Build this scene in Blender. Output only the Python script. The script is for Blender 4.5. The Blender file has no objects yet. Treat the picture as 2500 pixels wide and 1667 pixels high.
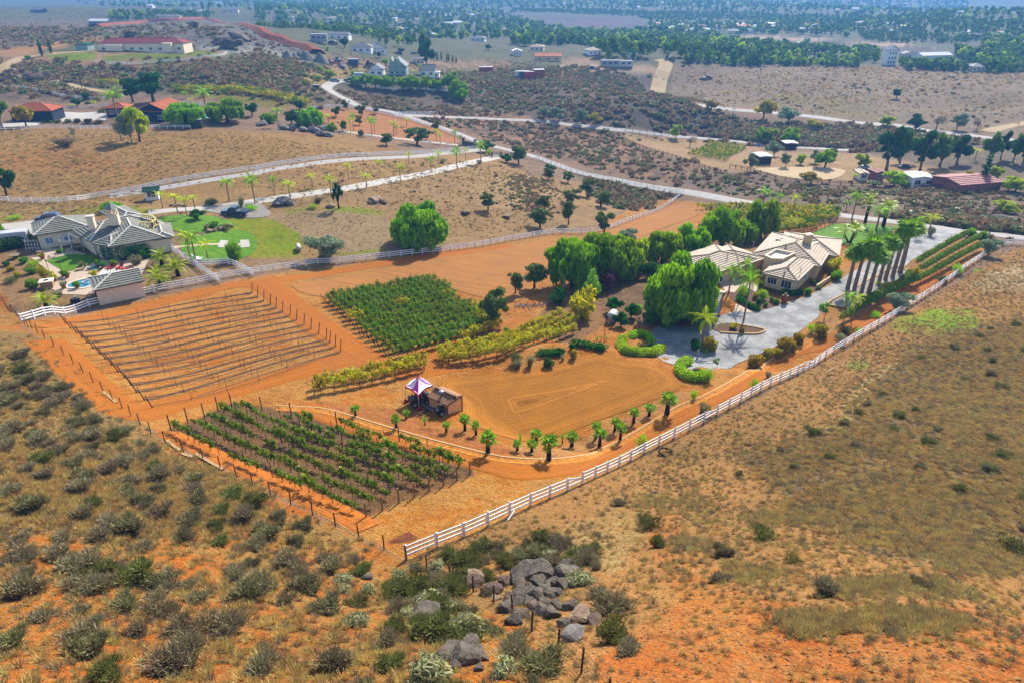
import bpy,bmesh,math,random
import numpy as np
from mathutils import Vector,Matrix
from mathutils.geometry import delaunay_2d_cdt
random.seed(7)
RNG = np.random.default_rng(11)
scene = bpy.context.scene
COL = scene.collection
R = math.radians
# ------------------------------------------------------------------ camera, sky, sun, exposure
CAM_Z = 60.0
FPX = 1667.0                      # focal length in photograph pixels (24 mm on a 2500 px wide frame)
PITCH = R(28.19)                  # looking down from level
cam_d = bpy.data.cameras.new('camera')
cam_d.lens = 24.0
cam_d.sensor_width = 36.0
cam_d.clip_start = 0.5
cam_d.clip_end = 20000
cam = bpy.data.objects.new('camera',cam_d)
COL.objects.link(cam)
cam.location = (0,0,CAM_Z)
cam.rotation_euler = (math.pi / 2 - PITCH,0,0)
scene.camera = cam
SUN_AZ,SUN_EL = R(24),R(38)     # sun to the right of the view direction, behind the scene
world = bpy.data.worlds.new('World')
scene.world = world
world.use_nodes = True
wn = world.node_tree
wn.nodes.clear()
sky = wn.nodes.new('ShaderNodeTexSky')
sky.sky_type = 'NISHITA'
sky.sun_disc = False
sky.sun_elevation = SUN_EL
sky.sun_rotation = SUN_AZ
bg = wn.nodes.new('ShaderNodeBackground')
bg.inputs['Strength'].default_value = 0.15
wo = wn.nodes.new('ShaderNodeOutputWorld')
wn.links.new(sky.outputs[0],bg.inputs[0])
wn.links.new(bg.outputs[0],wo.inputs[0])
sun_d = bpy.data.lights.new('sun','SUN')
sun_d.energy = 5.0
sun_d.angle = R(0.5)
sun_d.color = (1.0,0.93,0.82)
sun = bpy.data.objects.new('sun',sun_d)
COL.objects.link(sun)
sun.rotation_euler = Vector((math.sin(SUN_AZ) * math.cos(SUN_EL),math.cos(SUN_AZ) * math.cos(SUN_EL),math.sin(SUN_EL))).to_track_quat('Z','Y').to_euler()
sun.location = (200,400,300)
scene.view_settings.view_transform = 'Standard'
scene.view_settings.look = 'None'
scene.view_settings.gamma = 1
scene.view_settings.use_curve_mapping = False
scene.view_settings.exposure = 0.86
scene.render.engine = 'CYCLES'
scene.cycles.max_bounces = 5
scene.cycles.diffuse_bounces = 2
scene.cycles.glossy_bounces = 2
scene.cycles.transmission_bounces = 3
scene.cycles.transparent_max_bounces = 6
scene.cycles.volume_bounces = 0
scene.cycles.use_adaptive_sampling = True
scene.cycles.use_denoising = True
# ------------------------------------------------------------------ small helpers
def lin(c):
    c = np.asarray(c,float) / 255.0
    return np.where(c <= 0.04045,c / 12.92,((c + 0.055) / 1.055) ** 2.4)
ALB = 2.1
def sat(v):                       # the photograph's colours are strongly saturated
    l = np.asarray(v) @ np.array([.3,.59,.11]); return np.clip(l[...,None] + (v - l[...,None]) * 1.1,0.002,1)
def S(r,g,b,k=1.0):            # a colour as it looks in full sun -> base colour of the thing
    v = sat(lin((r,g,b))) / ALB * k
    return (float(v[0]),float(v[1]),float(v[2]),1.0)
_ORD = ['','first','second','third','fourth','fifth','sixth','seventh','eighth','ninth','tenth','eleventh','twelfth','thirteenth',
        'fourteenth','fifteenth','sixteenth','seventeenth','eighteenth','nineteenth']
_TENS = {2: ('twenty','twentieth'),3: ('thirty','thirtieth'),4: ('forty','fortieth'),5: ('fifty','fiftieth'),6: ('sixty','sixtieth'),
         7: ('seventy','seventieth'),8: ('eighty','eightieth'),9: ('ninety','ninetieth')}
def nth(n):
    if n < 20: return _ORD[n]
    if n < 100:
        t,u = divmod(n,10)
        return _TENS[t][1] if u == 0 else _TENS[t][0] + '-' + _ORD[u]
    h,r_ = divmod(n,100)
    head = ('one','two','three')[h - 1] + ' hundred'
    return head + 'th' if r_ == 0 else head + ' and ' + nth(r_)
def tag(o,label=None,cat=None,group=None,kind=None):
    if label: o['label'] = label
    if cat: o['category'] = cat
    if group: o['group'] = group
    if kind: o['kind'] = kind
    return o
def link(name,data,parent=None,mat=None,loc=None,rot=None,scale=None,matrix=None):
    o = bpy.data.objects.new(name,data)
    COL.objects.link(o)
    if parent is not None: o.parent = parent
    if mat is not None and data is not None and not data.materials: data.materials.append(mat)
    if matrix is not None: o.matrix_local = matrix
    if loc is not None: o.location = loc
    if rot is not None: o.rotation_euler = rot
    if scale is not None: o.scale = scale
    return o
class MB:                          # collects vertices and faces, builds ONE mesh
    def __init__(self): self.v = []; self.f = []; self.mi = []; self.cur = 0
    def add(self,vs,fs):
        b = len(self.v)
        self.v += [tuple(p) for p in vs]
        self.f += [tuple(i + b for i in f) for f in fs]
        self.mi += [self.cur] * len(fs)
        return self
    def box(self,c,s,rz=0.0,taper=1.0):
        x,y,z = s[0] / 2,s[1] / 2,s[2] / 2
        ca,sa = math.cos(rz),math.sin(rz)
        vs = []
        for k,t in ((-1,1.0),(1,taper)):
            for i,j in ((-1,-1),(1,-1),(1,1),(-1,1)):
                px,py = i * x * t,j * y * t
                vs.append((c[0] + px * ca - py * sa,c[1] + px * sa + py * ca,c[2] + k * z))
        return self.add(vs,[(0,3,2,1),(4,5,6,7),(0,1,5,4),(1,2,6,5),(2,3,7,6),(3,0,4,7)])
    def bar(self,a,b,w,h=None):
        a,b = Vector(a),Vector(b); h = h or w
        d = (b - a); d.normalize()
        up = Vector((0,0,1)) if abs(d.z) < 0.95 else Vector((1,0,0))
        s = d.cross(up).normalized(); u = s.cross(d)
        vs = [p + s * i * w / 2 + u * j * h / 2 for p in (a,b) for i,j in ((-1,-1),(1,-1),(1,1),(-1,1))]
        return self.add(vs,[(0,1,2,3),(7,6,5,4),(0,4,5,1),(1,5,6,2),(2,6,7,3),(3,7,4,0)])
    def tube(self,pts,rad,n=6,cap=True):
        pts = [Vector(p) for p in pts]
        if not hasattr(rad,'__len__'): rad = [rad] * len(pts)
        vs,fs = [],[]
        for i,p in enumerate(pts):
            d = (pts[min(i + 1,len(pts) - 1)] - pts[max(i - 1,0)]).normalized()
            ref = Vector((1,0,0)) if abs(d.x) < 0.9 else Vector((0,1,0))
            s = d.cross(ref).normalized(); u = d.cross(s)
            for k in range(n):
                a = 2 * math.pi * k / n
                vs.append(p + (s * math.cos(a) + u * math.sin(a)) * rad[i])
        for i in range(len(pts) - 1):
            for k in range(n):
                k2 = (k + 1) % n
                fs.append((i * n + k,i * n + k2,(i + 1) * n + k2,(i + 1) * n + k))
        if cap:
            fs.append(tuple(range(n - 1,-1,-1)))
            fs.append(tuple((len(pts) - 1) * n + k for k in range(n)))
        return self.add(vs,fs)
    def lathe(self,prof,n=12,c=(0,0,0)):
        vs = [(c[0] + r * math.cos(2 * math.pi * k / n),c[1] + r * math.sin(2 * math.pi * k / n),c[2] + z) for r,z in prof for k in range(n)]
        fs = [(i * n + k,i * n + (k + 1) % n,(i + 1) * n + (k + 1) % n,(i + 1) * n + k) for i in range(len(prof) - 1) for k in range(n)]
        return self.add(vs,fs)
    def mesh(self,name,mats=None,smooth=False):
        me = bpy.data.meshes.new(name)
        me.from_pydata(self.v,[],self.f)
        if mats:
            for m in (mats if isinstance(mats,(list,tuple)) else [mats]): me.materials.append(m)
        if any(self.mi): me.polygons.foreach_set('material_index',self.mi)
        if smooth: me.polygons.foreach_set('use_smooth',[True] * len(me.polygons))
        me.update()
        return me
    def obj(self,name,mat,parent=None,smooth=False,**k):
        return link(name,self.mesh(name,mat,smooth),parent,**k)
def np_mesh(name,verts,quads,mat=None,attrs=None,smooth=False):   # quads: n x k int array
    me = bpy.data.meshes.new(name)
    verts = np.asarray(verts,np.float32); quads = np.asarray(quads,np.int32)
    n,k = quads.shape
    me.vertices.add(len(verts)); me.vertices.foreach_set('co',verts.ravel())
    me.loops.add(n * k); me.loops.foreach_set('vertex_index',quads.ravel())
    me.polygons.add(n)
    me.polygons.foreach_set('loop_start',np.arange(0,n * k,k,dtype=np.int32))
    me.polygons.foreach_set('loop_total',np.full(n,k,np.int32))
    if smooth: me.polygons.foreach_set('use_smooth',np.ones(n,bool))
    me.update(calc_edges=True)
    for an,arr in (attrs or {}).items():
        arr = np.asarray(arr,np.float32)
        if arr.ndim == 1:
            a = me.attributes.new(an,'FLOAT','POINT'); a.data.foreach_set('value',arr)
        else:
            if arr.shape[1] == 3: arr = np.concatenate([arr,np.ones((len(arr),1),np.float32)],1)
            a = me.attributes.new(an,'FLOAT_COLOR','POINT'); a.data.foreach_set('color',arr.astype(np.float32).ravel())
    if mat: me.materials.append(mat)
    return me
# ------------------------------------------------------------------ terrain: heights over (bearing, log distance)
_cp,_sp = math.cos(PITCH),math.sin(PITCH)
def rays(px,py):                  # view direction through a photograph pixel
    px = np.asarray(px,float); py = np.asarray(py,float)
    x = (px - 1250.0) / FPX; z = -(py - 833.5) / FPX
    return np.stack([x,_cp + z * _sp,-_sp + z * _cp],-1)
def to_px(x,y,z):
    z = z - CAM_Z
    yc = y * _cp - z * _sp; zc = y * _sp + z * _cp
    yc = np.maximum(yc,1e-3)
    return 1250.0 + FPX * x / yc,833.5 - FPX * zc / yc
_W = [(-5.9,36.8,-37),(-3.3,38.9,-37.6),(12.2,57.4,-44.8),(15.8,59.1,-44.8),(36,73.8,-46),(46.5,88.3,-49.3),(82,121,-52),(96,127,-51.5),
      (-62,77,-39.5),(-68.4,88.2,-43),(-67,96.2,-45.9),(-44.4,114.3,-48.5),(-40.8,126.6,-51),(-19.9,135.4,-52.3),(-8.8,146.5,-54.6),
      (11,168,-58.3),(18,166,-58),(46,217,-66),(-116.9,154,-46.5),(-113,162,-48),(-78,178.7,-47),(-64,192,-47.3),
      (-66,83,-42),(-59.5,76,-39.5),(-43,63,-41),(-31.8,53,-40),(-29.4,52.2,-40.3),(-12.5,39.4,-38),(-7.7,36.3,-37.3),(-5.5,33.6,-35.7),
      (-2.2,29,-33),(-.4,24.5,-29.5),(2.2,21,-27),(2.7,15.5,-23)]
_P = [(0,1600,-26),(0,1000,-36),(0,1200,-33),(300,1300,-33.5),(600,1500,-29.5),(0,1660,-24),(300,1600,-26.5),(0,850,-38),
      (1700,1400,-30.5),(2100,1200,-36.5),(2490,1100,-38.5),(2490,850,-46),(2490,1600,-23),(2000,1600,-24),(1700,1600,-24.5),(2300,1400,-30),
      (2000,1000,-43.5),(1600,1250,-38),(2250,900,-47),(1350,1350,-35.5),
      (1850,720,-50.5),(1800,820,-49.6),(1400,950,-46.8),(1150,960,-45.5),(900,950,-45.5),(1200,850,-48.6),(1000,780,-49.6),(1300,700,-52.5),
      (1600,600,-54),(2100,570,-54),(2350,560,-54),(1900,510,-58),(1700,470,-63.5),(1250,1100,-42),(700,1000,-43.5),(750,850,-46),(450,880,-44.5),
      (2400,505,-59),(2200,480,-58.5),(2000,425,-62),(1700,370,-66),(2490,450,-60),
      (230,640,-46.6),(120,680,-46),(450,560,-47.3),(600,520,-47.8),(800,520,-49),(1100,500,-53),(1250,430,-58),(1400,480,-61),(1510,490,-66),(1230,370,-60),
      (1000,340,-56),(700,330,-49),(300,400,-46.5),(0,400,-45),(300,300,-45.5),(900,300,-55),(1050,280,-58),(0,280,-44.5),(160,290,-45.3),
      (300,230,-46),(330,130,-37),(330,118,-36.5),(200,140,-37.5),(480,130,-37),(60,200,-43),(400,55,-29),(150,75,-33.5),(560,80,-33),(300,20,-40),(100,25,-40),(600,30,-44),
      (700,230,-46.5),(600,180,-42),(760,140,-42.5),(800,200,-49),(900,190,-51),(1050,190,-52),(1000,250,-59),(1150,180,-57),(1200,130,-54),(1000,130,-49),(1250,250,-62),
      (1380,165,-55),(1620,150,-56),(1590,222,-68),(1500,232,-58.5),(1650,252,-60),(1400,260,-60.5),(1400,320,-67),(1300,310,-64.5),(1700,320,-68.5),(1850,300,-67),(1800,240,-66),(2000,270,-66),
      (2200,200,-60),(2400,190,-58.5),(2400,300,-63),(2490,380,-61),(2000,170,-61),(2400,165,-59.5),(1750,170,-60),
      (1250,60,-68),(2000,100,-66),(1700,60,-70),(600,60,-50),(900,80,-56),(2300,120,-64),(2100,50,-68),(1250,25,-66),(2000,25,-60),(2300,35,-56),(1600,25,-62),(900,30,-60)]
_F = [(-36,3000,-58),(-15,3200,-58),(5,3200,-56),(20,3000,-58),(33,1250,-46),(37,1150,-44),(43,1150,-40),(33,1900,-95),(37,1900,-100),(43,1900,-100),(27,1700,-62),
      (-50,6000,-5),(-20,6000,-5),(10,6000,0),(30,4200,-40),(38,4200,-30),(50,4200,-30),(30,6000,20),(45,6000,20),(-58,12,-24),(58,12,-22),(0,10,-21),(-58,60,-33),(58,60,-38),
      (-58,150,-43),(58,160,-48),(-58,400,-40),(58,400,-56),(-58,1200,-42),(58,1200,-45)]   # bearing, distance, height
_cp_pts = [(x,y,z) for x,y,z in _W]
for a,b,z in _P:
    d = rays(a,b); t = z / d[2]; _cp_pts.append((d[0] * t,d[1] * t,z))
for be,r_,z in _F:
    _cp_pts.append((r_ * math.sin(R(be)),r_ * math.cos(R(be)),z))
_cpt = np.array(_cp_pts)
_U = np.stack([np.arctan2(_cpt[:,0],_cpt[:,1]),np.log(np.hypot(_cpt[:,0],_cpt[:,1]))],1)
def _tps(r2): return 0.5 * r2 * np.log(r2 + 1e-12)
_n = len(_U)
_K = _tps(((_U[:,None] - _U[None]) ** 2).sum(-1)) + np.eye(_n) * 2.5e-4
_Q = np.concatenate([np.ones((_n,1)),_U],1)
_A = np.block([[_K,_Q],[_Q.T,np.zeros((3,3))]])
_c = np.linalg.solve(_A,np.concatenate([_cpt[:,2],np.zeros(3)]))
NB = 1060
BE = np.linspace(R(-60),R(60),NB)
_dep = np.linspace(R(66),R(2.2),430)
RR = 45.0 / np.tan(_dep) * (0.5 + 0.5 * np.clip((R(66) - _dep) / R(25),0,1))
RR = np.concatenate([RR,np.geomspace(RR[-1] * 1.012,7000,70)])
NR = len(RR); LR = np.log(RR)
_gb,_gl = np.meshgrid(BE,LR)
def _eval(b,l):
    out = _c[_n] + _c[_n + 1] * b + _c[_n + 2] * l
    for i in range(_n):
        out = out + _c[i] * _tps((b - _U[i,0]) ** 2 + (l - _U[i,1]) ** 2)
    return out
_cb,_cl = BE[::5],np.linspace(LR[0],LR[-1],260)
_hc = _eval(*np.meshgrid(_cb,_cl))               # coarse, then cubic-ish upsample through bilinear on a fine enough grid
def _bil(G,xs,ys,x,y):
    ix = np.clip(np.searchsorted(xs,x) - 1,0,len(xs) - 2); iy = np.clip(np.searchsorted(ys,y) - 1,0,len(ys) - 2)
    fx = np.clip((x - xs[ix]) / (xs[ix + 1] - xs[ix]),0,1); fy = np.clip((y - ys[iy]) / (ys[iy + 1] - ys[iy]),0,1)
    return (G[iy,ix] * (1 - fx) + G[iy,ix + 1] * fx) * (1 - fy) + (G[iy + 1,ix] * (1 - fx) + G[iy + 1,ix + 1] * fx) * fy
HG = _bil(_hc,_cb,_cl,_gb,_gl) + CAM_Z
def _sm(G,k):
    for _ in range(k):
        P_ = np.pad(G,1,mode='edge'); G = (P_[:-2,1:-1] + P_[2:,1:-1] + P_[1:-1,:-2] + P_[1:-1,2:] + 2 * G) / 6
    return G
HG = _sm(HG,4)
GX = RR[:,None] * np.sin(BE)[None]; GY = RR[:,None] * np.cos(BE)[None]
def vnoise(x,y,s,seed=0):       # smooth value noise, feature size s
    x = np.asarray(x) / s + seed * 17.3; y = np.asarray(y) / s - seed * 9.1
    xi,yi = np.floor(x).astype(np.int64),np.floor(y).astype(np.int64)
    fx,fy = x - xi,y - yi
    fx = fx * fx * (3 - 2 * fx); fy = fy * fy * (3 - 2 * fy)
    def h(i,j):
        v = (i * 374761393 + j * 668265263 + seed * 974711) & 0x7fffffff
        v = ((v ^ (v >> 13)) * 1274126177) & 0x7fffffff
        return ((v ^ (v >> 16)) & 0xffff) / 65535.0
    return (h(xi,yi) * (1 - fx) + h(xi + 1,yi) * fx) * (1 - fy) + (h(xi,yi + 1) * (1 - fx) + h(xi + 1,yi + 1) * fx) * fy
def gz(x,y):
    x = np.asarray(x,float); y = np.asarray(y,float)
    b = np.arctan2(x,y); r = np.log(np.maximum(np.hypot(x,y),RR[0] * 1.0001))
    return _bil(HG,BE,LR,b,r)
_T = np.geomspace(14,7000,1100)
def P(px,py):                     # photograph pixel -> point on the ground
    one = np.isscalar(px)
    d = rays(np.atleast_1d(px),np.atleast_1d(py))
    hr = np.hypot(d[:,0],d[:,1])
    t = _T[None] / hr[:,None]
    zz = CAM_Z + d[:,2:3] * t
    below = zz < gz(d[:,0:1] * t,d[:,1:2] * t)
    i = np.clip(np.argmax(below,1),1,None)
    lo = t[np.arange(len(t)),i - 1]; hi = t[np.arange(len(t)),i]
    for _ in range(24):
        m = (lo + hi) / 2
        b = CAM_Z + d[:,2] * m < gz(d[:,0] * m,d[:,1] * m)
        hi = np.where(b,m,hi); lo = np.where(b,lo,m)
    out = np.stack([d[:,0] * hi,d[:,1] * hi,CAM_Z + d[:,2] * hi],-1)
    return Vector(out[0]) if one else out
def PL(pts):
    a = np.array(pts,float); return P(a[:,0],a[:,1])
def Pz(px,py,z):                 # pixel -> point on the level plane z
    d = rays(px,py); t = (z - CAM_Z) / d[2]
    return Vector((d[0] * t,d[1] * t,z))
def px_m(p):                       # photograph pixels per metre at a point
    return FPX / (p[1] * _cp - (p[2] - CAM_Z) * _sp)
# level pads under the buildings and yards: pixel of the centre, radius, fade
for a,b,rad,fade in ((1880,690,15,9),(1690,745,9,6),(1780,800,12,8),(215,590,19,10),(200,690,12,7),(1085,995,3.2,3),(330,128,26,25),(330,285,20,14),(90,280,9,8),
                        (950,190,22,16),(2020,425,22,14),(1390,950,11,7),(100,545,14,9)):
    c_ = P(float(a),float(b))
    w_ = np.clip((np.hypot(GX - c_.x,GY - c_.y) - rad) / fade,0,1); w_ = w_ * w_ * (3 - 2 * w_)
    HG = HG * w_ + c_.z * (1 - w_)
# the drop beside the private road, cut into the bank, and small natural unevenness away from the worked land
HG = HG + 0.9 * (vnoise(GX,GY,60,3) - 0.5) * np.clip((np.hypot(GX,GY) - 230) / 150,0,1) * 4
HG = HG + (vnoise(GX,GY,22,5) - 0.5) * 3.0 * np.clip((np.hypot(GX,GY) - 260) / 120,0,1)
def a0(x,y): return (x / 3.7333,y / 3.7333)
def a1(x,y): return (625 + x / 3.7333,y / 3.7333)
def a2(x,y): return (1250 + x / 3.7333,y / 3.7333)
def a3(x,y): return (1875 + x / 3.7333,y / 3.7333)
def b0(x,y): return (x / 3.7333,420 + y / 3.7333)
def b1(x,y): return (625 + x / 3.7333,420 + y / 3.7333)
def b2(x,y): return (1250 + x / 3.7333,420 + y / 3.7333)
def b3(x,y): return (1875 + x / 3.7333,420 + y / 3.7333)
def c0(x,y): return (x / 3.7333,840 + y / 3.7333)
def c1(x,y): return (625 + x / 3.7333,840 + y / 3.7333)
def c2(x,y): return (1250 + x / 3.7333,840 + y / 3.7333)
def c3(x,y): return (1875 + x / 3.7333,840 + y / 3.7333)
def d0(x,y): return (x / 3.7333,1247 + y / 3.7333)
def d1(x,y): return (625 + x / 3.7333,1247 + y / 3.7333)
def d2(x,y): return (1250 + x / 3.7333,1247 + y / 3.7333)
def d3(x,y): return (1875 + x / 3.7333,1247 + y / 3.7333)
# ------------------------------------------------------------------ procedural materials
class NT:
    def __init__(self,name):
        self.m = bpy.data.materials.new(name); self.m.use_nodes = True
        self.t = self.m.node_tree; self.t.nodes.clear()
        self.out = self.t.nodes.new('ShaderNodeOutputMaterial')
    def n(self,typ,**k):
        nd = self.t.nodes.new(typ)
        for a,v in k.items():
            if a.startswith('i_'):
                nd.inputs[a[2:].replace('_',' ')].default_value = v
            else: setattr(nd,a,v)
        return nd
    def l(self,a,b): self.t.links.new(a,b)
    def val(self,x,sock):
        if isinstance(x,(int,float,tuple)): sock.default_value = x
        else: self.l(x,sock)
    def math(self,op,a,b=0.0,clamp=False):
        nd = self.n('ShaderNodeMath',operation=op,use_clamp=clamp)
        self.val(a,nd.inputs[0]); self.val(b,nd.inputs[1]); return nd.outputs[0]
    def mix(self,f,a,b,mode='MIX'):
        nd = self.n('ShaderNodeMix',data_type='RGBA',blend_type=mode)
        self.val(f,nd.inputs[0]); self.val(a,nd.inputs[6]); self.val(b,nd.inputs[7]); return nd.outputs[2]
    def noise(self,scale,detail=3.0,rough=0.55,vec=None,dist=0.0):
        nd = self.n('ShaderNodeTexNoise'); nd.inputs['Scale'].default_value = scale
        nd.inputs['Detail'].default_value = detail; nd.inputs['Roughness'].default_value = rough; nd.inputs['Distortion'].default_value = dist
        if vec is not None: self.l(vec,nd.inputs['Vector'])
        return nd.outputs['Fac']
    def ramp(self,f,lo,hi):
        nd = self.n('ShaderNodeMapRange',interpolation_type='SMOOTHSTEP'); self.l(f,nd.inputs[0])
        nd.inputs[1].default_value = lo; nd.inputs[2].default_value = hi; return nd.outputs[0]
    def attr(self,name):
        return self.n('ShaderNodeAttribute',attribute_name=name)
    def pos(self): return self.n('ShaderNodeNewGeometry').outputs['Position']
    def obj(self): return self.n('ShaderNodeTexCoord').outputs['Object']
    def rand(self): return self.n('ShaderNodeObjectInfo').outputs['Random']
    def bump(self,h,strength=0.5,dist=0.1):
        nd = self.n('ShaderNodeBump'); nd.inputs['Strength'].default_value = strength; nd.inputs['Distance'].default_value = dist
        self.l(h,nd.inputs['Height']); return nd.outputs[0]
    def bsdf(self,col,rough=0.8,spec=0.3,nrm=None,metal=0.0):
        b = self.n('ShaderNodeBsdfPrincipled')
        self.val(col,b.inputs['Base Color']); self.val(rough,b.inputs['Roughness'])
        b.inputs['Specular IOR Level'].default_value = spec; b.inputs['Metallic'].default_value = metal
        if nrm is not None: self.l(nrm,b.inputs['Normal'])
        self.l(b.outputs[0],self.out.inputs[0]); return b
def m_plain(name,c,rough=0.7,spec=0.3,var=0.12,scale=3.0,bump=0.0,metal=0.0,c2=None):
    t = NT(name); n = t.noise(scale,4.0,0.6,t.obj())
    c2 = c2 or tuple(v * (1 - var) for v in c[:3]) + (1,)
    c1 = tuple(min(1,v * (1 + var)) for v in c[:3]) + (1,)
    col = t.mix(t.ramp(n,0.3,0.7),c2,c1)
    nrm = t.bump(t.noise(scale * 4,3,0.6,t.obj()),0.6,bump) if bump else None
    t.bsdf(col,rough,spec,nrm,metal); return t.m
def m_leaf(name,c1,c2,trans=0.45,rough=0.55,k=2.9):
    t = NT(name)
    c1,c2 = [tuple(min(0.75,v * k) for v in c[:3]) + (1,) for c in (c1,c2)]
    a = t.attr('tint').outputs['Fac']
    col = t.mix(a,c1,c2)
    r_ = t.rand()
    hs = t.n('ShaderNodeHueSaturation')
    t.l(col,hs.inputs['Color'])
    t.l(t.math('ADD',t.math('MULTIPLY',r_,0.035),0.4825),hs.inputs['Hue'])
    t.l(t.math('ADD',t.math('MULTIPLY',r_,0.3),0.85),hs.inputs['Value'])
    b = t.n('ShaderNodeBsdfPrincipled'); t.l(hs.outputs[0],b.inputs['Base Color'])
    b.inputs['Roughness'].default_value = rough; b.inputs['Specular IOR Level'].default_value = 0.1
    tr = t.n('ShaderNodeBsdfTranslucent'); t.l(hs.outputs[0],tr.inputs[0])
    mx = t.n('ShaderNodeMixShader'); mx.inputs[0].default_value = trans
    t.l(b.outputs[0],mx.inputs[1]); t.l(tr.outputs[0],mx.inputs[2]); t.l(mx.outputs[0],t.out.inputs[0])
    return t.m
# --- the earth: two painted soil colours per place, broken into each other by noise
def m_earth():
    t = NT('earth'); p = t.pos()
    A,B = t.attr('A').outputs['Color'],t.attr('B').outputs['Color']
    n1 = t.noise(0.16,5,0.62,p); n2 = t.noise(1.3,4,0.65,p); n3 = t.noise(0.035,3,0.5,p)
    f = t.math('ADD',t.math('MULTIPLY',n1,0.45),t.math('ADD',t.math('MULTIPLY',n2,0.4),t.math('MULTIPLY',n3,0.15)))
    col = t.mix(t.ramp(f,0.40,0.60),A,B)
    sp = t.noise(5.5,3,0.7,p)
    v = t.ramp(sp,0.25,0.75)
    col = t.mix(v,t.mix(1.0,col,(0.56,0.53,0.50,1),'MULTIPLY'),t.mix(1.0,col,(1.3,1.28,1.24,1),'MULTIPLY'))
    bl = t.noise(0.5,4,0.7,p)
    col = t.mix(t.ramp(bl,0.5,0.7),col,t.mix(1.0,col,(0.66,0.64,0.6,1),'MULTIPLY'))
    b2_ = t.noise(0.06,5,0.7,p)
    col = t.mix(t.math('MULTIPLY',t.ramp(b2_,0.5,0.66),.6),col,t.mix(1.0,col,(0.7,0.7,0.62,1),'MULTIPLY'))
    h = t.math('ADD',t.math('MULTIPLY',n2,1.0),t.math('MULTIPLY',sp,0.4))
    t.bsdf(col,0.95,0.1,t.bump(h,0.9,0.35)); return t.m
M_EARTH = m_earth()
def m_field(name,c1,c2,mode,scale,width=1.0,ang=0.0,amp=0.5):
    """tilled or driven soil: light and dark lines along the distance to the edge ('d') or along one direction"""
    t = NT(name); p = t.pos()
    if mode == 'd': s = t.attr('d').outputs['Fac']
    else:
        sep = t.n('ShaderNodeSeparateXYZ'); t.l(p,sep.inputs[0])
        s = t.math('ADD',t.math('MULTIPLY',sep.outputs[0],math.cos(ang)),t.math('MULTIPLY',sep.outputs[1],math.sin(ang)))
    s = t.math('ADD',s,t.math('MULTIPLY',t.noise(0.05,2,0.5,p),1.2))
    cmb = t.n('ShaderNodeCombineXYZ'); t.l(t.math('MULTIPLY',s,scale),cmb.inputs[0])
    # broken lines: long noise along the track, fine across it
    n = t.noise(1.0,4,0.72,cmb.outputs[0])
    w = t.noise(0.25,4,0.6,p); g = t.noise(4.5,3,0.65,p)
    f = t.math('ADD',t.math('MULTIPLY',n,0.55),t.math('ADD',t.math('MULTIPLY',w,0.3),t.math('MULTIPLY',g,0.15)))
    col = t.mix(t.ramp(f,0.40,0.60),c1,c2)
    edge = t.ramp(n,0.54,0.62)
    col = t.mix(t.math('MULTIPLY',edge,amp),col,t.mix(1.0,col,(1.6,1.5,1.4,1),'MULTIPLY'))
    edge2 = t.ramp(n,0.47,0.39)
    col = t.mix(t.math('MULTIPLY',edge2,amp),col,t.mix(1.0,col,(0.5,0.46,0.42,1),'MULTIPLY'))
    t.bsdf(col,0.95,0.1,t.bump(t.math('ADD',t.math('MULTIPLY',n,1.4),g),0.8,0.22)); return t.m
def m_asphalt(name,c1,c2,cracks=0.55):
    t = NT(name); p = t.pos()
    n = t.noise(0.35,5,0.65,p); g = t.noise(9,3,0.7,p)
    col = t.mix(t.ramp(n,0.35,0.68),c1,c2)
    col = t.mix(t.math('MULTIPLY',t.ramp(g,0.4,0.7),0.35),col,t.mix(1.0,col,(0.75,0.75,0.76,1),'MULTIPLY'))
    vor = t.n('ShaderNodeTexVoronoi',feature='DISTANCE_TO_EDGE'); vor.inputs['Scale'].default_value = 0.22
    wp = t.n('ShaderNodeVectorMath',operation='ADD'); t.l(p,wp.inputs[0])
    nz = t.n('ShaderNodeTexNoise'); nz.inputs['Scale'].default_value = 0.8; t.l(p,nz.inputs['Vector']); t.l(nz.outputs['Color'],wp.inputs[1])
    t.l(wp.outputs[0],vor.inputs['Vector'])
    crack = t.ramp(vor.outputs['Distance'],0.018,0.006)
    col = t.mix(t.math('MULTIPLY',crack,cracks),col,(0.09,0.09,0.09,1))
    t.bsdf(col,0.85,0.25,t.bump(g,0.4,0.03)); return t.m
def m_grass(name,c1,c2):
    t = NT(name); p = t.pos()
    n = t.noise(0.7,4,0.6,p); g = t.noise(11,3,0.7,p)
    col = t.mix(t.ramp(t.math('ADD',t.math('MULTIPLY',n,0.6),t.math('MULTIPLY',g,0.4)),0.35,0.65),c1,c2)
    t.bsdf(col,0.9,0.15,t.bump(g,0.9,0.08)); return t.m
M = {}
M['lawn'] = m_grass('lawn_grass',S(84,138,20),S(126,168,40))
M['concrete'] = m_asphalt('pale_concrete',S(212,206,196),S(226,218,206),0.12)
M['patio'] = m_asphalt('patio_concrete',S(232,206,178),S(240,218,194),0.06)
M['asphalt'] = m_asphalt('weathered_asphalt',S(150,151,152),S(204,203,199),0.4)
M['road'] = m_asphalt('road_surface',S(190,184,178),S(206,200,192),0.2)
M['gravel'] = m_plain('grey_gravel',S(176,170,160),0.95,0.1,0.25,6,0.05)
M['mulch'] = m_plain('brown_mulch',S(128,100,82),0.95,0.1,0.3,5,0.06)
M['dirtroad'] = m_field('pale_dirt_road',S(222,198,156),S(206,178,136),'dir',0.6,ang=0.2,amp=0.35)
M['track'] = m_field('orange_track',S(206,126,56),S(190,120,62),'d',1.1,amp=0.45)
M['arena'] = m_field('arena_soil',S(206,138,62),S(178,120,58),'d',0.8,amp=1.0)
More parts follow.
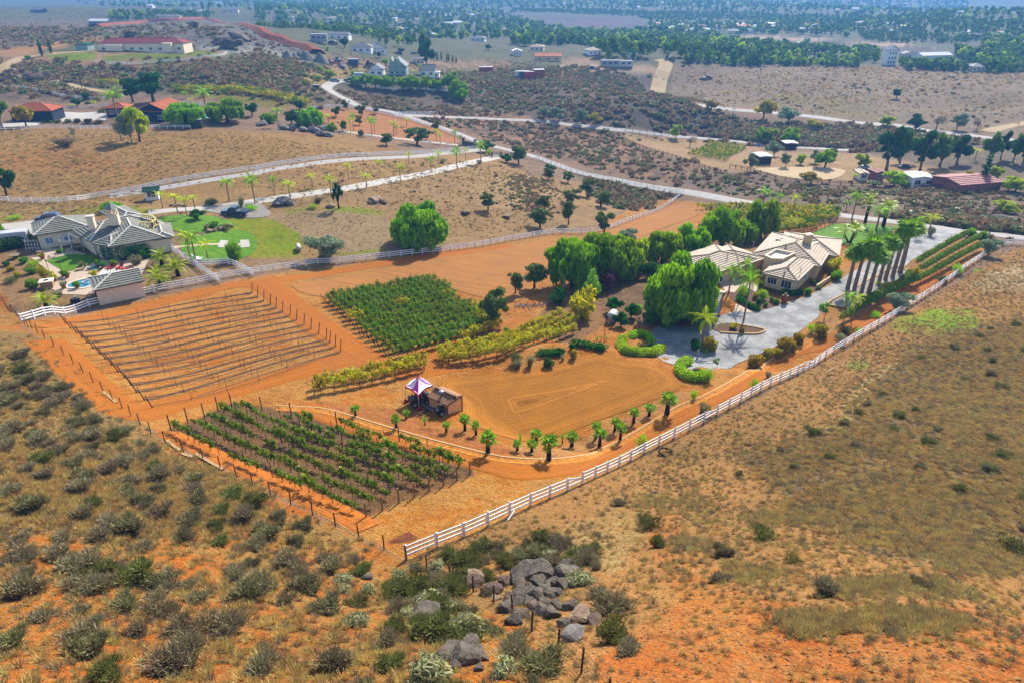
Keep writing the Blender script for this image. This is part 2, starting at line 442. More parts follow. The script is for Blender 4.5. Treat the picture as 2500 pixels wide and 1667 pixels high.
M['plough'] = m_field('tilled_orange_soil',S(206,144,82),S(184,130,80),'dir',0.9,ang=1.25,amp=0.6)
M['vinesoil'] = m_field('grey_vineyard_soil',S(128,98,74),S(150,112,78),'dir',0.8,ang=1.0,amp=0.3)
M['sand'] = m_plain('pale_arena_sand',S(226,200,160),0.95,0.1,0.07,0.3,0.02)
M['bank'] = m_plain('cut_bank_soil',S(226,160,88),0.95,0.1,0.2,2.2,0.15,c2=S(206,130,62))
M['paleearth'] = m_plain('pale_crumbled_earth',S(236,200,150),0.95,0.1,0.15,4,0.06)
M['white'] = m_plain('white_painted_board',(0.76,0.75,0.75,1),0.55,0.3,0.14,1.1)
M['greywood'] = m_plain('weathered_wood',S(120,98,80),0.85,0.15,0.25,3,0.02)
M['darkwood'] = m_plain('dark_brown_wood',S(88,62,48),0.85,0.15,0.25,3,0.02)
M['rust'] = m_plain('rusty_steel',S(82,60,50),0.8,0.3,0.25,8)
M['post'] = m_plain('pale_peeler_post',S(176,146,104),0.85,0.2,0.2,5)
M['wire'] = m_plain('grey_wire',S(130,120,112),0.5,0.4,0.05,2)
M['hose'] = m_plain('black_drip_hose',(0.03,0.026,0.024,1),0.6,0.3,0.1,2)
M['bark'] = m_plain('brown_bark',S(104,82,66),0.95,0.1,0.3,4,0.06)
M['palebark'] = m_plain('pale_grey_bark',S(164,148,132),0.95,0.1,0.25,4,0.05)
M['palmbark'] = m_plain('palm_trunk',S(190,158,134),0.95,0.1,0.25,6,0.05)
M['thatch'] = m_plain('dark_palm_boots',S(72,50,38),0.95,0.1,0.35,7,0.08)
M['pepper'] = m_leaf('pepper_tree_leaf',S(52,92,4),S(132,160,12),0.45)
M['pepper_y'] = m_leaf('yellowing_pepper_leaf',S(96,128,12),S(176,184,24),0.5)
M['olive'] = m_leaf('olive_leaf',S(52,72,28),S(104,120,54),0.25)
M['oak'] = m_leaf('dark_evergreen_leaf',S(26,58,24),S(58,94,36),0.25)
M['citrus'] = m_leaf('citrus_leaf',S(24,66,14),S(60,110,24),0.3)
M['grey'] = m_leaf('grey_green_leaf',S(84,98,74),S(134,144,110),0.25)
M['queen'] = m_leaf('queen_palm_leaf',S(60,110,20),S(150,178,40),0.45,0.4)
M['queen_y'] = m_leaf('yellow_queen_palm_leaf',S(128,150,12),S(218,196,20),0.5,0.4)
M['fan'] = m_leaf('fan_palm_leaf',S(56,102,26),S(128,156,52),0.4,0.6)
M['date'] = m_leaf('date_palm_leaf',S(70,104,26),S(156,166,48),0.35,0.4)
M['hedge'] = m_leaf('clipped_hedge_leaf',S(88,132,14),S(164,186,24),0.4)
M['bronze'] = m_leaf('bronze_shrub_leaf',S(84,92,18),S(168,146,34),0.35)
M['shrub'] = m_leaf('garden_shrub_leaf',S(44,92,20),S(108,150,36),0.35)
M['vine'] = m_leaf('vine_leaf',S(50,84,18),S(128,140,36),0.4,k=2.4)
M['vine_y'] = m_leaf('autumn_vine_leaf',S(96,112,16),S(190,170,34),0.4)
M['vine_b'] = m_leaf('mixed_vine_leaf',S(48,88,14),S(118,132,26),0.35)
M['sage'] = m_leaf('sagebrush_leaf',S(84,80,58),S(128,122,84),0.25)
M['sagegrey'] = m_leaf('bare_scrub_twig',S(90,82,64),S(142,130,98),0.2)
M['sagegreen'] = m_leaf('green_scrub_leaf',S(76,82,42),S(124,124,70),0.3,k=2.3)
M['silver'] = m_leaf('silver_brush_leaf',S(112,114,78),S(158,156,116),0.25,k=2.3)
M['straw'] = m_leaf('dry_grass_blade',S(168,132,76),S(214,184,124),0.3,k=1.9)
M['tuft'] = m_leaf('olive_grass_blade',S(112,102,60),S(158,142,96),0.3)
M['purple'] = m_leaf('purple_plum_leaf',S(54,32,40),S(92,56,62),0.25)
M['red'] = m_leaf('red_autumn_leaf',S(170,40,20),S(220,100,30),0.4)
M['far'] = m_leaf('distant_tree_leaf',S(44,78,22),S(104,126,40),0.3)
M['fary'] = m_leaf('distant_bright_leaf',S(96,128,14),S(168,176,26),0.35)
M['conifer'] = m_leaf('young_conifer_leaf',S(84,132,44),S(142,176,76),0.35)
# ------------------------------------------------------------------ painting the soils
DEF_A,DEF_B = (176,144,112),(150,122,100)
ZONES = []
WARM = np.array([.98,1.07,1.02])
def zone(poly,A,B,soft=6): ZONES.append((np.array(poly,float),sat(lin(A) * WARM) / ALB,sat(lin(B) * WARM) / ALB,soft))
zone([(-900,230),(3500,230),(3500,-300),(-900,-300)],(128,120,92),(94,100,72),14)
zone([a0(-900,180),a0(900,170),a0(900,330),a0(300,430),a0(-900,520)],(150,124,108),(112,98,88),6)
zone([a0(-900,480),a0(300,425),a0(870,330),a0(1120,355),a0(1120,390),a0(880,375),a0(600,420),a0(300,470),a0(0,640),a0(-900,640)],(204,150,96),(190,140,100),2)
zone([a0(860,250),a0(1600,192),a0(1950,195),a0(2333,270),a1(250,370),a1(530,480),a1(250,500),a0(1700,440),a0(1120,350)],(160,150,142),(96,88,88),4)
zone([a0(1650,405),a0(2333,450),a1(260,490),a1(560,560),a1(400,560),a0(2100,470),a0(1700,450)],(192,184,172),(176,168,158),3)
zone([a0(-900,560),a0(250,480),a0(1000,470),a0(2000,470),a0(2100,500),a0(1900,560),a0(1250,640),a0(700,600),a0(-900,660)],(190,152,118),(166,130,104),4)
zone([a0(440,500),a0(880,480),a0(870,540),a0(600,560),a0(440,550)],(150,160,40),(120,140,40),2)
zone([a0(930,520),a0(1300,490),a0(1930,465),a0(2000,510),a0(1500,555),a0(940,560)],(146,150,50),(120,130,50),2)
zone([a0(-900,600),a0(60,590),a0(1000,640),a0(1000,750),a0(620,800),a0(950,930),a0(400,930),a0(-900,930)],(88,76,74),(160,128,104),4)
zone([a0(1190,650),a0(1400,600),a0(2000,570),a0(2333,460),a1(300,560),a1(620,620),a1(400,700),a1(560,810),a1(770,930),a1(500,990),a0(2333,900),a0(1900,840),a0(1560,810)],(92,80,72),(152,126,100),4)
zone([a0(1560,810),a0(2333,880),a1(500,930),a1(500,990),a0(2333,960),a0(1560,860)],(150,140,50),(130,110,70),3)
zone([a1(640,620),a1(900,640),a1(800,720),a1(560,800),a1(400,700)],(190,150,100),(160,140,80),4)
zone([a1(600,500),a1(1050,560),a1(1700,560),a1(2333,560),a1(2333,640),a1(1800,640),a1(900,640),a1(640,620)],(186,146,118),(160,128,108),4)
zone([a1(660,800),a1(900,780),a1(1700,830),a1(1950,960),a1(2333,1010),a1(1450,1090),a1(1000,980),a1(800,900)],(150,122,102),(112,96,86),4)
zone([a1(1000,825),a1(1760,820),a1(1950,940),a1(1700,985),a1(1300,930),a1(1050,860)],(96,82,80),(130,108,92),4)  # slope below the hedge trees, their shadow painted into its soil colours
zone([a1(1800,700),a2(0,730),a2(400,740),a2(430,640),a2(1060,690),a2(1330,700),a2(1300,840),a2(1500,880),a2(1800,1010),a2(2333,1130),a2(2333,1250),a2(1700,1250),a2(1000,1185),a2(250,1100),a1(2333,1010),a1(1950,960)],(84,76,76),(138,114,98),4)
zone([a2(450,640),a2(1060,690),a2(1080,800),a2(400,790)],(66,72,62),(92,86,70),3)
zone([a1(1450,1090),a1(1650,1010),a1(2333,1010),a2(250,1110),a2(1000,1190),a2(1010,1250),a2(1300,1390),a2(1850,1570),b2(2600,100),b2(2200,200),b2(1400,75),b2(700,-40),a2(200,1400),a1(2333,1355),a1(1900,1215)],(98,84,80),(188,140,104),4)
zone([a2(1470,600),a2(2333,590),a3(2333,640),(2900,190),(2900,330),a3(1900,1240),a3(800,1090),a3(0,1010),a2(2300,980),a2(1750,960),a2(1430,860)],(172,142,120),(144,122,100),5)
zone([a3(0,850),a3(330,880),a3(900,950),a3(1000,1090),a3(300,1030)],(160,140,96),(150,126,98),6)
zone([a2(430,600),a2(1080,600),a2(1330,640),a2(1300,680),a2(1050,660),a2(430,640)],(224,196,168),(206,160,124),2)
zone([a2(450,560),a2(600,510),a2(850,560),a2(840,610),a2(480,610)],(196,156,130),(150,130,110),3)
zone([a2(1030,1190),a2(1430,1240),a2(2170,1330),a3(0,1380),a3(800,1400),a3(1400,1500),b3(1700,0),b3(1700,100),b3(480,85),b3(0,25),a2(1850,1545),a2(1300,1385),a2(1010,1255)],(204,164,124),(184,148,112),3)
zone([a3(0,1090),a3(700,1150),a3(1450,1210),a3(2500,1300),b3(2500,40),b3(1900,30),a3(900,1400),a3(250,1330),a2(2100,1260)],(120,102,90),(150,128,104),4)
zone([b3(-600,-30),b3(480,105),b3(1200,150),b3(2600,190),b3(2600,480),b3(1900,520),b3(1200,430),b3(600,320),b3(-80,260),b2(1500,110)],(122,102,92),(160,132,112),4)
zone([b3(1250,350),b3(2040,385),b3(2600,500),b3(2600,610),b3(1850,545),b3(1500,480)],(78,66,62),(106,88,78),4)
zone([a2(180,160),a2(500,150),a2(1150,170),a2(1250,260),a2(900,320),a2(200,260)],(128,104,106),(104,86,92),3)
zone([a3(-300,335),a3(500,355),a3(1000,390),a3(1520,425),a3(1520,450),a3(900,420),a3(400,380),a3(-300,345)],(226,190,166),(204,170,150),2)
zone([a3(-300,348),a3(400,385),a3(900,424),a3(1520,455),a3(1500,480),a3(600,450),a3(-300,390)],(92,78,84),(112,94,96),2)
# upper left pasture and yards
zone([(-900,305),(0,310),(470,314),(870,330),(1010,372),(560,470),(500,490),(150,545),(-900,560)],(192,146,96),(166,128,88),6)
zone([a0(0,1400),a0(500,1330),a0(900,1420),a0(1300,1568),a0(0,1568)],(196,134,82),(176,130,86),8)
zone([a1(560,1000),a1(1000,1000),a1(1500,1110),a1(1870,1250),a1(1830,1310),a1(1300,1260),a1(800,1190),a1(500,1050)],(208,142,96),(196,134,92),3)
zone([(-900,500),(230,500),(550,470),(1000,372),(1220,380),(1050,430),(620,495),(560,530),(380,520),(150,530),(0,600),(-900,640)],(194,152,104),(174,136,96),5)
zone([b0(500,390),b0(700,330),b0(1000,310),b0(1330,330),b0(1500,350),b0(1340,400),b0(900,370)],(160,168,44),(170,150,70),4)
zone([b0(-200,400),b0(200,390),b0(200,440),b0(-200,480)],(170,160,70),(180,150,90),3)
zone([(600,500),(780,455),(1030,430),(1230,385),(1300,430),(1420,445),(1600,470),(1440,556),(1330,570),(1030,612),(700,662),(600,650),(640,560)],(192,152,108),(170,134,100),5)
zone([b2(-300,60),b2(250,40),b2(420,220),b2(200,330),b2(-300,330)],(206,170,126),(180,140,106),5)
zone([b2(560,-10),b2(900,70),b2(1540,185),b2(1420,250),b2(1230,320),b2(930,330),b2(760,200)],(96,80,78),(156,124,100),4)
zone([b1(0,380),b1(500,345),b1(900,340),b1(1180,400),b1(1250,560),b1(1160,700),b1(800,740),b1(430,620),b1(200,460)],(188,156,122),(176,144,112),4)
zone([b1(-260,400),b1(0,430),b1(180,445),b1(400,560),b1(425,680),b1(380,775),b1(0,790),b1(-200,720)],(140,162,40),(168,156,60),4)
zone([b1(-300,790),b1(370,790),b1(380,830),b1(0,900),b1(-200,920)],(176,144,112),(166,132,104),3)
zone([b1(740,750),b1(1150,700),b1(1180,720),b1(760,770)],(140,160,44),(160,150,70),2)
zone([b1(250,345),b1(900,320),b1(1180,360),b1(1150,400),b1(500,345),b1(300,390)],(140,156,46),(170,150,80),3)
zone([b0(-300,650),b0(300,790),b0(440,1050),b0(760,1130),b0(740,1180),b0(200,1270),b0(-300,1000)],(192,148,106),(172,132,98),4)
zone([b0(1250,900),b0(1520,800),b0(1800,860),b0(2333,800),b0(2333,920),b0(1300,1080)],(180,142,106),(160,126,96),3)
# foreground slopes
zone([(-900,660),(0,700),(60,800),(250,965),(390,1072),(560,1155),(800,1272),(990,1372),(1300,1545),(1440,1700),(1440,2300),(-1400,2300)],(202,116,58),(180,140,88),4)
zone([(-300,1060),(380,1080),(620,1190),(650,1290),(300,1310),(-300,1250)],(186,150,100),(158,130,90),14)
zone([(-300,780),(60,815),(200,940),(390,1075),(200,1090),(-300,1080)],(176,140,92),(150,118,80),14)
zone([(980,1376),(1300,1236),(1550,1122),(1950,915),(2300,712),(2480,606),(2900,600),(3600,2300),(1440,2300),(1300,1545)],(200,142,92),(176,132,86),4)
zone([(2245,840),(2320,800),(2560,780),(2950,1200),(2560,1420),(2100,1340),(1900,1190),(1790,1110),(1960,1090),(2055,1045),(2120,970),(2140,925)],(156,124,86),(130,108,90),8)
zone([(2230,845),(2245,850),(2140,925),(2120,970),(2055,1050),(1960,1090),(1940,1060),(2040,1020),(2105,930),(2150,900)],(216,186,132),(190,156,108),6)
zone([(1300,1330),(1550,1200),(1640,1240),(1560,1330),(1500,1400),(1380,1390)],(198,164,116),(180,134,84),12)
zone([(1750,1440),(2100,1500),(2300,1470),(2700,1550),(2700,2300),(1500,2300),(1450,1600),(1600,1500)],(204,118,66),(196,136,86),14)
zone([(1560,1250),(1650,1240),(1760,1400),(1900,1560),(1760,1600),(1620,1420)],(206,130,74),(196,140,90),14)
zone([b3(1100,1410),b3(1280,1330),b3(1520,1245),b3(1880,1290),b3(1960,1380),b3(1850,1440),b3(1350,1440)],(146,178,26),(158,160,60),12)
zone([b3(1880,880),b3(1960,880),b3(1960,910),b3(1880,910)],(150,176,40),(160,160,70),2)
zone([c3(730,140),c3(920,130),c3(920,190),c3(800,260),c3(720,200)],(140,160,60),(176,146,96),5)
zone([b3(1820,1050),b3(2000,940),b3(2250,840),b3(2500,800),b3(2500,1070),b3(2000,1080)],(220,186,152),(206,168,130),9)
# worked red land inside the white and wire fences
zone([(50,786),(205,768),(500,700),(650,671),(830,648),(1030,617),(1330,575),(1440,562),(1600,480),(1690,500),(1900,530),(2440,592),(2445,602),(2292,706),(2013,876),(1875,945),(1612,1086),(1533,1127),(1300,1236),(992,1368),(800,1268),(560,1152),(390,1062),(250,958)],
     (204,124,58),(212,154,92),2)
zone([(690,668),(1330,577),(1450,563),(1600,485),(1730,505),(1600,600),(1350,645),(1280,740),(1100,700),(800,722)],(202,146,84),(184,134,86),5)
zone([(1340,730),(1500,640),(1600,600),(1900,560),(1960,600),(1700,640),(1640,760),(1600,800),(1480,800),(1380,840),(1300,800)],(184,134,92),(150,112,84),6)
zone([(1480,700),(1560,680),(1620,720),(1600,780),(1500,780)],(166,128,98),(140,108,86),5)
zone([(410,1048),(566,984),(640,990),(720,1002),(850,1038),(1000,1080),(1150,1140),(1155,1160),(890,1264)],(116,92,70),(150,108,74),4)
zone([c1(190,575),c1(600,520),c1(1300,590),c1(2000,850),c1(2333,950),c1(2333,1050),c1(1700,900),c1(900,680),c1(600,605)],(206,134,84),(190,118,72),4)
zone([(1980,700),(2250,560),(2420,590),(2300,680),(2100,800),(1990,850)],(196,150,104),(206,140,80),5)
zone([c2(0,910),c2(400,960),c2(900,740),c2(1500,430),c2(1700,420),c2(1400,620),c2(900,880),c2(700,1000),c2(300,1060),c2(0,1040)],(208,150,100),(196,132,84),4)
_gpx,_gpy = to_px(GX,GY,HG)
_jx = (vnoise(GX,GY,2.2,1) - 0.5) * 2 + (vnoise(GX,GY,0.7,2) - 0.5)
_s = np.clip(_gpy / 900.0,0.25,1.6)
A_ = np.empty((NR,NB,3)); A_[:] = lin(DEF_A) / ALB
B_ = np.empty((NR,NB,3)); B_[:] = lin(DEF_B) / ALB
def sdist(poly,x,y):             # signed distance to a polygon, positive inside
    d2 = np.full(x.shape,1e18); ins = np.zeros(x.shape,bool)
    for (ax,ay),(bx,by) in zip(poly,np.roll(poly,-1,0)):
        ex,ey = bx - ax,by - ay
        t = np.clip(((x - ax) * ex + (y - ay) * ey) / (ex * ex + ey * ey + 1e-12),0,1)
        d2 = np.minimum(d2,(x - ax - t * ex) ** 2 + (y - ay - t * ey) ** 2)
        cr = ((ay > y) != (by > y)) & (x < (bx - ax) * (y - ay) / (by - ay + 1e-12) + ax)
        ins ^= cr
    d = np.sqrt(d2); return np.where(ins,d,-d)
for poly,ca,cb,soft in ZONES:
    x0,y0 = poly.min(0) - soft * 4; x1,y1 = poly.max(0) + soft * 4
    mk = (_gpx > x0) & (_gpx < x1) & (_gpy > y0) & (_gpy < y1)
    if not mk.any(): continue
    d = sdist(poly,_gpx[mk],_gpy[mk]) + _jx[mk] * soft * 0.9
    w = np.clip(d / (2 * soft) + 0.5,0,1); w = (w * w * (3 - 2 * w))[:,None]
    A_[mk] = A_[mk] * (1 - w) + ca * w; B_[mk] = B_[mk] * (1 - w) + cb * w
_idx = np.arange(NR * NB).reshape(NR,NB)
_q = np.stack([_idx[:-1,:-1],_idx[:-1,1:],_idx[1:,1:],_idx[1:,:-1]],-1).reshape(-1,4)[:,::-1]
_v = np.stack([GX,GY,HG],-1).reshape(-1,3)
ground = link('ground',np_mesh('ground',_v,_q,M_EARTH,{'A': A_.reshape(-1,3),'B': B_.reshape(-1,3)},True))
tag(ground,kind='structure')
# ------------------------------------------------------------------ sheets laid on the ground
def lift(p): return 0.02 + 0.00025 * math.hypot(p[0],p[1])
def densify(pts,step):
    out = []
    for a,b in zip(pts,pts[1:] + pts[:1]):
        n = max(1,int((Vector(b) - Vector(a)).length / step))
        out += [(a[0] + (b[0] - a[0]) * k / n,a[1] + (b[1] - a[1]) * k / n) for k in range(n)]
    return out
def smooth_closed(pts,it=2):
    for _ in range(it):
        n = len(pts); out = []
        for i in range(n):
            a,b = pts[i],pts[(i + 1) % n]
            out += [(a[0] * .75 + b[0] * .25,a[1] * .75 + b[1] * .25),(a[0] * .25 + b[0] * .75,a[1] * .25 + b[1] * .75)]
        pts = out
    return pts
def patch(name,px,mat,up=0.0,round_=0,parent=None,thick=0.0,kind='structure',z=None):
    w = [(p[0],p[1]) for p in (PL(px) if z is None else [Pz(a,b,z) for a,b in px])]
    if round_: w = smooth_closed(w,round_)
    a = np.array(w); ext = (a.max(0) - a.min(0)).max(); step = max(ext / 42.0,0.35)
    ring = densify(w,step)
    ra = np.array(ring)
    gx,gy = np.meshgrid(np.arange(a[:,0].min(),a[:,0].max(),step),np.arange(a[:,1].min(),a[:,1].max(),step))
    gx = gx.ravel(); gy = gy.ravel()
    sd = sdist(a,gx,gy); ok = sd > step * 0.45
    pts = [Vector(p) for p in ring] + [Vector(p) for p in zip(gx[ok],gy[ok])]
    n = len(ring)
    vs,_,fs,*_r = delaunay_2d_cdt(pts,[(i,(i + 1) % n) for i in range(n)],[],1,1e-5)
    va = np.array([(p.x,p.y) for p in vs])
    zz = gz(va[:,0],va[:,1]) if z is None else np.full(len(va),z)
    zz = zz + up + (0.02 + 0.00025 * np.hypot(va[:,0],va[:,1]) if z is None else 0)
    mb = MB(); mb.add(np.column_stack([va,zz]),fs)
    bl_ = np.abs(sdist(a,va[:,0],va[:,1])) < 1e-3
    if not thick and z is None: zz[bl_] = gz(va[bl_,0],va[bl_,1]) - 0.05
    if thick:                      # a skirt round the edge
        ring3 = [(x,y,float(gz(x,y)) + up + lift((x,y))) for x,y in ring]
        mb.add(ring3 + [(x,y,h - thick) for x,y,h in ring3],[(i,i + n,(i + 1) % n + n,(i + 1) % n) for i in range(n)])
    me = mb.mesh(name,mat)
    d_ = np.abs(sdist(a,va[:,0],va[:,1])); d_ = np.concatenate([d_,np.zeros(len(mb.v) - len(va))])
    at = me.attributes.new('d','FLOAT','POINT'); at.data.foreach_set('value',d_.astype(np.float32))
    o = link(name,me,parent)
    if kind: tag(o,kind=kind)
    return o
def spline(pts,n=8):              # Catmull-Rom through 2D/3D points
    pts = [Vector(p) for p in pts]; out = []
    for i in range(len(pts) - 1):
        p0,p1,p2,p3 = pts[max(i - 1,0)],pts[i],pts[i + 1],pts[min(i + 2,len(pts) - 1)]
        for k in range(n):
            t = k / n
            out.append(0.5 * ((2 * p1) + (p2 - p0) * t + (2 * p0 - 5 * p1 + 4 * p2 - p3) * t * t + (3 * p1 - p0 - 3 * p2 + p3) * t ** 3))
    out.append(pts[-1]); return out
def path3(px,n=8):
    return spline([p for p in PL(px)],n)
ROADS = []
def ribbon(name,px,width,mat,up=0.0,prof=None,kind='structure',n=8,parent=None):
    """strip along a line on the ground; prof: (offset across, height) pairs instead of a flat width"""
    c = [Vector((p[0],p[1])) for p in path3(px,n)]
    prof = prof or [(-width / 2,-0.09),(-width / 2 + .35,0),(-width / 6,0.02),(width / 6,0.02),(width / 2 - .35,0),(width / 2,-0.09)]
    vs,fs,dd = [],[],[]
    for i,p in enumerate(c):
        t = (c[min(i + 1,len(c) - 1)] - c[max(i - 1,0)]).normalized(); s = Vector((t.y,-t.x))
        for o_,h in prof:
            q = p + s * o_
            vs.append((q.x,q.y,float(gz(q.x,q.y)) + lift(q) + up + h)); dd.append(o_)
    k = len(prof); ROADS.append(np.array([(p.x,p.y,width) for p in c]))
    for i in range(len(c) - 1):
        for j in range(k - 1):
            fs.append((i * k + j,i * k + j + 1,(i + 1) * k + j + 1,(i + 1) * k + j))
    mb = MB(); mb.add(vs,fs)
    me = mb.mesh(name,mat)
    at = me.attributes.new('d','FLOAT','POINT'); at.data.foreach_set('value',np.array(dd,np.float32))
    o = link(name,me,parent)
    if kind: tag(o,kind=kind)
    return o
# ------------------------------------------------------------------ roads, yards, fields
ribbon('country_road',[b3(2900,680),b3(2333,600),b3(1820,548),b3(1500,502),b3(1150,455),b3(600,388),b3(30,318),b2(2150,282),b2(1570,182),b2(1000,85),b2(570,-8),(1296,380),(1250,369),(1188,353),(1134,333),(1080,313),(1000,287),(946,272),(880,261),(845,243),(812,226),(797,214),(812,203),(842,197),(862,196)],5.2,M['road'])
ribbon('ranch_road',[a1(1250,1050),a1(1900,1075),a2(230,1105),a2(600,1148),a2(1000,1190),a2(1700,1262),a2(2333,1332),a3(300,1350),a3(750,1370)],4.5,M['road'])
ribbon('valley_road',[a2(1700,958),a2(2333,1028),a3(500,1078),a3(1000,1135),a3(1450,1195),a3(1950,1252),a3(2700,1330)],6.5,M['road'])
ribbon('side_road',[a3(2000,1205),a3(2200,1150),a3(2600,1040)],7,M['dirtroad'])
ribbon('graded_dirt_road',[a2(1325,845),a2(1350,730),a2(1380,650),a2(1400,575),a2(1330,545)],10,M['dirtroad'])
ribbon('hill_track',[a0(-300,720),a0(40,650),a0(30,610),a0(110,565),a0(260,520),a0(500,490),a0(800,468),a0(900,470)],5,M['dirtroad'])
ribbon('knoll_path',[a0(600,765),a0(740,803),a0(870,825),a0(1000,838)],4,M['dirtroad'])
ribbon('palm_drive',[a1(2225,1425),a1(2000,1475),a1(1700,1545),b1(1450,35),b1(850,145),b1(300,225),b1(0,268),b0(2150,300),b0(1800,335),b0(1350,372)],4.2,M['concrete'])
patch('gravel_turnaround',[b0(2050,300),b0(2333,275),b1(60,300),b1(160,400),b0(2333,425),b0(2200,415),b0(1950,375),b0(1800,345)],M['gravel'],0.02,1)
ribbon('upper_lane',[a1(2060,1365),a1(1700,1400),a1(1400,1430),a1(780,1462),a1(400,1510),a1(0,1572),b0(2333,12),b0(1800,92),b0(1300,178),b0(1000,225)],4.4,M['road'])
ribbon('orange_lot_path',[a1(780,1195),a1(1080,1238),a1(1380,1275),a1(1840,1325)],3.2,M['concrete'])
ribbon('red_berm',[a0(860,252),a0(1250,215),a0(1600,190),a0(1950,192),a0(2333,268),a1(250,365),a1(450,430),a1(560,490)],7,m_plain('red_berm_soil',S(160,96,70),0.95,0.1,0.15,0.3),prof=[(-6,0),(-2,2.2),(2,2.2),(6,0)])
patch('ranch_yard',[a0(500,1025),a0(890,1020),a0(990,1055),a0(960,1100),a0(400,1110),a0(330,1150),a0(0,1165),a0(0,1135),a0(360,1115)],M['concrete'],0.02)
patch('asphalt_court',[(2285,556),(2365,566),(2385,574),(2310,592),(2268,612),(2226,636),(2206,655),(2176,668),(2140,690),(2096,716),(2060,738),(2022,738),(2010,752),(1996,776),(1962,802),(1925,830),(1855,864),(1800,887),(1745,903),(1700,907),(1655,893),(1620,882),(1592,862),(1580,830),(1598,800),(1650,792),(1700,800),(1748,788),(1752,774),(1800,758),(1866,756),(1908,742),(1976,722),(2020,700),(2070,672),(2112,642),(2160,612),(2220,584),(2270,566)],M['asphalt'])
patch('palm_island',[b3(560,1190),b3(800,1060),b3(1100,890),b3(1200,880),b3(1280,920),b3(1270,970),b3(1050,1090),b3(850,1210),b3(750,1240),b3(600,1225)],M['gravel'],0.08,1,thick=0.14)
ribbon('palm_island_kerb',[b3(720,1240),b3(600,1228),b3(558,1190),b3(800,1060),b3(1100,888),b3(1200,878),b3(1282,920),b3(1270,972),b3(1050,1092),b3(850,1212),b3(750,1242)],0.3,M['paleearth'],0.1,prof=[(-.15,-.1),(-.15,.12),(.15,.12),(.15,-.1)])
M3 = lambda x,y: (1650 + x / 4.48,700 + y / 4.48)
M1 = lambda x,y: (1500 + x / 4.48,560 + y / 4.48)
M2 = lambda x,y: (1750 + x / 4.48,540 + y / 4.48)
patch('planted_island',[M3(470,410),M3(600,405),M3(800,440),M3(970,478),M3(900,515),M3(700,515),M3(490,505),M3(380,470)],M['mulch'],0.08,1,thick=0.14)
ribbon('planted_island_kerb',[M3(480,505),M3(700,518),M3(900,518),M3(975,480),M3(900,458),M3(800,440),M3(600,405)],0.3,M['paleearth'],0.1,prof=[(-.15,-.1),(-.15,.1),(.15,.1),(.15,-.1)])
patch('grass_island',[M3(140,640),M3(300,570),M3(430,630),M3(440,690),M3(300,730),M3(180,700)],M['gravel'],0.06,2,thick=0.14)
patch('entry_court',[M3(440,-60),M3(700,-90),M3(900,-10),M3(880,65),M3(800,25),M3(700,5),M3(640,70),M3(540,50)],M['patio'],0.03)
patch('garage_apron',[M3(655,190),M3(760,240),M3(860,280),M3(770,286),M3(640,278)],M['patio'],0.03)
patch('garden_bed',[M3(560,80),M3(640,60),M3(800,20),M3(890,60),M3(1010,90),M3(1150,180),M3(1130,215),M3(915,270),M3(800,262),M3(660,190)],M['mulch'],0.02)
patch('front_bed',[M2(470,640),M2(880,800),M2(1140,620),M2(1240,640),M2(1100,750),M2(900,830),M2(560,790)],M['mulch'],0.02)
patch('side_lawn',[b3(340,592),b3(590,480),b3(900,470),b3(1160,505),b3(1090,590),b3(1000,690),b3(640,655),b3(470,645)],M['lawn'],0.02)
ribbon('lawn_bed_border',[b3(320,590),b3(450,540),b3(590,478),b3(700,460)],0.8,M['mulch'],0.03)
# tilled ground inside the property
patch('harrowed_arena',[c2(-700,330),c2(-450,300),c2(0,245),c2(400,180),c2(700,90),c2(860,70),c2(960,140),c2(1350,200),c2(1540,330),c2(1550,400),c2(1400,470),c2(1000,620),c2(700,730),c2(400,850),c2(100,880),c2(-100,850),c2(-350,740),c2(-520,600),c2(-480,520),c2(-620,440)],M['arena'],0.02,1)
patch('tilled_upper_field',[(700,690),(1030,638),(1320,585),(1400,578),(1420,600),(1350,650),(1290,740),(1180,730),(1060,690),(820,728),(740,720)],M['plough'],0.02,1)
patch('tilled_far_field',[b2(760,560),b2(1000,480),b2(1400,320),b2(1600,255),b2(1750,300),b2(1700,400),b2(1560,450),b2(1250,560),b2(1150,630)],M['plough'],0.02,1)
ribbon('vineyard_track',[(110,830),(250,962),(330,1010),(430,985),(560,955),(700,915),(830,880),(900,872)],4.5,M['track'],0.02)
ribbon('middle_track',[(640,690),(700,735),(770,790),(850,845),(920,885),(1000,905),(1100,890)],5.5,M['track'],0.03)
ribbon('fence_track',[(90,800),(260,770),(500,712),(640,688),(830,662),(1030,630),(1250,600)],3.5,M['track'],0.015)
ribbon('perimeter_track',[c1(400,560),c1(900,740),c1(1400,900),c1(1900,1040),c1(2200,1120),c2(100,1170),c2(500,1120),c2(900,960),c2(1300,760),c2(1700,560),c2(2200,310),c3(0,200),c3(250,60),b3(600,1540),b3(900,1340),b3(1350,1060),b3(1600,900)],3.4,M['track'],0.03)
ribbon('vineyard_walk',[(408,1058),(500,1100),(600,1145),(720,1198),(830,1250),(900,1290)],2.6,m_plain('red_walk_soil',S(204,126,66),0.95,0.1,0.22,1.0,0.05),0.02)
ribbon('cut_bank',[c1(190,588),c1(420,598),c1(600,612),c1(900,690),c1(1300,812),c1(1700,925),c1(2100,1025),c2(0,1062),c2(300,1078),c2(650,1040),c2(820,980),c2(1000,895),c2(1300,722),c2(1500,600),c2(1800,470),c2(2150,270),c3(0,185),c3(230,70),c3(440,-30)],1,M['bank'],0.0,prof=[(-0.75,0.0),(-0.6,0.22),(-0.3,0.2),(0.25,0.06),(0.55,0.1),(0.75,0.0)],n=14)
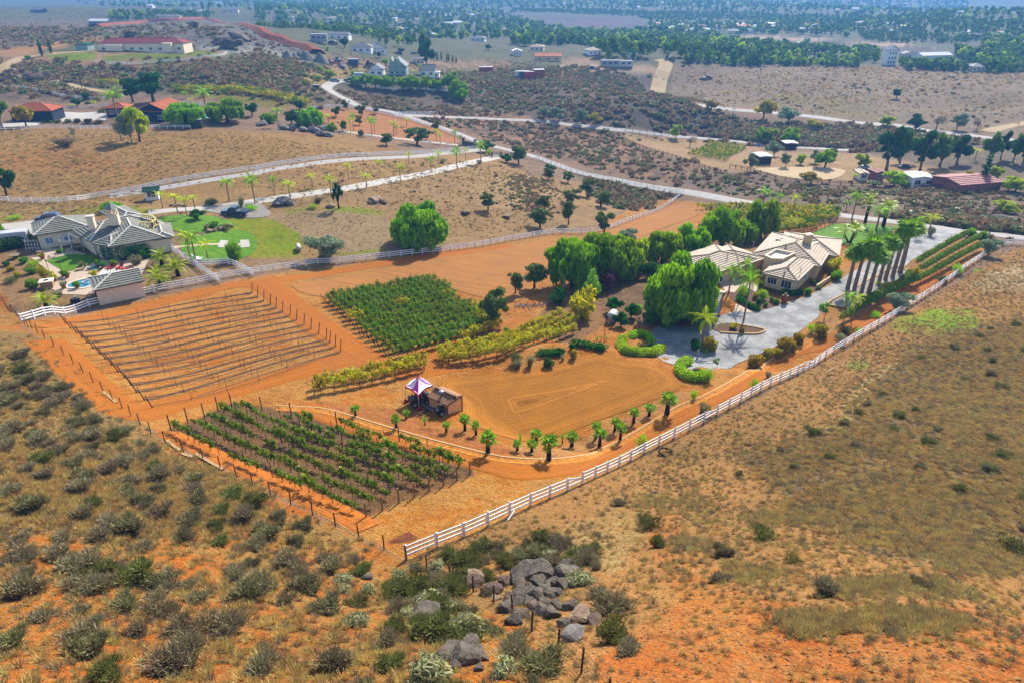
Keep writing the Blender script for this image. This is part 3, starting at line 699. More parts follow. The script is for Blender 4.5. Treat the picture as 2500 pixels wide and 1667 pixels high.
ribbon('bank_edge',[c1(190,575),c1(600,598),c1(900,676),c1(1300,798),c1(1700,911),c1(2100,1011),c2(0,1050),c2(300,1064),c2(650,1026),c2(820,966),c2(1000,880),c2(1300,707),c2(1500,585),c2(1800,455),c2(2150,255),c3(0,170),c3(230,55)],1,M['paleearth'],0.12,prof=[(-0.2,-0.12),(-0.1,0.14),(0.06,0.12),(0.2,-0.12)],n=14)
# left-hand home
Q4 = lambda x,y: (40 + x / 5.272,490 + y / 5.272)
Q5 = lambda x,y: (220 + x / 5.272,500 + y / 5.272)
Q6 = lambda x,y: (100 + x / 4.48,600 + y / 4.48)
patch('parking_slab',[b0(-300,520),b0(30,478),b0(330,442),b0(420,420),b0(420,560),b0(210,620),b0(220,680),b0(-200,680)],M['concrete'],0.02)
patch('pool_terrace',[b0(285,790),b0(420,700),b0(640,700),b0(900,800),b0(1100,810),b0(1380,790),b0(1330,850),b0(1290,960),b0(1300,1000),b0(780,1125),b0(560,1118),b0(430,1045),b0(520,960)],M['patio'],0.02)
patch('terrace_lawn',[b0(415,812),b0(620,755),b0(860,760),b0(900,800),b0(800,860),b0(640,910),b0(560,900)],M['lawn'],0.05)
patch('upper_lawn',[b0(1330,440),b0(1500,405),b0(1750,395),b0(1920,400),b0(2100,450),b0(2170,490),b0(2000,545),b0(1850,565),b0(1650,560),b0(1480,500)],M['lawn'],0.02,1)
patch('lower_lawn',[b0(1640,640),b0(1850,580),b0(2050,535),b0(2230,525),b0(2333,590),b0(2345,720),b0(2200,800),b0(1980,815),b0(1790,825),b0(1640,720)],M['lawn'],0.02,1)
patch('lawn_slab',[b0(1985,690),b0(2010,625),b0(2080,630),b0(2090,655),b0(2190,655),b0(2190,625),b0(2270,622),b0(2278,688)],M['concrete'],0.06)
ribbon('lawn_path',[b0(1560,690),b0(1750,675),b0(2000,660)],1.2,M['patio'],0.04)
patch('riding_arena',[a3(-150,1545),a3(100,1530),a3(500,1528),a3(720,1550),b3(680,40),b3(560,78),b3(280,70),b3(0,20),b3(-160,-20)],M['sand'],0.04,1)
# ------------------------------------------------------------------ foliage and copies
def unit(v): return v / (np.linalg.norm(v,axis=-1,keepdims=True) + 1e-9)
def leaves(blobs,n,size,mode='rand',seed=0,aspect=1.6,shell=0.55,flat=0.0):
    """n leaf-sized faces through the volume of some ellipsoids (cx cy cz rx ry rz): vertices, quads, tint"""
    g = np.random.default_rng(seed)
    b = np.asarray(blobs,float)
    w = (b[:,3] * b[:,4] * b[:,5]) ** (2 / 3); k = g.choice(len(b),n,p=w / w.sum())
    d = unit(g.normal(size=(n,3)))
    r = shell + (1 - shell) * g.random(n) ** 0.8
    r = np.where(g.random(n) < 0.12,r * 1.12,r)
    c = b[k,:3] + d * b[k,3:] * r[:,None]
    L = size * (0.65 + 0.7 * g.random(n)); Wd = L / aspect
    if mode == 'droop':
        ax = unit(np.column_stack([g.normal(size=n) * 0.22 + d[:,0] * 0.22,g.normal(size=n) * 0.22 + d[:,1] * 0.22,-np.ones(n)]))
    elif mode == 'up':
        ax = unit(np.column_stack([d[:,0] * 0.7 + g.normal(size=n) * .25,d[:,1] * 0.7 + g.normal(size=n) * .25,0.55 + 0.4 * g.random(n)]))
    else:
        ax = unit(g.normal(size=(n,3)) + d * 0.4)
    nr = unit(d + g.normal(size=(n,3)) * 0.7 + np.array([0,0,flat]))
    sd = unit(np.cross(ax,nr)) * Wd[:,None] / 2; ax = ax * L[:,None] / 2
    v = np.stack([c - ax - sd * 0.55,c - ax + sd * 0.55,c + ax * 1.0 + sd,c + ax * 1.0 - sd],1)
    if mode == 'up': v = np.stack([c - ax - sd,c - ax + sd,c + ax + sd * 0.25,c + ax - sd * 0.25],1)
    br = g.random(len(b))
    t = np.clip(0.45 * br[k] + 0.55 * g.random(n),0,1)
    return v.reshape(-1,3),np.arange(n * 4).reshape(n,4),np.repeat(t,4)
def leaf_mesh(name,mat,*sets):
    vs,qs,ts,o = [],[],[],0
    for v,q,t in sets:
        vs.append(v); qs.append(q + o); ts.append(t); o += len(v)
    return np_mesh(name,np.concatenate(vs),np.concatenate(qs),mat,{'tint': np.concatenate(ts)})
def blob_tree(h0,h1,r,n,seed,flat=0.8,br=0.42):
    """sub-crowns scattered in a rounded crown between heights h0 and h1, radius r"""
    g = np.random.default_rng(seed); out = []
    cz,hz = (h0 + h1) / 2,(h1 - h0) / 2
    for i in range(n):
        d = unit(g.normal(size=3)); q = g.random() ** 0.4 * 0.82
        s = br * (0.5 + 0.75 * g.random())
        out.append((d[0] * r * q,d[1] * r * q,cz + d[2] * hz * q,r * s,r * s,min(hz,r) * s * flat))
    return out
def spawn(kit,name,loc,rz=0.0,s=1.0,label=None,cat=None,group=None,tilt=(0,0)):
    """a thing from a kit of parts [(part, mesh, matrix or None, [sub-parts])]; every part is an object sharing its mesh"""
    if len(kit) == 1 and kit[0][2] is None and not kit[0][3]:
        e = bpy.data.objects.new(name,kit[0][1])
    else:
        e = bpy.data.objects.new(name,None); e.empty_display_size = 0.3
        def rec(items,par):
            for pn,me,mx,sub in items:
                o = bpy.data.objects.new(pn,me); COL.objects.link(o); o.parent = par
                if mx is not None: o.matrix_local = mx
                rec(sub,o)
        rec(kit,e)
    COL.objects.link(e)
    e.location = loc; e.rotation_euler = (tilt[0],tilt[1],rz)
    e.scale = (s,s,s) if not hasattr(s,'__len__') else s
    return tag(e,label,cat,group)
def scatter(name,pts,rz,sc,sources,kind='stuff',parent=None,pick=None):
    """ONE object of uncountable growth: copies of source meshes on points (geometry nodes)"""
    n = len(pts)
    me = bpy.data.meshes.new(name)
    me.vertices.add(n); me.vertices.foreach_set('co',np.asarray(pts,np.float32).ravel())
    for an,arr in (('rz',rz),('sc',sc)):
        a = me.attributes.new(an,'FLOAT','POINT'); a.data.foreach_set('value',np.asarray(arr,np.float32))
    a = me.attributes.new('pick','INT','POINT'); a.data.foreach_set('value',np.asarray(pick if pick is not None else RNG.integers(0,len(sources),n),np.int32))
    o = link(name,me,parent)
    ng = bpy.data.node_groups.new(name,'GeometryNodeTree')
    ng.interface.new_socket('Geometry',in_out='INPUT',socket_type='NodeSocketGeometry')
    ng.interface.new_socket('Geometry',in_out='OUTPUT',socket_type='NodeSocketGeometry')
    N = ng.nodes
    gi,go = N.new('NodeGroupInput'),N.new('NodeGroupOutput')
    g2i = N.new('GeometryNodeGeometryToInstance')
    for src in reversed(sources):
        oi = N.new('GeometryNodeObjectInfo'); oi.inputs['Object'].default_value = src; oi.transform_space = 'ORIGINAL'
        ng.links.new(oi.outputs['Geometry'],g2i.inputs[0])
    iop = N.new('GeometryNodeInstanceOnPoints'); iop.inputs['Pick Instance'].default_value = True
    def na(nm,typ):
        x = N.new('GeometryNodeInputNamedAttribute'); x.data_type = typ; x.inputs[0].default_value = nm; return x.outputs[0]
    cx = N.new('ShaderNodeCombineXYZ'); ng.links.new(na('rz','FLOAT'),cx.inputs[2])
    m2p = N.new('GeometryNodeMeshToPoints')
    ng.links.new(gi.outputs[0],m2p.inputs[0]); ng.links.new(m2p.outputs[0],iop.inputs['Points'])
    ng.links.new(g2i.outputs[0],iop.inputs['Instance']); ng.links.new(na('pick','INT'),iop.inputs['Instance Index'])
    ng.links.new(cx.outputs[0],iop.inputs['Rotation']); ng.links.new(na('sc','FLOAT'),iop.inputs['Scale'])
    ng.links.new(iop.outputs[0],go.inputs[0])
    md = o.modifiers.new('copies','NODES'); md.node_group = ng
    return tag(o,kind=kind)
# ------------------------------------------------------------------ fences
def post_mesh(h,w,mat,cap=True):
    mb = MB(); mb.box((0,0,h / 2 - 0.15),(w,w,h + 0.3))
    if cap: mb.add([(-w * .62,-w * .62,h),(w * .62,-w * .62,h),(w * .62,w * .62,h),(-w * .62,w * .62,h),(0,0,h + w * 0.5)],[(0,1,4),(1,2,4),(2,3,4),(3,0,4),(3,2,1,0)])
    return mb.mesh('post',mat)
def beam_mesh(name,mat):
    return MB().box((0.5,0,0),(1,1,1)).mesh(name,mat)
RAIL = {}
def fence(name,label,px,mat='white',h=1.37,w=0.15,rails=(1.22,0.82,0.42),spacing=2.44,thick=(0.05,0.15),cat='fence',odd=0.0,group=None,seed=0,lean=0.0,line=None):
    g = random.Random(seed)
    pts = line or [Vector((p.x,p.y,float(gz(p.x,p.y)))) for p in path3(px,6)]
    L = [0.0]
    for a,b in zip(pts,pts[1:]): L.append(L[-1] + (b.xy - a.xy).length)
    n = max(1,round(L[-1] / spacing)); base = []
    for k in range(n + 1):
        s = L[-1] * k / n; i = min(max(1,next((j for j,l_ in enumerate(L) if l_ >= s - 1e-6),len(L) - 1)),len(L) - 1)
        t = (s - L[i - 1]) / max(1e-6,L[i] - L[i - 1]); q = pts[i - 1].lerp(pts[i],t)
        base.append(Vector((q.x,q.y,float(gz(q.x,q.y)))))
    e = bpy.data.objects.new(name,None); COL.objects.link(e); e.location = base[0]
    tag(e,label,cat,group)
    key = (mat,h,w)
    if key not in RAIL: RAIL[key] = (post_mesh(h,w,M[mat],w > 0.09),beam_mesh('rail',M[mat]))
    pm,rm = RAIL[key]
    tops = []
    for i,b in enumerate(base):
        d = (base[min(i + 1,n)] - base[max(i - 1,0)])
        a = math.atan2(d.y,d.x)
        tx,ty = (g.uniform(-lean,lean),g.uniform(-lean,lean))
        link('post',pm,e,loc=b - base[0],rot=(tx,ty,a))
    for i in range(n):
        a,b = base[i] - base[0],base[i + 1] - base[0]
        for j,z in enumerate(rails):
            za = zb = z
            if g.random() < odd: zb = max(0.2,z - g.choice((0.35,0.5)))
            elif g.random() < odd * .6: za = max(0.2,z - 0.4)
            p,q = a + Vector((0,0,za)),b + Vector((0,0,zb)); d = q - p
            r_ = bpy.data.objects.new('rail',rm); COL.objects.link(r_); r_.parent = e
            r_.location = p; r_.rotation_euler = d.to_track_quat('X','Z').to_euler(); r_.scale = (d.length,thick[0],thick[1])
    return e
M['white'] = M['white']
fence('rail_fence','long white three-rail board fence along the front slope, with slipped boards',[(992,1365),(1053,1340),(1104,1320),(1145,1303),(1228,1265),(1306,1229),(1400,1190),(1533,1127),(1612,1085),(1710,1034),(1800,985),(1875,944),(1949,911),(2013,874),(2080,834),(2150,793),(2220,749),(2292,703),(2345,665),(2398,629),(2432,606),(2452,600),(2475,598),(2530,604),(2600,615)],odd=0.05,seed=3,lean=0.03)
fence('rail_fence','white three-rail fence between the orange land and the neighbouring yard',[(52,788),(90,777),(200,757),(330,727),(455,699),(540,681),(620,669),(750,660 - 11),(830,643),(1020,622),(1155,605),(1250,588),(1354,571),(1426,571),(1480,562),(1520,548),(1560,534),(1591,524),(1625,507),(1648,490),(1668,475)],seed=4)
fence('rail_fence','white three-rail fence curving below the tan pasture beside the pale lane',[b0(-120,262),b0(115,280),b0(330,285),b0(590,280),b0(850,245),b0(1080,205),b0(1300,165),b0(1560,105),b0(1840,60),b0(2333,-15),a1(0,1553),a1(400,1485),a1(780,1440),a1(1100,1425),a1(1400,1412),a1(1750,1392),a1(2000,1362)],seed=5)
fence('rail_fence','white rail fence following the country road above the dark gully',[(1668,473),b2(1480,195),b2(1230,150),b2(1000,105),b2(800,60),b2(570,12),a2(330,1490),a2(220,1440)],seed=6)
fence('pen_fence','short white fence stub closing the small pen beside the lower lawn',[b0(1790,855),b0(1940,855),b0(2085,845)],spacing=2.2,seed=7)
fence('pen_fence','white pen fence running down from the lawn to the long fence',[b0(2090,845),b0(2200,890),b0(2320,960)],spacing=2.4,seed=8)
fence('pen_fence','white fence descending beside the date palms from house to long fence',[b0(1520,700),b0(1640,770),b0(1760,850),b0(1880,930),b0(2010,1020)],spacing=2.2,seed=9)
fence('rail_fence','white fence beside the curving road by the orange palm lot',[a1(530,1000),a1(800,985),a1(1000,1010),a1(1170,1045),a1(1400,1100),a1(1590,1160),a1(1690,1190),a1(1870,1270)],seed=10)
fence('rail_fence','white fence in front of the dark blue ranch house',[a0(-100,1195),a0(240,1190),a0(640,1180),a0(1100,1185),a0(1370,1178),a0(1740,1178)],rails=(1.22,0.7),seed=11)
fence('rail_fence','white fence around the green bank below the hilltop house',[a0(860,572),a0(1000,585),a0(1220,592),a0(1500,570),a0(1800,540),a0(2010,515),a0(2070,495)],seed=12)
fence('rail_fence','white fence running down past the boulder pile',[a0(-150,785),a0(0,798),a0(250,820),a0(430,850),a0(620,895),a0(800,912),a0(980,910)],seed=13)
fence('rail_fence','white two-rail fence behind the ranch concrete yard',[a0(495,1005),a0(700,1000),a0(860,985),a0(980,970)],rails=(1.2,0.6),seed=14)
fence('rail_fence','white fence stretch beyond the ranch house pool',[a0(1560,940),a0(1700,955),a0(1880,975)],seed=15)
fence('rail_fence','white fence below the tree hedge of the green-gabled house',[a1(1070,808),a1(1300,822),a1(1600,835),a1(1760,835)],seed=16)
fence('rail_fence','white fence along the short spur above the scrub',[a1(1270,1048),a1(1450,1048),a1(1650,1042)],seed=17)
fence('wooden_fence','dark brown board fence on top of the shaded bank',[b3(1240,345),b3(1400,350),b3(1700,375),b3(2040,405)],'darkwood',1.4,0.16,(1.25,0.8,0.4),3.0,seed=18)
fence('wooden_fence','short dark board fence by the palms at the roadside',[b3(460,325),b3(560,318),b3(690,312)],'darkwood',1.4,0.16,(1.25,0.75),3.0,seed=19)
fence('wooden_fence','brown rail fence below the sandy riding arena',[b3(-350,-35),b3(0,45),b3(240,92),b3(480,112),b3(700,122),b3(1000,135),b3(1250,145),b3(1700,165),b3(2190,180)],'darkwood',1.4,0.16,(1.2,0.7),3.6,seed=20)
fence('wooden_fence','brown rail fence along the scrub edge of the horse ground',[a2(1010,1275),a2(1300,1390),a2(1500,1450),a2(1700,1520),a2(1900,1580)],'darkwood',1.4,0.16,(1.2,0.7),3.6,seed=21)
fence('wooden_fence','brown rail fence around the far end of the horse ground',[a2(1030,1195),a2(1200,1215),a2(1430,1240)],'darkwood',1.4,0.16,(1.2,0.7),3.6,seed=22)
fence('wooden_fence','inner brown rail fence across the round pen',[a2(1090,1235),a2(1220,1260),a2(1360,1290)],'darkwood',1.4,0.16,(1.2,0.7),3.6,seed=25)
fence('rail_fence','white rail fence at the upper corner beyond the dark bank',[b3(2040,435),b3(2130,440),b3(2333,490),b3(2600,560)],rails=(1.25,0.85,0.45),seed=23)
fence('lawn_fence','grey wire-and-rail fence between the vine block and the bright lawn',[b3(-60,605),b3(150,600),b3(330,582),b3(470,530),b3(590,480)],'greywood',1.3,0.09,(1.25,),2.4,(0.08,0.1),seed=24)
# wire fence on steel posts round the lower edge
wf = [(5,735),(54,790),(86,810),(130,846),(180,890),(240,945),(290,990),(360,1052),(414,1087),(442,1100),(498,1124),(555,1152),(650,1204),(763,1258),(806,1278),(854,1302),(902,1326),(947,1346),(990,1368),(1052,1396),(1108,1421),(1160,1447),(1228,1483),(1292,1535),(1366,1590),(1440,1665),(1480,1720)]
fence('wire_fence','thin wire fence on rusty steel posts along the scrub edge',wf,'rust',1.45,0.07,(1.4,1.05,0.7,0.35),2.6,(0.012,0.012),seed=26,lean=0.04)
kb = MB()
for a,b in (((408,1078),(440,1102)),((446,1110),(470,1118)),((478,1110),(545,1148)),((252,958),(285,985))):
    p,q = P(*map(float,a)),P(*map(float,b)); kb.bar(p + Vector((0,0,.1)),q + Vector((0,0,.1)),0.28,0.22)
tag(kb.obj('concrete_strip',M['paleearth']),'broken pale concrete strip at the foot of the wire fence','kerb')
bd = MB(); p,q = P(*c3(525,262)),P(*c3(612,214)); bd.bar(p + Vector((0,0,.08)),q + Vector((0,0,.08)),0.22,0.06)
tag(bd.obj('fallen_board',M['post']),'pale fallen board lying in the dry grass outside the fence','board')
bd = MB(); p,q = P(1240.,1272.),P(1256.,1258.); bd.bar(p + Vector((0,0,.1)),q + Vector((0,0,.5)),0.06,0.15)
tag(bd.obj('fallen_board',M['white']),'white fence board leaning against the front fence near its corner','board')
# ------------------------------------------------------------------ vines and trellises
def vine_kit(seed,mat,n=190,w=0.95,h0=0.88,h1=1.62,thin=0.24):
    g = np.random.default_rng(seed)
    mb = MB(); mb.tube([(0,0,-0.1),(0.04,0.02,0.45),(0,0,0.9)],[0.045,0.035,0.03],5)
    mb.tube([(0,0,0.88),(0.4,0.02,0.98),(0.8,0,0.96)],[0.025,0.02,0.012],4); mb.tube([(0,0,0.88),(-0.4,0.02,0.98),(-0.8,0,0.96)],[0.025,0.02,0.012],4)
    bl = []
    for i in range(7):
        x = (i - 3) / 3 * w * 0.8 + g.normal() * 0.1
        s = 0.75 + 0.6 * g.random()
        bl.append((x,g.normal() * 0.08,(h0 + h1) / 2 + g.normal() * 0.14,0.34 * s,thin * s,(h1 - h0) / 2 * s))
    return [('trunk',mb.mesh('trunk',M['bark']),None,[]),('foliage',leaf_mesh('foliage',M[mat],leaves(bl,n,0.2,'rand',seed,1.2,0.3)),None,[])]
VK = [vine_kit(i,'vine',130 + 35 * (i % 3),h1=1.55 + 0.1 * (i % 3)) for i in range(5)]
VKY = [vine_kit(20 + i,'vine_y',260,1.0,0.75,1.95,0.45) for i in range(4)]
VKB = [vine_kit(40 + i,'vine_b',240,1.0,0.7,1.9,0.55) for i in range(3)]
VKA = [vine_kit(50 + i,'vine_y',220,1.0,0.7,1.85,0.5) for i in range(2)]
stake_m = MB().box((0,0,0.85),(0.045,0.045,2.0)).mesh('stake',M['rust'])
thin_m = MB().box((0,0,0.8),(0.035,0.035,1.9)).mesh('stake',M['rust'])
endp_m = MB().tube([(0,0,-0.3),(0,0,1.6)],0.075,7).mesh('end_post',M['post'])
endd_m = MB().tube([(0,0,-0.3),(0,0,1.9)],0.06,7).mesh('end_post',M['rust'])
strand = beam_mesh('wire',M['wire']); hose = beam_mesh('drip_hose',M['hose'])
def G(p): return Vector((p[0],p[1],float(gz(p[0],p[1]))))
def stretch(me,name,e,p,q,w):
    d = q - p; o = bpy.data.objects.new(name,me); COL.objects.link(o); o.parent = e
    o.location = p - e.location; o.rotation_euler = d.to_track_quat('X','Z').to_euler(); o.scale = (d.length,w,w)
def trellis(a,b,label,group,gap,ends=('rust','post'),stake=stake_m,wires=(1.0,1.5),tilt=0.0,drip=None,skip=()):
    a,b = G(a),G(b); d = (b - a); L = d.xy.length; n = max(1,round(L / gap)); ang = math.atan2(d.y,d.x)
    e = bpy.data.objects.new('trellis_row',None); COL.objects.link(e); e.location = a; tag(e,label,'trellis',group)
    for k,q in ((0,a),(1,b)):
        o = link('end_post',endp_m if ends[k] == 'post' else endd_m,e,loc=q - a,rot=(0,(-tilt if k == 0 else tilt),ang))
    prev = a
    for k in range(1,n + 1):
        q = G(a.lerp(b,k / n))
        if k < n: link('stake',stake,e,loc=q - a,rot=(0,0,ang))
        for z in wires: stretch(strand,'wire',e,prev + Vector((0,0,z)),q + Vector((0,0,z)),0.012)
        if drip is not None: stretch(hose,'drip_hose',e,prev + Vector((0,0,drip)),q + Vector((0,0,drip)),0.05)
        prev = q
    return a,b,n,ang
n_ind = 0
# lower vineyard, rows counted from the wire fence
rows = [((418,1050),(894,1262)),((459,1031),(934,1246)),((500,1019),(974,1227)),((533,1003),(1012,1213)),((566,992),(1048,1197)),((640,1002),(1083,1185)),((712,1018),(1116,1171)),((823,1040),(1147,1158)),((975,1078),(1120,1140))]
rv = random.Random(5)
for r,(a,b) in enumerate(rows):
    A,B = P(*map(float,a)),P(*map(float,b))
    trellis(A,B,f'trellis row of the near vineyard, {nth(r + 1)} row counted from the wire fence','near vineyard trellis rows',3.6)
    L = (B - A).xy.length; n = int(L / 1.75)
    for k in range(n):
        t = (k + 0.7) / (n + 0.6)
        if rv.random() < 0.07: continue
        q = G(A.lerp(B,t)); yaw = math.atan2(B.y - A.y,B.x - A.x)
        sc = rv.uniform(0.66,1.12)
        if t < 0.08 or t > 0.93: sc *= 0.85
        spawn(VK[rv.randrange(5)],'grapevine',q,yaw + (math.pi if rv.random() < .5 else 0),(sc * rv.uniform(.85,1.1),sc,sc * rv.uniform(0.85,1.05)),f'green grapevine, {nth(n - k)} from the pale end post in the {nth(r + 1)} row from the wire fence','grapevine','grapevines in the near vineyard')
        n_ind += 1
# two-row hedge of yellowing vines by the tent
for r,(a,b) in enumerate((((768,962),(1036,905)),((772,946),(1040,892)))):
    A,B = P(*map(float,a)),P(*map(float,b)); L = (B - A).xy.length; n = int(L / 1.55)
    trellis(A,B,('front','back')[r] + ' trellis row of the short vine strip near the tent','short vine strip trellis rows',4.0,wires=(1.0,))
    for k in range(n):
        q = G(A.lerp(B,(k + 0.5) / n)); sc = rv.uniform(0.9,1.15)
        spawn(VKY[rv.randrange(4)],'grapevine',q,math.atan2(B.y - A.y,B.x - A.x) + rv.choice((0,math.pi)),(sc,sc,sc),f'yellowing grapevine, {nth(n - k)} from the tent in the {("front", "back")[r]} row of the short strip','grapevine','grapevines in the short strip')
        n_ind += 1
# longer band of golden vines up to the garden
for r in range(4):
    f = r / 3
    a = (1072 + 10 * f,872 + 18 * f); m_ = (1235 - 8 * f,838 + 34 * f); b = (1372 + 58 * f,778 + 20 * f)
    if r == 3: b = (1405,812)
    A,Bm,B = P(*a),P(*m_),P(*b)
    for h_,(s0,s1) in enumerate(((A,Bm),(Bm,B))):
        L = (s1 - s0).xy.length; n = int(L / 1.6)
        for k in range(n):
            q = G(s0.lerp(s1,(k + 0.5) / n)); sc = rv.uniform(0.9,1.15)
            spawn(VKY[rv.randrange(4)],'grapevine',q,math.atan2(s1.y - s0.y,s1.x - s0.x) + rv.choice((0,math.pi)),(sc,sc,sc),f'golden grapevine in the {("farther", "nearer")[h_ == 0]} half of the long band, {nth(k + 1)} along, {nth(4 - r)} row from front','grapevine','grapevines in the long golden band')
            n_ind += 1
# dense square block; the rows nearest the viewer as single vines, the rest as one mass
blk = [(p[0],p[1]) for p in PL([(798,737),(1046,691),(1075,703),(1107,727),(1092,742),(1150,757),(1212,800),(1200,822),(1120,842),(962,874)])]
c00,c01,c10 = P(798.,737.),P(1046.,691.),P(962.,874.)
u = (c01 - c00).xy.normalized(); dn = (c10 - c00).xy
nrow = int(dn.length / 1.9); mass = []; massy = []
bpoly = np.array(blk)
for r in range(nrow + 1):
    s0 = c00.xy + dn * (r / nrow)
    ts = np.arange(0.8,60,1.45); xy = np.array([s0 + u * t for t in ts]); ins = sdist(bpoly,xy[:,0],xy[:,1]) > -0.6
    ks = [k for k in range(len(ts)) if ins[k]]
    for c_,k in enumerate(ks):
        q = G(xy[k]); yaw = math.atan2(u.y,u.x) + rv.choice((0,math.pi)); sc = rv.uniform(0.92,1.15)
        yel = float(vnoise(np.array([q.x]),np.array([q.y]),7,9)[0]) > 0.58 and r > nrow * 0.35
        near = nrow - r
        if near < 3 and n_ind < 297:
            spawn((VKA if yel else VKB)[rv.randrange(2)],'grapevine',q,yaw,(sc,sc,sc),f'grapevine of the dense square block, {nth(c_ + 1)} from the track in its {nth(near + 1)} nearest row','grapevine','grapevines on the near side of the dense block'); n_ind += 1
        else: (massy if yel else mass).append((q,yaw,sc))
    sp = G(s0 - u * 0.6)
for r in range(nrow + 1):           # leaning end posts of the block
    s0 = c00.xy + dn * (r / nrow) - u * 0.4
    spawn([('vineyard_post',endd_m,None,[])],'vineyard_post',G(s0),0,0.95,f'dark leaning end post of the dense vine block, {nth(nrow + 1 - r)} from its near corner','post','leaning end posts of the dense vine block',tilt=(-u.y * -0.35,-u.x * 0.35))
# vines by the driveway and behind the house, far plots
for (a,b) in (((2236,652),(2370,576)),((2250,667),(2386,591)),((2134,742),(2392,610)),((2050,790),(2140,738))):
    A,B = P(*map(float,a)),P(*map(float,b)); L = (B - A).xy.length; n = int(L / 1.5)
    for k in range(n): mass.append((G(A.lerp(B,(k + .5) / n)),math.atan2(B.y - A.y,B.x - A.x),rv.uniform(.9,1.15)))
for (a,b,c,d,m_) in (((1700,512),(2050,522),(1830,560),(2040,540),7),((1840,545),(2010,532),(1880,575),(1990,560),6)):
    for r in range(m_):
        f = r / (m_ - 1)
        A,B = P(a + (c - a) * f if False else a[0] + (c[0] - a[0]) * f,a[1] + (c[1] - a[1]) * f),P(b[0] + (d[0] - b[0]) * f,b[1] + (d[1] - b[1]) * f)
        L = (B - A).xy.length; n = int(L / 1.6)
        for k in range(n): massy.append((G(A.lerp(B,(k + .5) / n)),math.atan2(B.y - A.y,B.x - A.x),rv.uniform(.9,1.2)))
for r in range(14):                 # small plot in the horse ground
    f = r / 13
    A,B = P(*a2(1600 + 330 * f * 1.0,1420 + 60 * f - 0)),P(*a2(1820 + 320 * f,1300 + 40 * f))
    L = (B - A).xy.length; n = int(L / 2.4)
    for k in range(n):
        (massy if rv.random() < .5 else mass).append((G(A.lerp(B,(k + .5) / n)),math.atan2(B.y - A.y,B.x - A.x),rv.uniform(.5,.8)))
for (p0,p1,p2,p3,m_) in ((a0(1560,815),a1(500,945),a0(1600,850),a1(480,985),5),(a0(880,755),a0(1100,760),a0(900,780),a0(1100,780),3)):
    for r in range(m_):
        f = r / (m_ - 1); A,B = P(p0[0] + (p2[0] - p0[0]) * f,p0[1] + (p2[1] - p0[1]) * f),P(p1[0] + (p3[0] - p1[0]) * f,p1[1] + (p3[1] - p1[1]) * f)
        L = (B - A).xy.length; n = int(L / 2.5)
        for k in range(n): massy.append((G(A.lerp(B,(k + .5) / n)),math.atan2(B.y - A.y,B.x - A.x),rv.uniform(.9,1.3)))
def first_child(kind,meshes):      # objects already standing in the scene whose meshes the masses reuse
    return [next(o for o in scene.objects if o.data == m_) for m_ in meshes]
fol_b = [k[1][1] for k in VKB]; fol_y = [k[1][1] for k in VKY]
srcs = [o for me in fol_b + fol_y for o in [next((o for o in scene.objects if o.data == me),None)] if o]
nb_ = sum(o.data in fol_b for o in srcs)
allp = mass + massy
scatter('vine_canopy',[p for p,_,_ in allp],[a for _,a,_ in allp],[s for _,_,s in allp],srcs,
        pick=[rv.randrange(nb_) for _ in mass] + [nb_ + rv.randrange(len(srcs) - nb_) if rv.random() < .7 else rv.randrange(nb_) for _ in massy])
# bare young vineyard on the left: stakes, end posts, drip lines
lft = [(162,792),(173,802),(187,813),(201,824),(214,837),(228,850),(244,864),(257,876),(273,891),(288,907),(304,921),(321,940),(334,957),(353,976),(373,996)]
rgt = [(615,716),(629,726),(644,736),(660,745),(674,753),(690,762),(708,772),(724,783),(742,795),(759,805),(778,817),(796,831),(805,838),(818,848),(831,860)]
for r,(a,b) in enumerate(zip(lft,rgt)):
    A,B = P(*map(float,a)),P(*map(float,b))
    trellis(A,B,f'bare trellis row with thin stakes on orange soil, {nth(r + 1)} from the white fence','bare trellis rows of the young vineyard',4.6,('rust','rust'),thin_m,wires=(),tilt=0.22,drip=0.28)
    ribbon('mulch_strip',[a,((a[0] + b[0]) / 2,(a[1] + b[1]) / 2),b],0.9,M['vinesoil'],0.02,n=12)
# ------------------------------------------------------------------ trees, palms, shrubs: kits
def limb_trunk(h,r,n,spread,top,seed,mat,lean=0.1):
    g = random.Random(seed); mb = MB()
    lx,ly = g.uniform(-lean,lean) * h,g.uniform(-lean,lean) * h
    fork = Vector((lx,ly,h))
    mb.tube([(0,0,-0.4),(lx * .3,ly * .3,h * 0.4),fork],[r * 1.35,r,r * 0.85],8)
    for i in range(n):
        a = 2 * math.pi * i / n + g.uniform(-.4,.4); s = spread * g.uniform(.6,1.1)
        e = Vector((math.cos(a) * s,math.sin(a) * s,top * g.uniform(.8,1.05)))
        m_ = fork.lerp(e,0.5) + Vector((0,0,g.uniform(-.1,.3)))
        mb.tube([fork,m_,e],[r * .6,r * .38,r * .12],6)
        for j in range(2):
            e2 = m_ + Vector((g.uniform(-1,1) * s * .4,g.uniform(-1,1) * s * .4,(top - h) * g.uniform(.2,.6)))
            mb.tube([m_,e2],[r * .3,r * .08],5)
    return mb.mesh('trunk',mat,True)
KIT = {}
def add_kit(name,H,Rr,parts): KIT[name] = (H,Rr,parts)
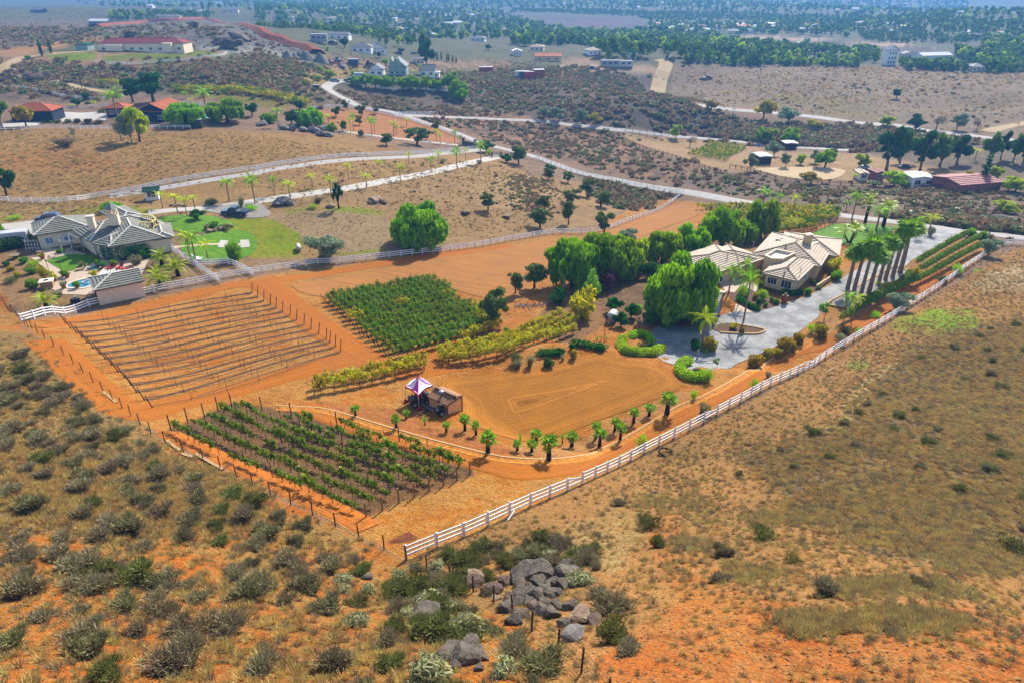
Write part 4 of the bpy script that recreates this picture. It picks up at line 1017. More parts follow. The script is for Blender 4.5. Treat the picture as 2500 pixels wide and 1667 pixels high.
def tree_kit(name,H,Rr,mat,n,size,mode,seed,clear=0.25,blobs=16,aspect=1.6,trunk=(0.3,4),bark='bark',flat=0.8,br=0.38,shell=0.4,skirt=0):
    g = np.random.default_rng(seed)
    bl = blob_tree(H * clear,H,Rr,blobs,seed,flat,br)
    if skirt:                      # hanging curtains round the rim
        for i in range(skirt):
            a = 2 * math.pi * (i + g.random() * .6) / skirt; q = Rr * (0.66 + .22 * g.random())
            bl.append((math.cos(a) * q,math.sin(a) * q,H * (0.30 + .2 * g.random()),Rr * .2,Rr * .2,H * (0.2 + .1 * g.random())))
    cr = leaf_mesh('crown',M[mat],leaves(bl,n,size,mode,seed,aspect,shell))
    tk = limb_trunk(H * clear * 1.1,trunk[0],trunk[1],Rr * 0.6,H * 0.75,seed,M[bark])
    add_kit(name,H,Rr * 0.98,[('trunk',tk,None,[]),('crown',cr,None,[])])
for i in range(3):
    tree_kit(f'pepper{i}',8,4.4,'pepper',8500,0.62,'droop',100 + i,0.2,26,2.8,(0.42,5),flat=0.75,br=.3,shell=.62,skirt=13)
tree_kit('bigpepper',8,4.6,'pepper',11000,0.65,'droop',120,0.02,34,2.8,(0.5,5),flat=0.9,br=0.27,shell=.62,skirt=16)
tree_kit('yellowpepper',7,2.6,'pepper_y',2200,0.7,'droop',110,0.25,12,3.2,(0.2,4))
for i in range(3):
    tree_kit(f'olive{i}',5,2.6,'olive',2600,0.34,'rand',130 + i,0.22,13,2.0,(0.2,4),flat=0.85)
for i in range(2):
    tree_kit(f'dark{i}',9,4.5,'oak',3600,0.55,'rand',140 + i,0.2,18,1.5,(0.4,5))
tree_kit('greytree',5,3.2,'grey',3200,0.42,'rand',150,0.18,15,2.4,(0.22,5),'palebark')
tree_kit('eucalypt0',14,4.2,'oak',3600,0.7,'droop',151,0.2,22,2.0,(0.4,5),'palebark',flat=1.0,br=0.33)
tree_kit('eucalypt1',14,4.8,'far',3600,0.75,'rand',152,0.15,24,1.8,(0.4,5),'palebark',flat=1.0,br=0.32)
tree_kit('bright0',5,2.8,'fary',2400,0.45,'rand',153,0.15,14,1.6,(0.2,4))
tree_kit('bright1',6,2.6,'pepper',2400,0.5,'droop',154,0.15,14,2.2,(0.2,4))
tree_kit('gold',5,2.8,'bronze',1500,0.45,'rand',155,0.2,14,1.5,(0.2,4))
tree_kit('willowgrey',5,3,'grey',1700,0.5,'rand',156,0.15,16,2.5,(0.15,6),'palebark')
tree_kit('bare',5,2.4,'sagegrey',420,0.55,'rand',157,0.3,14,5,(0.14,7),'palebark')
tree_kit('purple',4.5,2.2,'purple',1500,0.35,'rand',158,0.2,12,1.5,(0.15,5))
tree_kit('red',6,2.6,'red',1800,0.4,'rand',159,0.2,12,1.5,(0.18,4))
tree_kit('smalltree',3,1.2,'shrub',420,0.24,'rand',160,0.4,7,1.6,(0.05,4))
tree_kit('citrus',2.6,1.5,'citrus',1500,0.26,'rand',161,0.05,12,1.6,(0.1,4),shell=0.6)
def bush_kit(name,H,Rr,mat,n,size,mode,seed,aspect=1.6,shell=0.6,blobs=9,flat=0.8):
    bl = blob_tree(H * 0.1,H,Rr,blobs,seed,flat,0.5) + [(0,0,H * .45,Rr * .7,Rr * .7,H * .45)]
    cr = leaf_mesh('foliage',M[mat],leaves(bl,n,size,mode,seed,aspect,shell))
    mb = MB(); g = random.Random(seed)
    for i in range(5):
        a = i * 1.25; mb.tube([(0,0,-.15),(math.cos(a) * Rr * .3,math.sin(a) * Rr * .3,H * .35),(math.cos(a) * Rr * .55,math.sin(a) * Rr * .55,H * g.uniform(.6,.8))],[0.035,0.025,0.01],4)
    add_kit(name,H,Rr * 1.05,[('stem',mb.mesh('stem',M['bark']),None,[]),('foliage',cr,None,[])])
bush_kit('greybush',2,1.6,'silver',1500,0.3,'up',200,4)
bush_kit('bush',1.2,0.8,'shrub',700,0.18,'rand',201)
bush_kit('darkbush',2.4,1.7,'citrus',1400,0.28,'rand',202)
bush_kit('clipped',1,0.7,'citrus',900,0.12,'rand',203,1.4,0.85,3,1.0)
bush_kit('clippedbright',1,0.7,'hedge',900,0.12,'rand',204,1.4,0.85,3,1.0)
bush_kit('bronze',1.2,1.0,'bronze',1100,0.16,'rand',205,1.4,0.75,6)
bush_kit('yellowbush',1.2,1.0,'hedge',700,0.2,'up',206,4)
bush_kit('spiky',0.9,0.7,'silver',160,0.7,'up',207,7,0.3,3)
bush_kit('softgreen',1.4,1.1,'sagegreen',800,0.26,'up',208,4)
bush_kit('fern',2.4,1.6,'pepper',1100,0.6,'up',209,4)
bush_kit('gbush',1.4,1.2,'vine_y',800,0.22,'rand',210)
for i in range(3):
    bush_kit(f'sage{i}',1.0,1.0,('sage','sagegrey','sagegreen')[i],1700,0.27,'up',220 + i,5,0.3,9,0.75)
bush_kit('sage3',1.0,1.0,'sagegrey',1400,0.32,'up',224,8,0.3,9,0.7)
bush_kit('silverbrush',0.9,0.9,'silver',600,0.24,'rand',225,3,0.5,8,0.8)
def frond(mat,L,up,droop,nl,ll,wl,seed,vee=0.5,hang=0.4):
    """one feather palm leaf along +x: rachis curve and paired leaflets"""
    g = np.random.default_rng(seed); vs,qs,tt = [],[],[]
    def pt(s): return np.array([L * (s - 0.12 * droop * s * s),0,L * (up * s - droop * s * s)])
    t0 = g.random() * 0.4
    for i in range(nl):
        s = 0.12 + 0.88 * i / (nl - 1); p = pt(s); tg = pt(min(1,s + .02)) - pt(s - .02); tg /= np.linalg.norm(tg)
        l = ll * math.sin(math.pi * (0.18 + 0.76 * s)) ** 0.7
        for sg in (-1,1):
            d = np.array([tg[0] * 0.55,sg * 0.8,tg[2] * .55 + vee * (0.5 if s < .6 else 0.2) - hang * (0.6 + .6 * g.random())]); d /= np.linalg.norm(d)
            w = tg * wl / 2; q = p + d * l; b = len(vs)
            vs += [p - w,p + w,q + w * .25 + [0,0,-0.1 * l],q - w * .25 + [0,0,-0.1 * l]]; qs.append((b,b + 1,b + 2,b + 3)); tt += [t0 + .55 * g.random()] * 4
    for i in range(6):
        s0,s1 = i / 6,(i + 1) / 6; p,q = pt(s0),pt(s1); b = len(vs); h = np.array([0,0.035,0])
        vs += [p - h,p + h,q + h * .7,q - h * .7]; qs.append((b,b + 1,b + 2,b + 3)); tt += [0.9] * 4
    return np_mesh('frond',vs,qs,M[mat],{'tint': np.array(tt)})
def fan(mat,L,pet,nseg,seed):
    g = np.random.default_rng(seed); vs,qs,tt = [],[],[]; h = 0.03
    vs += [(0,-h,0),(0,h,0),(pet,h,0),(pet,-h,0)]; qs.append((0,1,2,3)); tt += [0.7] * 4
    for i in range(nseg):
        a = math.radians(-115 + 230 * i / (nseg - 1)); l = L * (0.75 + .25 * math.cos(a)) * (0.9 + .2 * g.random()); c,s = math.cos(a),math.sin(a)
        w = l * 0.10; z = (i % 2) * 0.06 - .03; m_ = 0.62
        b = len(vs)
        vs += [(pet - c * 0,0,0),(pet + c * l * m_ - s * w,s * l * m_ + c * w,0.06 + z),(pet + c * l,s * l,-0.22 * l + z),(pet + c * l * m_ + s * w,s * l * m_ - c * w,0.06 - z)]
        qs.append((b,b + 1,b + 2,b + 3)); tt += [g.random()] * 4
    return np_mesh('frond',vs,qs,M[mat],{'tint': np.array(tt)})
def ring_parts(frs,counts,z,r0=0.1,seed=0):
    """leaves set round the top: (mesh, how many, pitch from, pitch to, scale)"""
    g = random.Random(seed); out = []; k = 0
    for me,n,p0,p1,s in counts:
        for i in range(n):
            a = k * 2.399963 + g.uniform(-.2,.2); p = p0 + (p1 - p0) * i / max(1,n - 1) + g.uniform(-.08,.08); k += 1
            mx = Matrix.Translation((math.cos(a) * r0,math.sin(a) * r0,z)) @ Matrix.Rotation(a,4,'Z') @ Matrix.Rotation(-p,4,'Y') @ Matrix.Rotation(g.uniform(-.3,.3),4,'X') @ Matrix.Scale(s * g.uniform(.85,1.1),4)
            out.append(('frond',me,mx,[]))
    return out
def palm_trunk(h,r0,r1,mat,rings=True,lean=0.0):
    mb = MB(); n = max(4,int(h / 0.5)); pts,rad = [],[]
    for i in range(n + 1):
        t = i / n; pts.append((lean * t * t * h,0,-0.3 + (h + .3) * t)); rad.append((r0 + (r1 - r0) * t) * (1.0 + (0.06 if i % 2 else -0.04)) * (1.35 if i == 0 else 1))
    mb.tube(pts,rad,8); return mb.mesh('trunk',mat,True)
qf = [frond('queen',2.6,0.55,0.95,22,0.75,0.10,300 + i,0.3,0.75) for i in range(2)]; qy = [frond('queen_y',2.6,0.5,1.0,22,0.75,0.10,310 + i,0.3,0.75) for i in range(2)]
for i in range(2):
    add_kit(f'queen{i}',8,2.6,[('trunk',palm_trunk(6,.17,.13,M['palmbark'],lean=.01 * i),None,[])] + ring_parts(None,[(qf[0],8,0.15,1.1,1),(qf[1],6,-0.55,0.2,1)],6,.08,i))
    add_kit(f'queeny{i}',8,2.6,[('trunk',palm_trunk(6,.17,.13,M['palmbark']),None,[])] + ring_parts(None,[(qy[0],7,0.2,1.1,1),(qy[1],5,-0.5,0.2,.95)],6,.08,5 + i))
ff = [fan('fan',1.0,0.75,13,320 + i) for i in range(2)]
for i in range(2):
    add_kit(f'youngfan{i}',2.3,.9,[('trunk',MB().tube([(0,0,-.2),(0,0,.4),(0,0,1.35)],[.27,.24,.16],8).mesh('trunk',M['thatch'],True),None,[])] + ring_parts(None,[(ff[0],11,0.45,1.35,.6),(ff[1],8,-0.1,0.4,.52)],1.3,.04,20 + i))
add_kit('lowfan',1.1,.95,[('trunk',MB().tube([(0,0,-.2),(0,0,.35)],[.16,.12],8).mesh('trunk',M['thatch'],True),None,[])] + ring_parts(None,[(frond('fan',1.3,.55,.5,14,.3,.06,330,.6,.1),16,0.1,1.2,.75)],.35,.04,23))
for i in range(2):
    add_kit(f'tallfan{i}',11,2.1,[('trunk',palm_trunk(9.2,.42,.24,M['palmbark'],lean=.012 * (i + 1)),None,[])] + ring_parts(None,[(ff[0],20,0.2,1.3,1.3),(ff[1],22,-0.8,0.3,1.3)],9.2,.12,30 + i))
df = [frond('date',3.4,0.75,0.85,30,0.5,0.09,340 + i,0.8,0.15) for i in range(2)]
for i in range(2):
    add_kit(f'date{i}',4.3,3.5,[('trunk',MB().tube([(0,0,-.3),(0,0,.8),(0,0,1.5)],[.55,.5,.38],10).mesh('trunk',M['thatch'],True),None,[])] + ring_parts(None,[(df[0],16,0.3,1.3,1),(df[1],14,-0.35,0.35,1)],1.5,.15,40 + i))
add_kit('talldate',8.5,3.5,[('trunk',palm_trunk(5.4,.5,.42,M['thatch']),None,[])] + ring_parts(None,[(df[0],16,0.25,1.3,1),(df[1],14,-0.6,0.3,1)],5.4,.2,44))
add_kit('clumpdate',6.5,3.6,[('trunk',MB().tube([(0,0,-.2),(.5,.3,2),(.9,.5,3.8)],[.22,.17,.15],7).tube([(0,0,-.2),(-.9,.2,1.5),(-1.4,.3,2.9)],[.2,.16,.14],7).tube([(0,0,-.2),(-.1,-.9,1.2),(-.2,-1.3,2.2)],[.2,.16,.14],7).mesh('trunk',M['thatch'],True),None,[])]
        + [(a,b,Matrix.Translation(t) @ c,d) for t,sd in (((.9,.5,3.7),46),((-1.4,.3,2.8),47),((-.2,-1.3,2.1),48)) for a,b,c,d in ring_parts(None,[(df[0],8,.2,1.2,.68),(df[1],6,-.5,.3,.68)],0,.1,sd)])
yl = frond('olive',.9,.3,.2,6,.25,.09,350,.2,.1)
ysw = np_mesh('leaf_rosette',*leaves([(0,0,.2,.5,.5,.5)],70,.8,'up',351,7,.2)[:2],M['citrus'])
add_kit('yucca',5,1.6,[('trunk',MB().tube([(0,0,-.2),(0,0,1.4),(.5,0,3.4)],[.22,.16,.1],7).tube([(0,0,1.0),(-.6,.2,2.9)],[.14,.09],6).tube([(0,0,.8),(.2,-.5,2.2)],[.13,.09],6).mesh('trunk',M['bark']),None,[])]
        + [('leaf_rosette',ysw,Matrix.Translation(t) @ Matrix.Scale(s,4),[]) for t,s in (((.5,0,3.5),1.3),((-.6,.2,3.0),1.25),((.2,-.5,2.3),1.2),((.9,.2,2.8),1.0),((-.2,.3,4.0),1.1),((.6,-.5,3.0),1.0),((-.8,-.3,2.2),1.0))])
cb = MB(); cl_ = []
add_kit('cypress',9,0.7,[('trunk',MB().tube([(0,0,-.2),(0,0,3)],[.15,.1],6).mesh('trunk',M['bark']),None,[]),('crown',leaf_mesh('crown',M['oak'],leaves([(0,0,2.4,.6,.6,2.2),(0,0,5,.5,.5,2.4),(0,0,7.5,.3,.3,1.5)],500,.5,'up',352,3,.4)),None,[])])
add_kit('conifer',5,1.8,[('trunk',MB().tube([(0,0,-.2),(0,0,4)],[.14,.04],6).mesh('trunk',M['bark']),None,[]),('crown',leaf_mesh('crown',M['conifer'],leaves([(0,0,1.0,1.6,1.6,.7),(0,0,2.0,1.3,1.3,.7),(0,0,3.0,.95,.95,.7),(0,0,4.0,.55,.55,.8),(1.0,.3,1.6,.6,.6,.3),(-.9,-.6,1.3,.6,.6,.4)],1500,.4,'up',353,3,.5)),None,[])])
# far trees: light meshes
for i in range(5):
    g_ = np.random.default_rng(400 + i); H = 6 + (i % 3)
    add_kit(f'far{i}',H,3,[('tree',leaf_mesh('tree',M['fary' if i == 4 else 'far'],leaves(blob_tree(H * .1,H,2.8,9,400 + i,.85,.5),170,1.05,'rand',400 + i,1.3,.5)),None,[])])
# ------------------------------------------------------------------ placing by the photograph's measures
def height_for(p,ytop):
    lo,hi = 0.05,60.0
    for _ in range(40):
        m = (lo + hi) / 2
        if to_px(p[0],p[1],p[2] + m)[1] > ytop: lo = m
        else: hi = m
    return lo
vr = random.Random(21)
def plant(kit,name,Rg,bx,by,top,w,label,cat,group=None,rz=None):
    """base point (bx, by), top edge and width as read off the photograph region Rg"""
    p = P(*Rg(bx,by)); H,rad,parts = KIT[kit]
    yt = Rg(bx,top)[1]; k = abs(Rg(1,0)[0] - Rg(0,0)[0])
    if kit.startswith('pepper'): w *= 1.14
    h = height_for(p,yt); s = w * k / px_m(p) / (2 * rad)
    return spawn(parts,name,(p.x,p.y,p.z - 0.05),vr.uniform(0,6.28) if rz is None else rz,(s,s,h / H),label,cat,group)
PEP = 'weeping pepper trees'
for a in [
 ('pepper0',b2,545,1040,575,400,'large weeping pepper tree behind the young pale conifer'),
 ('pepper0',b2,740,985,570,330,'pepper tree wedged between the two broadest garden peppers'),
 ('pepper2',b2,1060,900,600,280,'shaded pepper tree on the house side of the purple tree'),
 ('pepper1',b2,900,960,545,480,'broad pepper tree behind the purple-leaved tree'),
 ('yellowpepper',b2,1150,890,600,170,'thin yellowish pepper tree just behind the round dark shrub'),
 ('pepper2',b2,1370,830,495,330,'bright pepper tree directly behind the dark round shrub and weeping giant'),
 ('pepper0',b2,1640,765,470,270,'pepper tree by the far left end of the main house roof'),
 ('pepper1',b2,1905,680,300,350,'tall pepper tree with thick trunk behind the left roof wing'),
 ('pepper2',b2,2140,645,425,190,'small forked pepper tree near the flat roof parapet'),
 ('pepper0',b2,2260,600,225,280,'shaded pepper tree beside the vine block at the road'),
 ('pepper1',b2,1780,600,395,170,'pepper tree in the row between two taller ones, behind roof'),
 ('bigpepper',b2,1525,1345,750,660,'giant weeping pepper tree over the garage and driveway'),
 ('bigpepper',b1,1500,680,280,520,'huge bright green pepper tree standing alone above the white fence'),
 ('pepper0',a0,1700,1140,925,310,'weeping tree beside the dark blue ranch house'),
 ('pepper1',a0,2080,1115,885,310,'weeping tree right of the ranch pool'),
 ('pepper2',a1,490,1150,975,250,'bright weeping tree above the rock wall'),
 ('pepper0',a1,120,1120,1025,130,'low bright green tree left of a tall palm by the rocks'),
 ('bright1',a1,695,1235,1110,110,'small round bright tree at the end of the rock wall'),
 ('yellowpepper',a0,1275,1295,965,230,'lime-yellow tree in front of the dark blue house'),
]: plant(a[0],'pepper_tree',*a[1:6],a[6],'tree',PEP)
OL = 'olive trees'
for a in [
 ('olive0',b2,205,1060,815,270,'spreading olive tree behind the small cairn-like stones, near pepper trees'),
 ('olive1',b2,30,1110,890,180,'olive tree nearest the dense vine block corner'),
 ('olive2',b1,2180,1400,1050,280,'round olive tree standing at the edge of the dense vine block'),
 ('olive0',b2,255,510,325,230,'olive tree low on the tan bank left of the white fence bend'),
 ('olive1',b2,515,480,265,150,'narrow leaning olive tree casting shade on tan grass'),
 ('olive2',b2,545,290,150,180,'olive tree in the upper pair below the country road'),
 ('olive0',b2,695,235,55,150,'tall olive tree nearest the roadside white fence'),
 ('olive1',b2,810,315,155,210,'broad olive tree beside the dark gully'),
 ('olive2',b2,840,560,345,180,'olive tree growing right at the white fence line'),
 ('olive0',b2,295,350,205,160,'round olive tree on straw-coloured scrub'),
 ('olive1',b2,330,70,-50,130,'dark olive tree below the road, upper left of the gully'),
 ('olive2',b2,510,100,-10,110,'small olive tree close under the road fence'),
 ('greytree',b2,1040,660,505,180,'grey-green tree behind the broad pepper tree'),
 ('olive0',b1,2115,355,180,180,'lone dark olive tree casting a shadow on the tan field'),
 ('olive1',a1,830,1005,905,85,'small olive tree at the fence corner above the orange lot'),
 ('olive2',a1,965,1060,950,110,'olive tree at the top of the orange palm lot'),
 ('olive0',a1,1095,1040,955,75,'smallest olive tree by the white road fence'),
 ('olive1',a1,730,1070,965,110,'olive tree left of the orange lot palms'),
 ('olive2',a1,1470,1320,1150,230,'wide dark olive tree with a deep shadow by the lane'),
 ('olive0',a1,1190,1330,1205,160,'olive tree with round shadow on the dirt bank'),
 ('olive1',a1,1640,1205,1105,95,'olive tree beside the curved road fence'),
 ('olive2',a1,1555,1280,1175,75,'smaller olive tree tucked right of the wide one'),
 ('olive0',a1,945,1145,1060,80,'olive tree among the orange lot palms'),
 ('olive1',a1,790,1200,1090,100,'grey olive tree beside the round bright tree'),
 ('olive0',a2,60,1500,1320,190,'leafy dark tree beside the country road bend'),
 ('olive1',a2,345,1590,1480,130,'olive tree just below the country road'),
]: plant(a[0],'olive_tree',*a[1:6],a[6],'tree',OL)
for a in [
 ('dark0',a0,1215,935,700,200,'dark broad evergreen behind the ranch house'),
 ('dark1',a0,1400,930,640,290,'tallest dark evergreen behind the ranch house'),
 ('dark0',a1,330,1140,1010,160,'dark tree left of the bright weeping tree above rocks'),
 ('dark1',a1,400,1010,910,120,'dark green tree at the vineyard strip above the rocks'),
 ('dark0',a0,2300,1060,930,130,'dark tree at the rock garden end of the ranch'),
 ('eucalypt1',a0,20,1165,800,230,'grey-green eucalyptus at the far left of the barn'),
 ('gold',a0,240,1155,940,190,'thin golden-leaved tree in front of the barn'),
 ('bare',a0,1110,1285,1080,190,'bare pale tree below the ranch fence'),
 ('willowgrey',a0,1200,1300,1040,200,'half-leafless grey tree beside the lime-yellow one'),
 ('bare',a0,680,1280,1150,90,'small dead tree on the pasture edge'),
 ('purple',b2,870,1080,890,180,'dark purple-leaved tree casting a long shadow in the garden'),
 ('conifer',b2,725,1130,865,200,'pale green young conifer in front of the pepper trees'),
 ('greytree',b1,650,815,560,345,'round grey acacia-like tree by the white fence and propane tank'),
 ('yucca',b1,755,335,90,140,'multi-headed yucca tree beside the dirt circle'),
 ('dark1',b0,60,215,-60,210,'dark feathery tree at the left edge by the fence'),
 ('bright0',a2,1490,1260,1120,105,'single bright green tree at the horse ground'),
 ('bright1',a2,2270,1310,1155,150,'bright rounded tree left of the twin green trees'),
 ('bright1',a3,195,1325,1150,210,'bright rounded tree at the round pen fence'),
 ('bright0',a3,20,1310,1155,120,'bright tree next to the round pen shelter'),
 ('bare',a2,1620,1345,1240,130,'bare tree in the horse ground'),
 ('willowgrey',a2,2170,1560,1400,130,'forked sparse tree beside the small plot'),
 ('willowgrey',a3,50,1430,1290,170,'gnarled sparse tree above the sandy arena'),
 ('willowgrey',a3,160,1525,1395,120,'small gnarled tree at the arena edge'),
 ('bright0',a3,295,1500,1400,100,'little green tree near the arena rail'),
 ('bright1',a3,515,1530,1345,220,'sprawling green tree over the arena corner'),
 ('willowgrey',a3,430,1490,1370,110,'bare-limbed tree left of the sprawling arena tree'),
 ('bright0',a3,850,1530,1390,150,'green tree by the parked cars at the arena'),
 ('eucalypt0',a3,1080,1550,1140,270,'tall dark eucalyptus over the arena stables'),
 ('eucalypt1',a3,1200,1480,1150,220,'blue-green eucalyptus behind the stables'),
 ('eucalypt0',a3,1385,1560,1190,250,'feathery pine-like tree beside the stables'),
 ('eucalypt1',a3,1560,1520,1195,260,'large pine-like tree, middle of the dark stand'),
 ('eucalypt0',a3,1720,1500,1230,210,'pine-like tree at the open side of the dark stand'),
 ('eucalypt1',a3,2030,1480,1190,180,'spindly grey-green pine near the side road'),
 ('eucalypt0',a3,2120,1450,1190,120,'tall narrow pine by the side road'),
 ('eucalypt1',a3,2230,1480,1190,170,'tall grey pine beyond the red barn'),
 ('eucalypt0',a3,2320,1500,1230,150,'shaded pine at the far right edge'),
 ('cypress',a3,1945,1700,1380,110,'dark columnar cypress before the spindly pines'),
 ('bright0',a3,2050,1660,1500,150,'bright shrubby tree beside the red autumn tree'),
 ('bright0',b3,1150,130,-10,230,'dense green round tree above the brown rail fence'),
 ('gold',b3,390,110,0,190,'bronze-topped tree at the end of the sandy arena'),
 ('red',b3,1730,130,50,100,'bright red autumn tree beside the red barn roof'),
 ('gold',b3,1845,110,-20,130,'orange autumn tree behind the red barn roof'),
 ('bright0',b3,2250,180,30,260,'green tree at the right end of the red barn'),
 ('bright0',b3,2160,370,265,240,'spreading bright tree by the upper white fence corner'),
 ('olive2',b3,960,130,80,130,'low dark bushy tree below the stables'),
 ('gold',a3,430,1180,1080,190,'gold-tinged riverside tree below the valley road'),
 ('willowgrey',a3,180,1130,980,220,'grey riverside tree beside the valley road'),
 ('bright0',a3,1080,1150,1045,160,'yellow-topped tree by the valley road'),
 ('eucalypt0',a3,1340,1200,1040,190,'dark tree leaning over the valley road'),
 ('bare',a3,1530,1190,1040,190,'leafless brown tree beyond the valley road'),
 ('willowgrey',a3,1720,1190,1030,170,'round half-bare tree beyond the valley road'),
 ('bare',a3,1900,1190,1080,110,'dark bare bush tree beyond the valley road'),
 ('gold',a2,2290,1090,890,200,'tall gold and green tree beside the valley road bend'),
 ('gold',a2,1815,1010,900,140,'yellowing tree where the valley road begins'),
 ('gold',a2,770,1140,1020,130,'golden tree under the dark scrub hill'),
 ('willowgrey',a2,430,1110,975,190,'silvery tree under the dark scrub hill'),
 ('willowgrey',a2,290,1090,975,130,'silvery tree farthest left under the dark scrub hill'),
 ('willowgrey',a2,640,1130,990,150,'blue-grey tree beside the golden tree under the hill'),
 ('dark0',a3,1168,900,805,90,'lone dark tree in the wide brown field'),
 ('cypress',a0,385,515,345,45,'left one of two dark columnar trees by the hill track'),
 ('cypress',a0,468,492,340,45,'right one of two dark columnar trees by the hill track'),
 ('eucalypt0',a1,1560,615,360,170,'tallest eucalyptus behind the green-gabled house'),
 ('eucalypt1',a1,1525,480,270,130,'farther eucalyptus beyond the cypress line'),
 ('citrus',b0,1800,438,345,145,'round dark clipped bush on the upper lawn by palms'),
 ('fern',b0,2150,810,610,190,'bushy fern-like green palm beside the lawn slab'),
 ('bush',b0,1030,345,265,220,'spreading green shrub behind the cupola roof'),
 ('citrus',b2,925,1285,1150,160,'round citrus tree farthest from the driveway'),
 ('citrus',b2,1085,1330,1200,140,'round citrus tree beside the white tank'),
 ('citrus',b2,990,1405,1275,150,'round citrus tree right of the flagpole'),
 ('citrus',b2,1280,1395,1280,140,'shaded dark citrus tree nearest the giant pepper'),
 ('citrus',b2,1245,1290,1205,110,'clipped citrus tree in the garden hedge line'),
 ('darkbush',b2,1250,965,810,185,'large round dark shrub below the yellowish pepper tree'),
 ('darkbush',b2,415,1200,1050,200,'dark green shrub below the first pepper tree'),
 ('gbush',b2,640,1320,1060,320,'big rounded olive-green bush at the top of the golden vines'),
 ('smalltree',b3,510,1345,1185,130,'small standard tree on the gravel by the court'),
 ('greytree',b3,1170,1255,1085,230,'silvery olive bush overhanging the white front fence'),
 ('greytree',b3,2000,760,590,170,'grey-green bushy tree at the bend of the front fence'),
]: plant(a[0],{'c': 'cypress_tree','e': 'eucalyptus_tree'}.get(a[0][0] if a[0] in ('cypress',) or a[0].startswith('euc') else '','tree') if a[0] not in ('citrus','darkbush','gbush','bush','fern') else {'citrus': 'citrus_tree'}.get(a[0],'shrub'),*a[1:6],a[6],'shrub' if a[0] in ('darkbush','gbush','bush','fern') else 'tree')
# hedge of trees below the green-gabled house
hd = [(930,780,690,120),(1000,800,660,130),(1090,810,670,140),(1180,800,690,100),(1240,815,690,130),(1330,820,700,110),(1400,815,680,120),(1470,825,690,110),(1550,830,680,140),(1640,815,720,90),(1710,810,700,110),(1790,840,640,150),(1850,900,720,160),(1880,940,790,140)]
for i,(x,y,t,w) in enumerate(hd):
    plant('bright1' if i % 3 else 'pepper0','hedge_tree',a1,x,y,t,w,f'bright green hedge tree below the green-gabled house, {nth(i + 1)} from the parked blue pickup','tree','hedge trees below the green-gabled house')
# palms
QP = 'queen palms along the pale drive'
qp = [(a1,2050,1500,1262,150),(a1,1912,1465,1330,90),(a1,1833,1550,1325,140),(a1,1667,1505,1362,100),(a1,1597,1575,1410,110),(a1,1395,1505,1372,100),(b1,1316,80,-95,130),(b1,1010,148,-5,150),(a1,1130,1590,1440,110),(b1,845,72,-110,110),(b1,683,205,15,140),(b1,517,145,-5,130),(b1,315,262,55,170),(b1,170,208,15,120),(b0,2325,285,0,200),(b0,2090,265,32,190),(b0,1780,350,185,130),(b0,1708,408,195,130),(b0,1620,372,168,160),(b0,1485,332,160,150)]
for i,(Rg,x,y,t,w) in enumerate(qp):
    plant(f'queen{"" if i in (0, 2, 13, 14, 15, 4) else "y"}{i % 2}','queen_palm',Rg,x,y,t,w,f'{"green" if i in (0, 2, 13, 14, 15, 4) else "yellowing"} queen palm beside the pale drive, {nth(i + 1)} counted down from its gate','palm',QP)
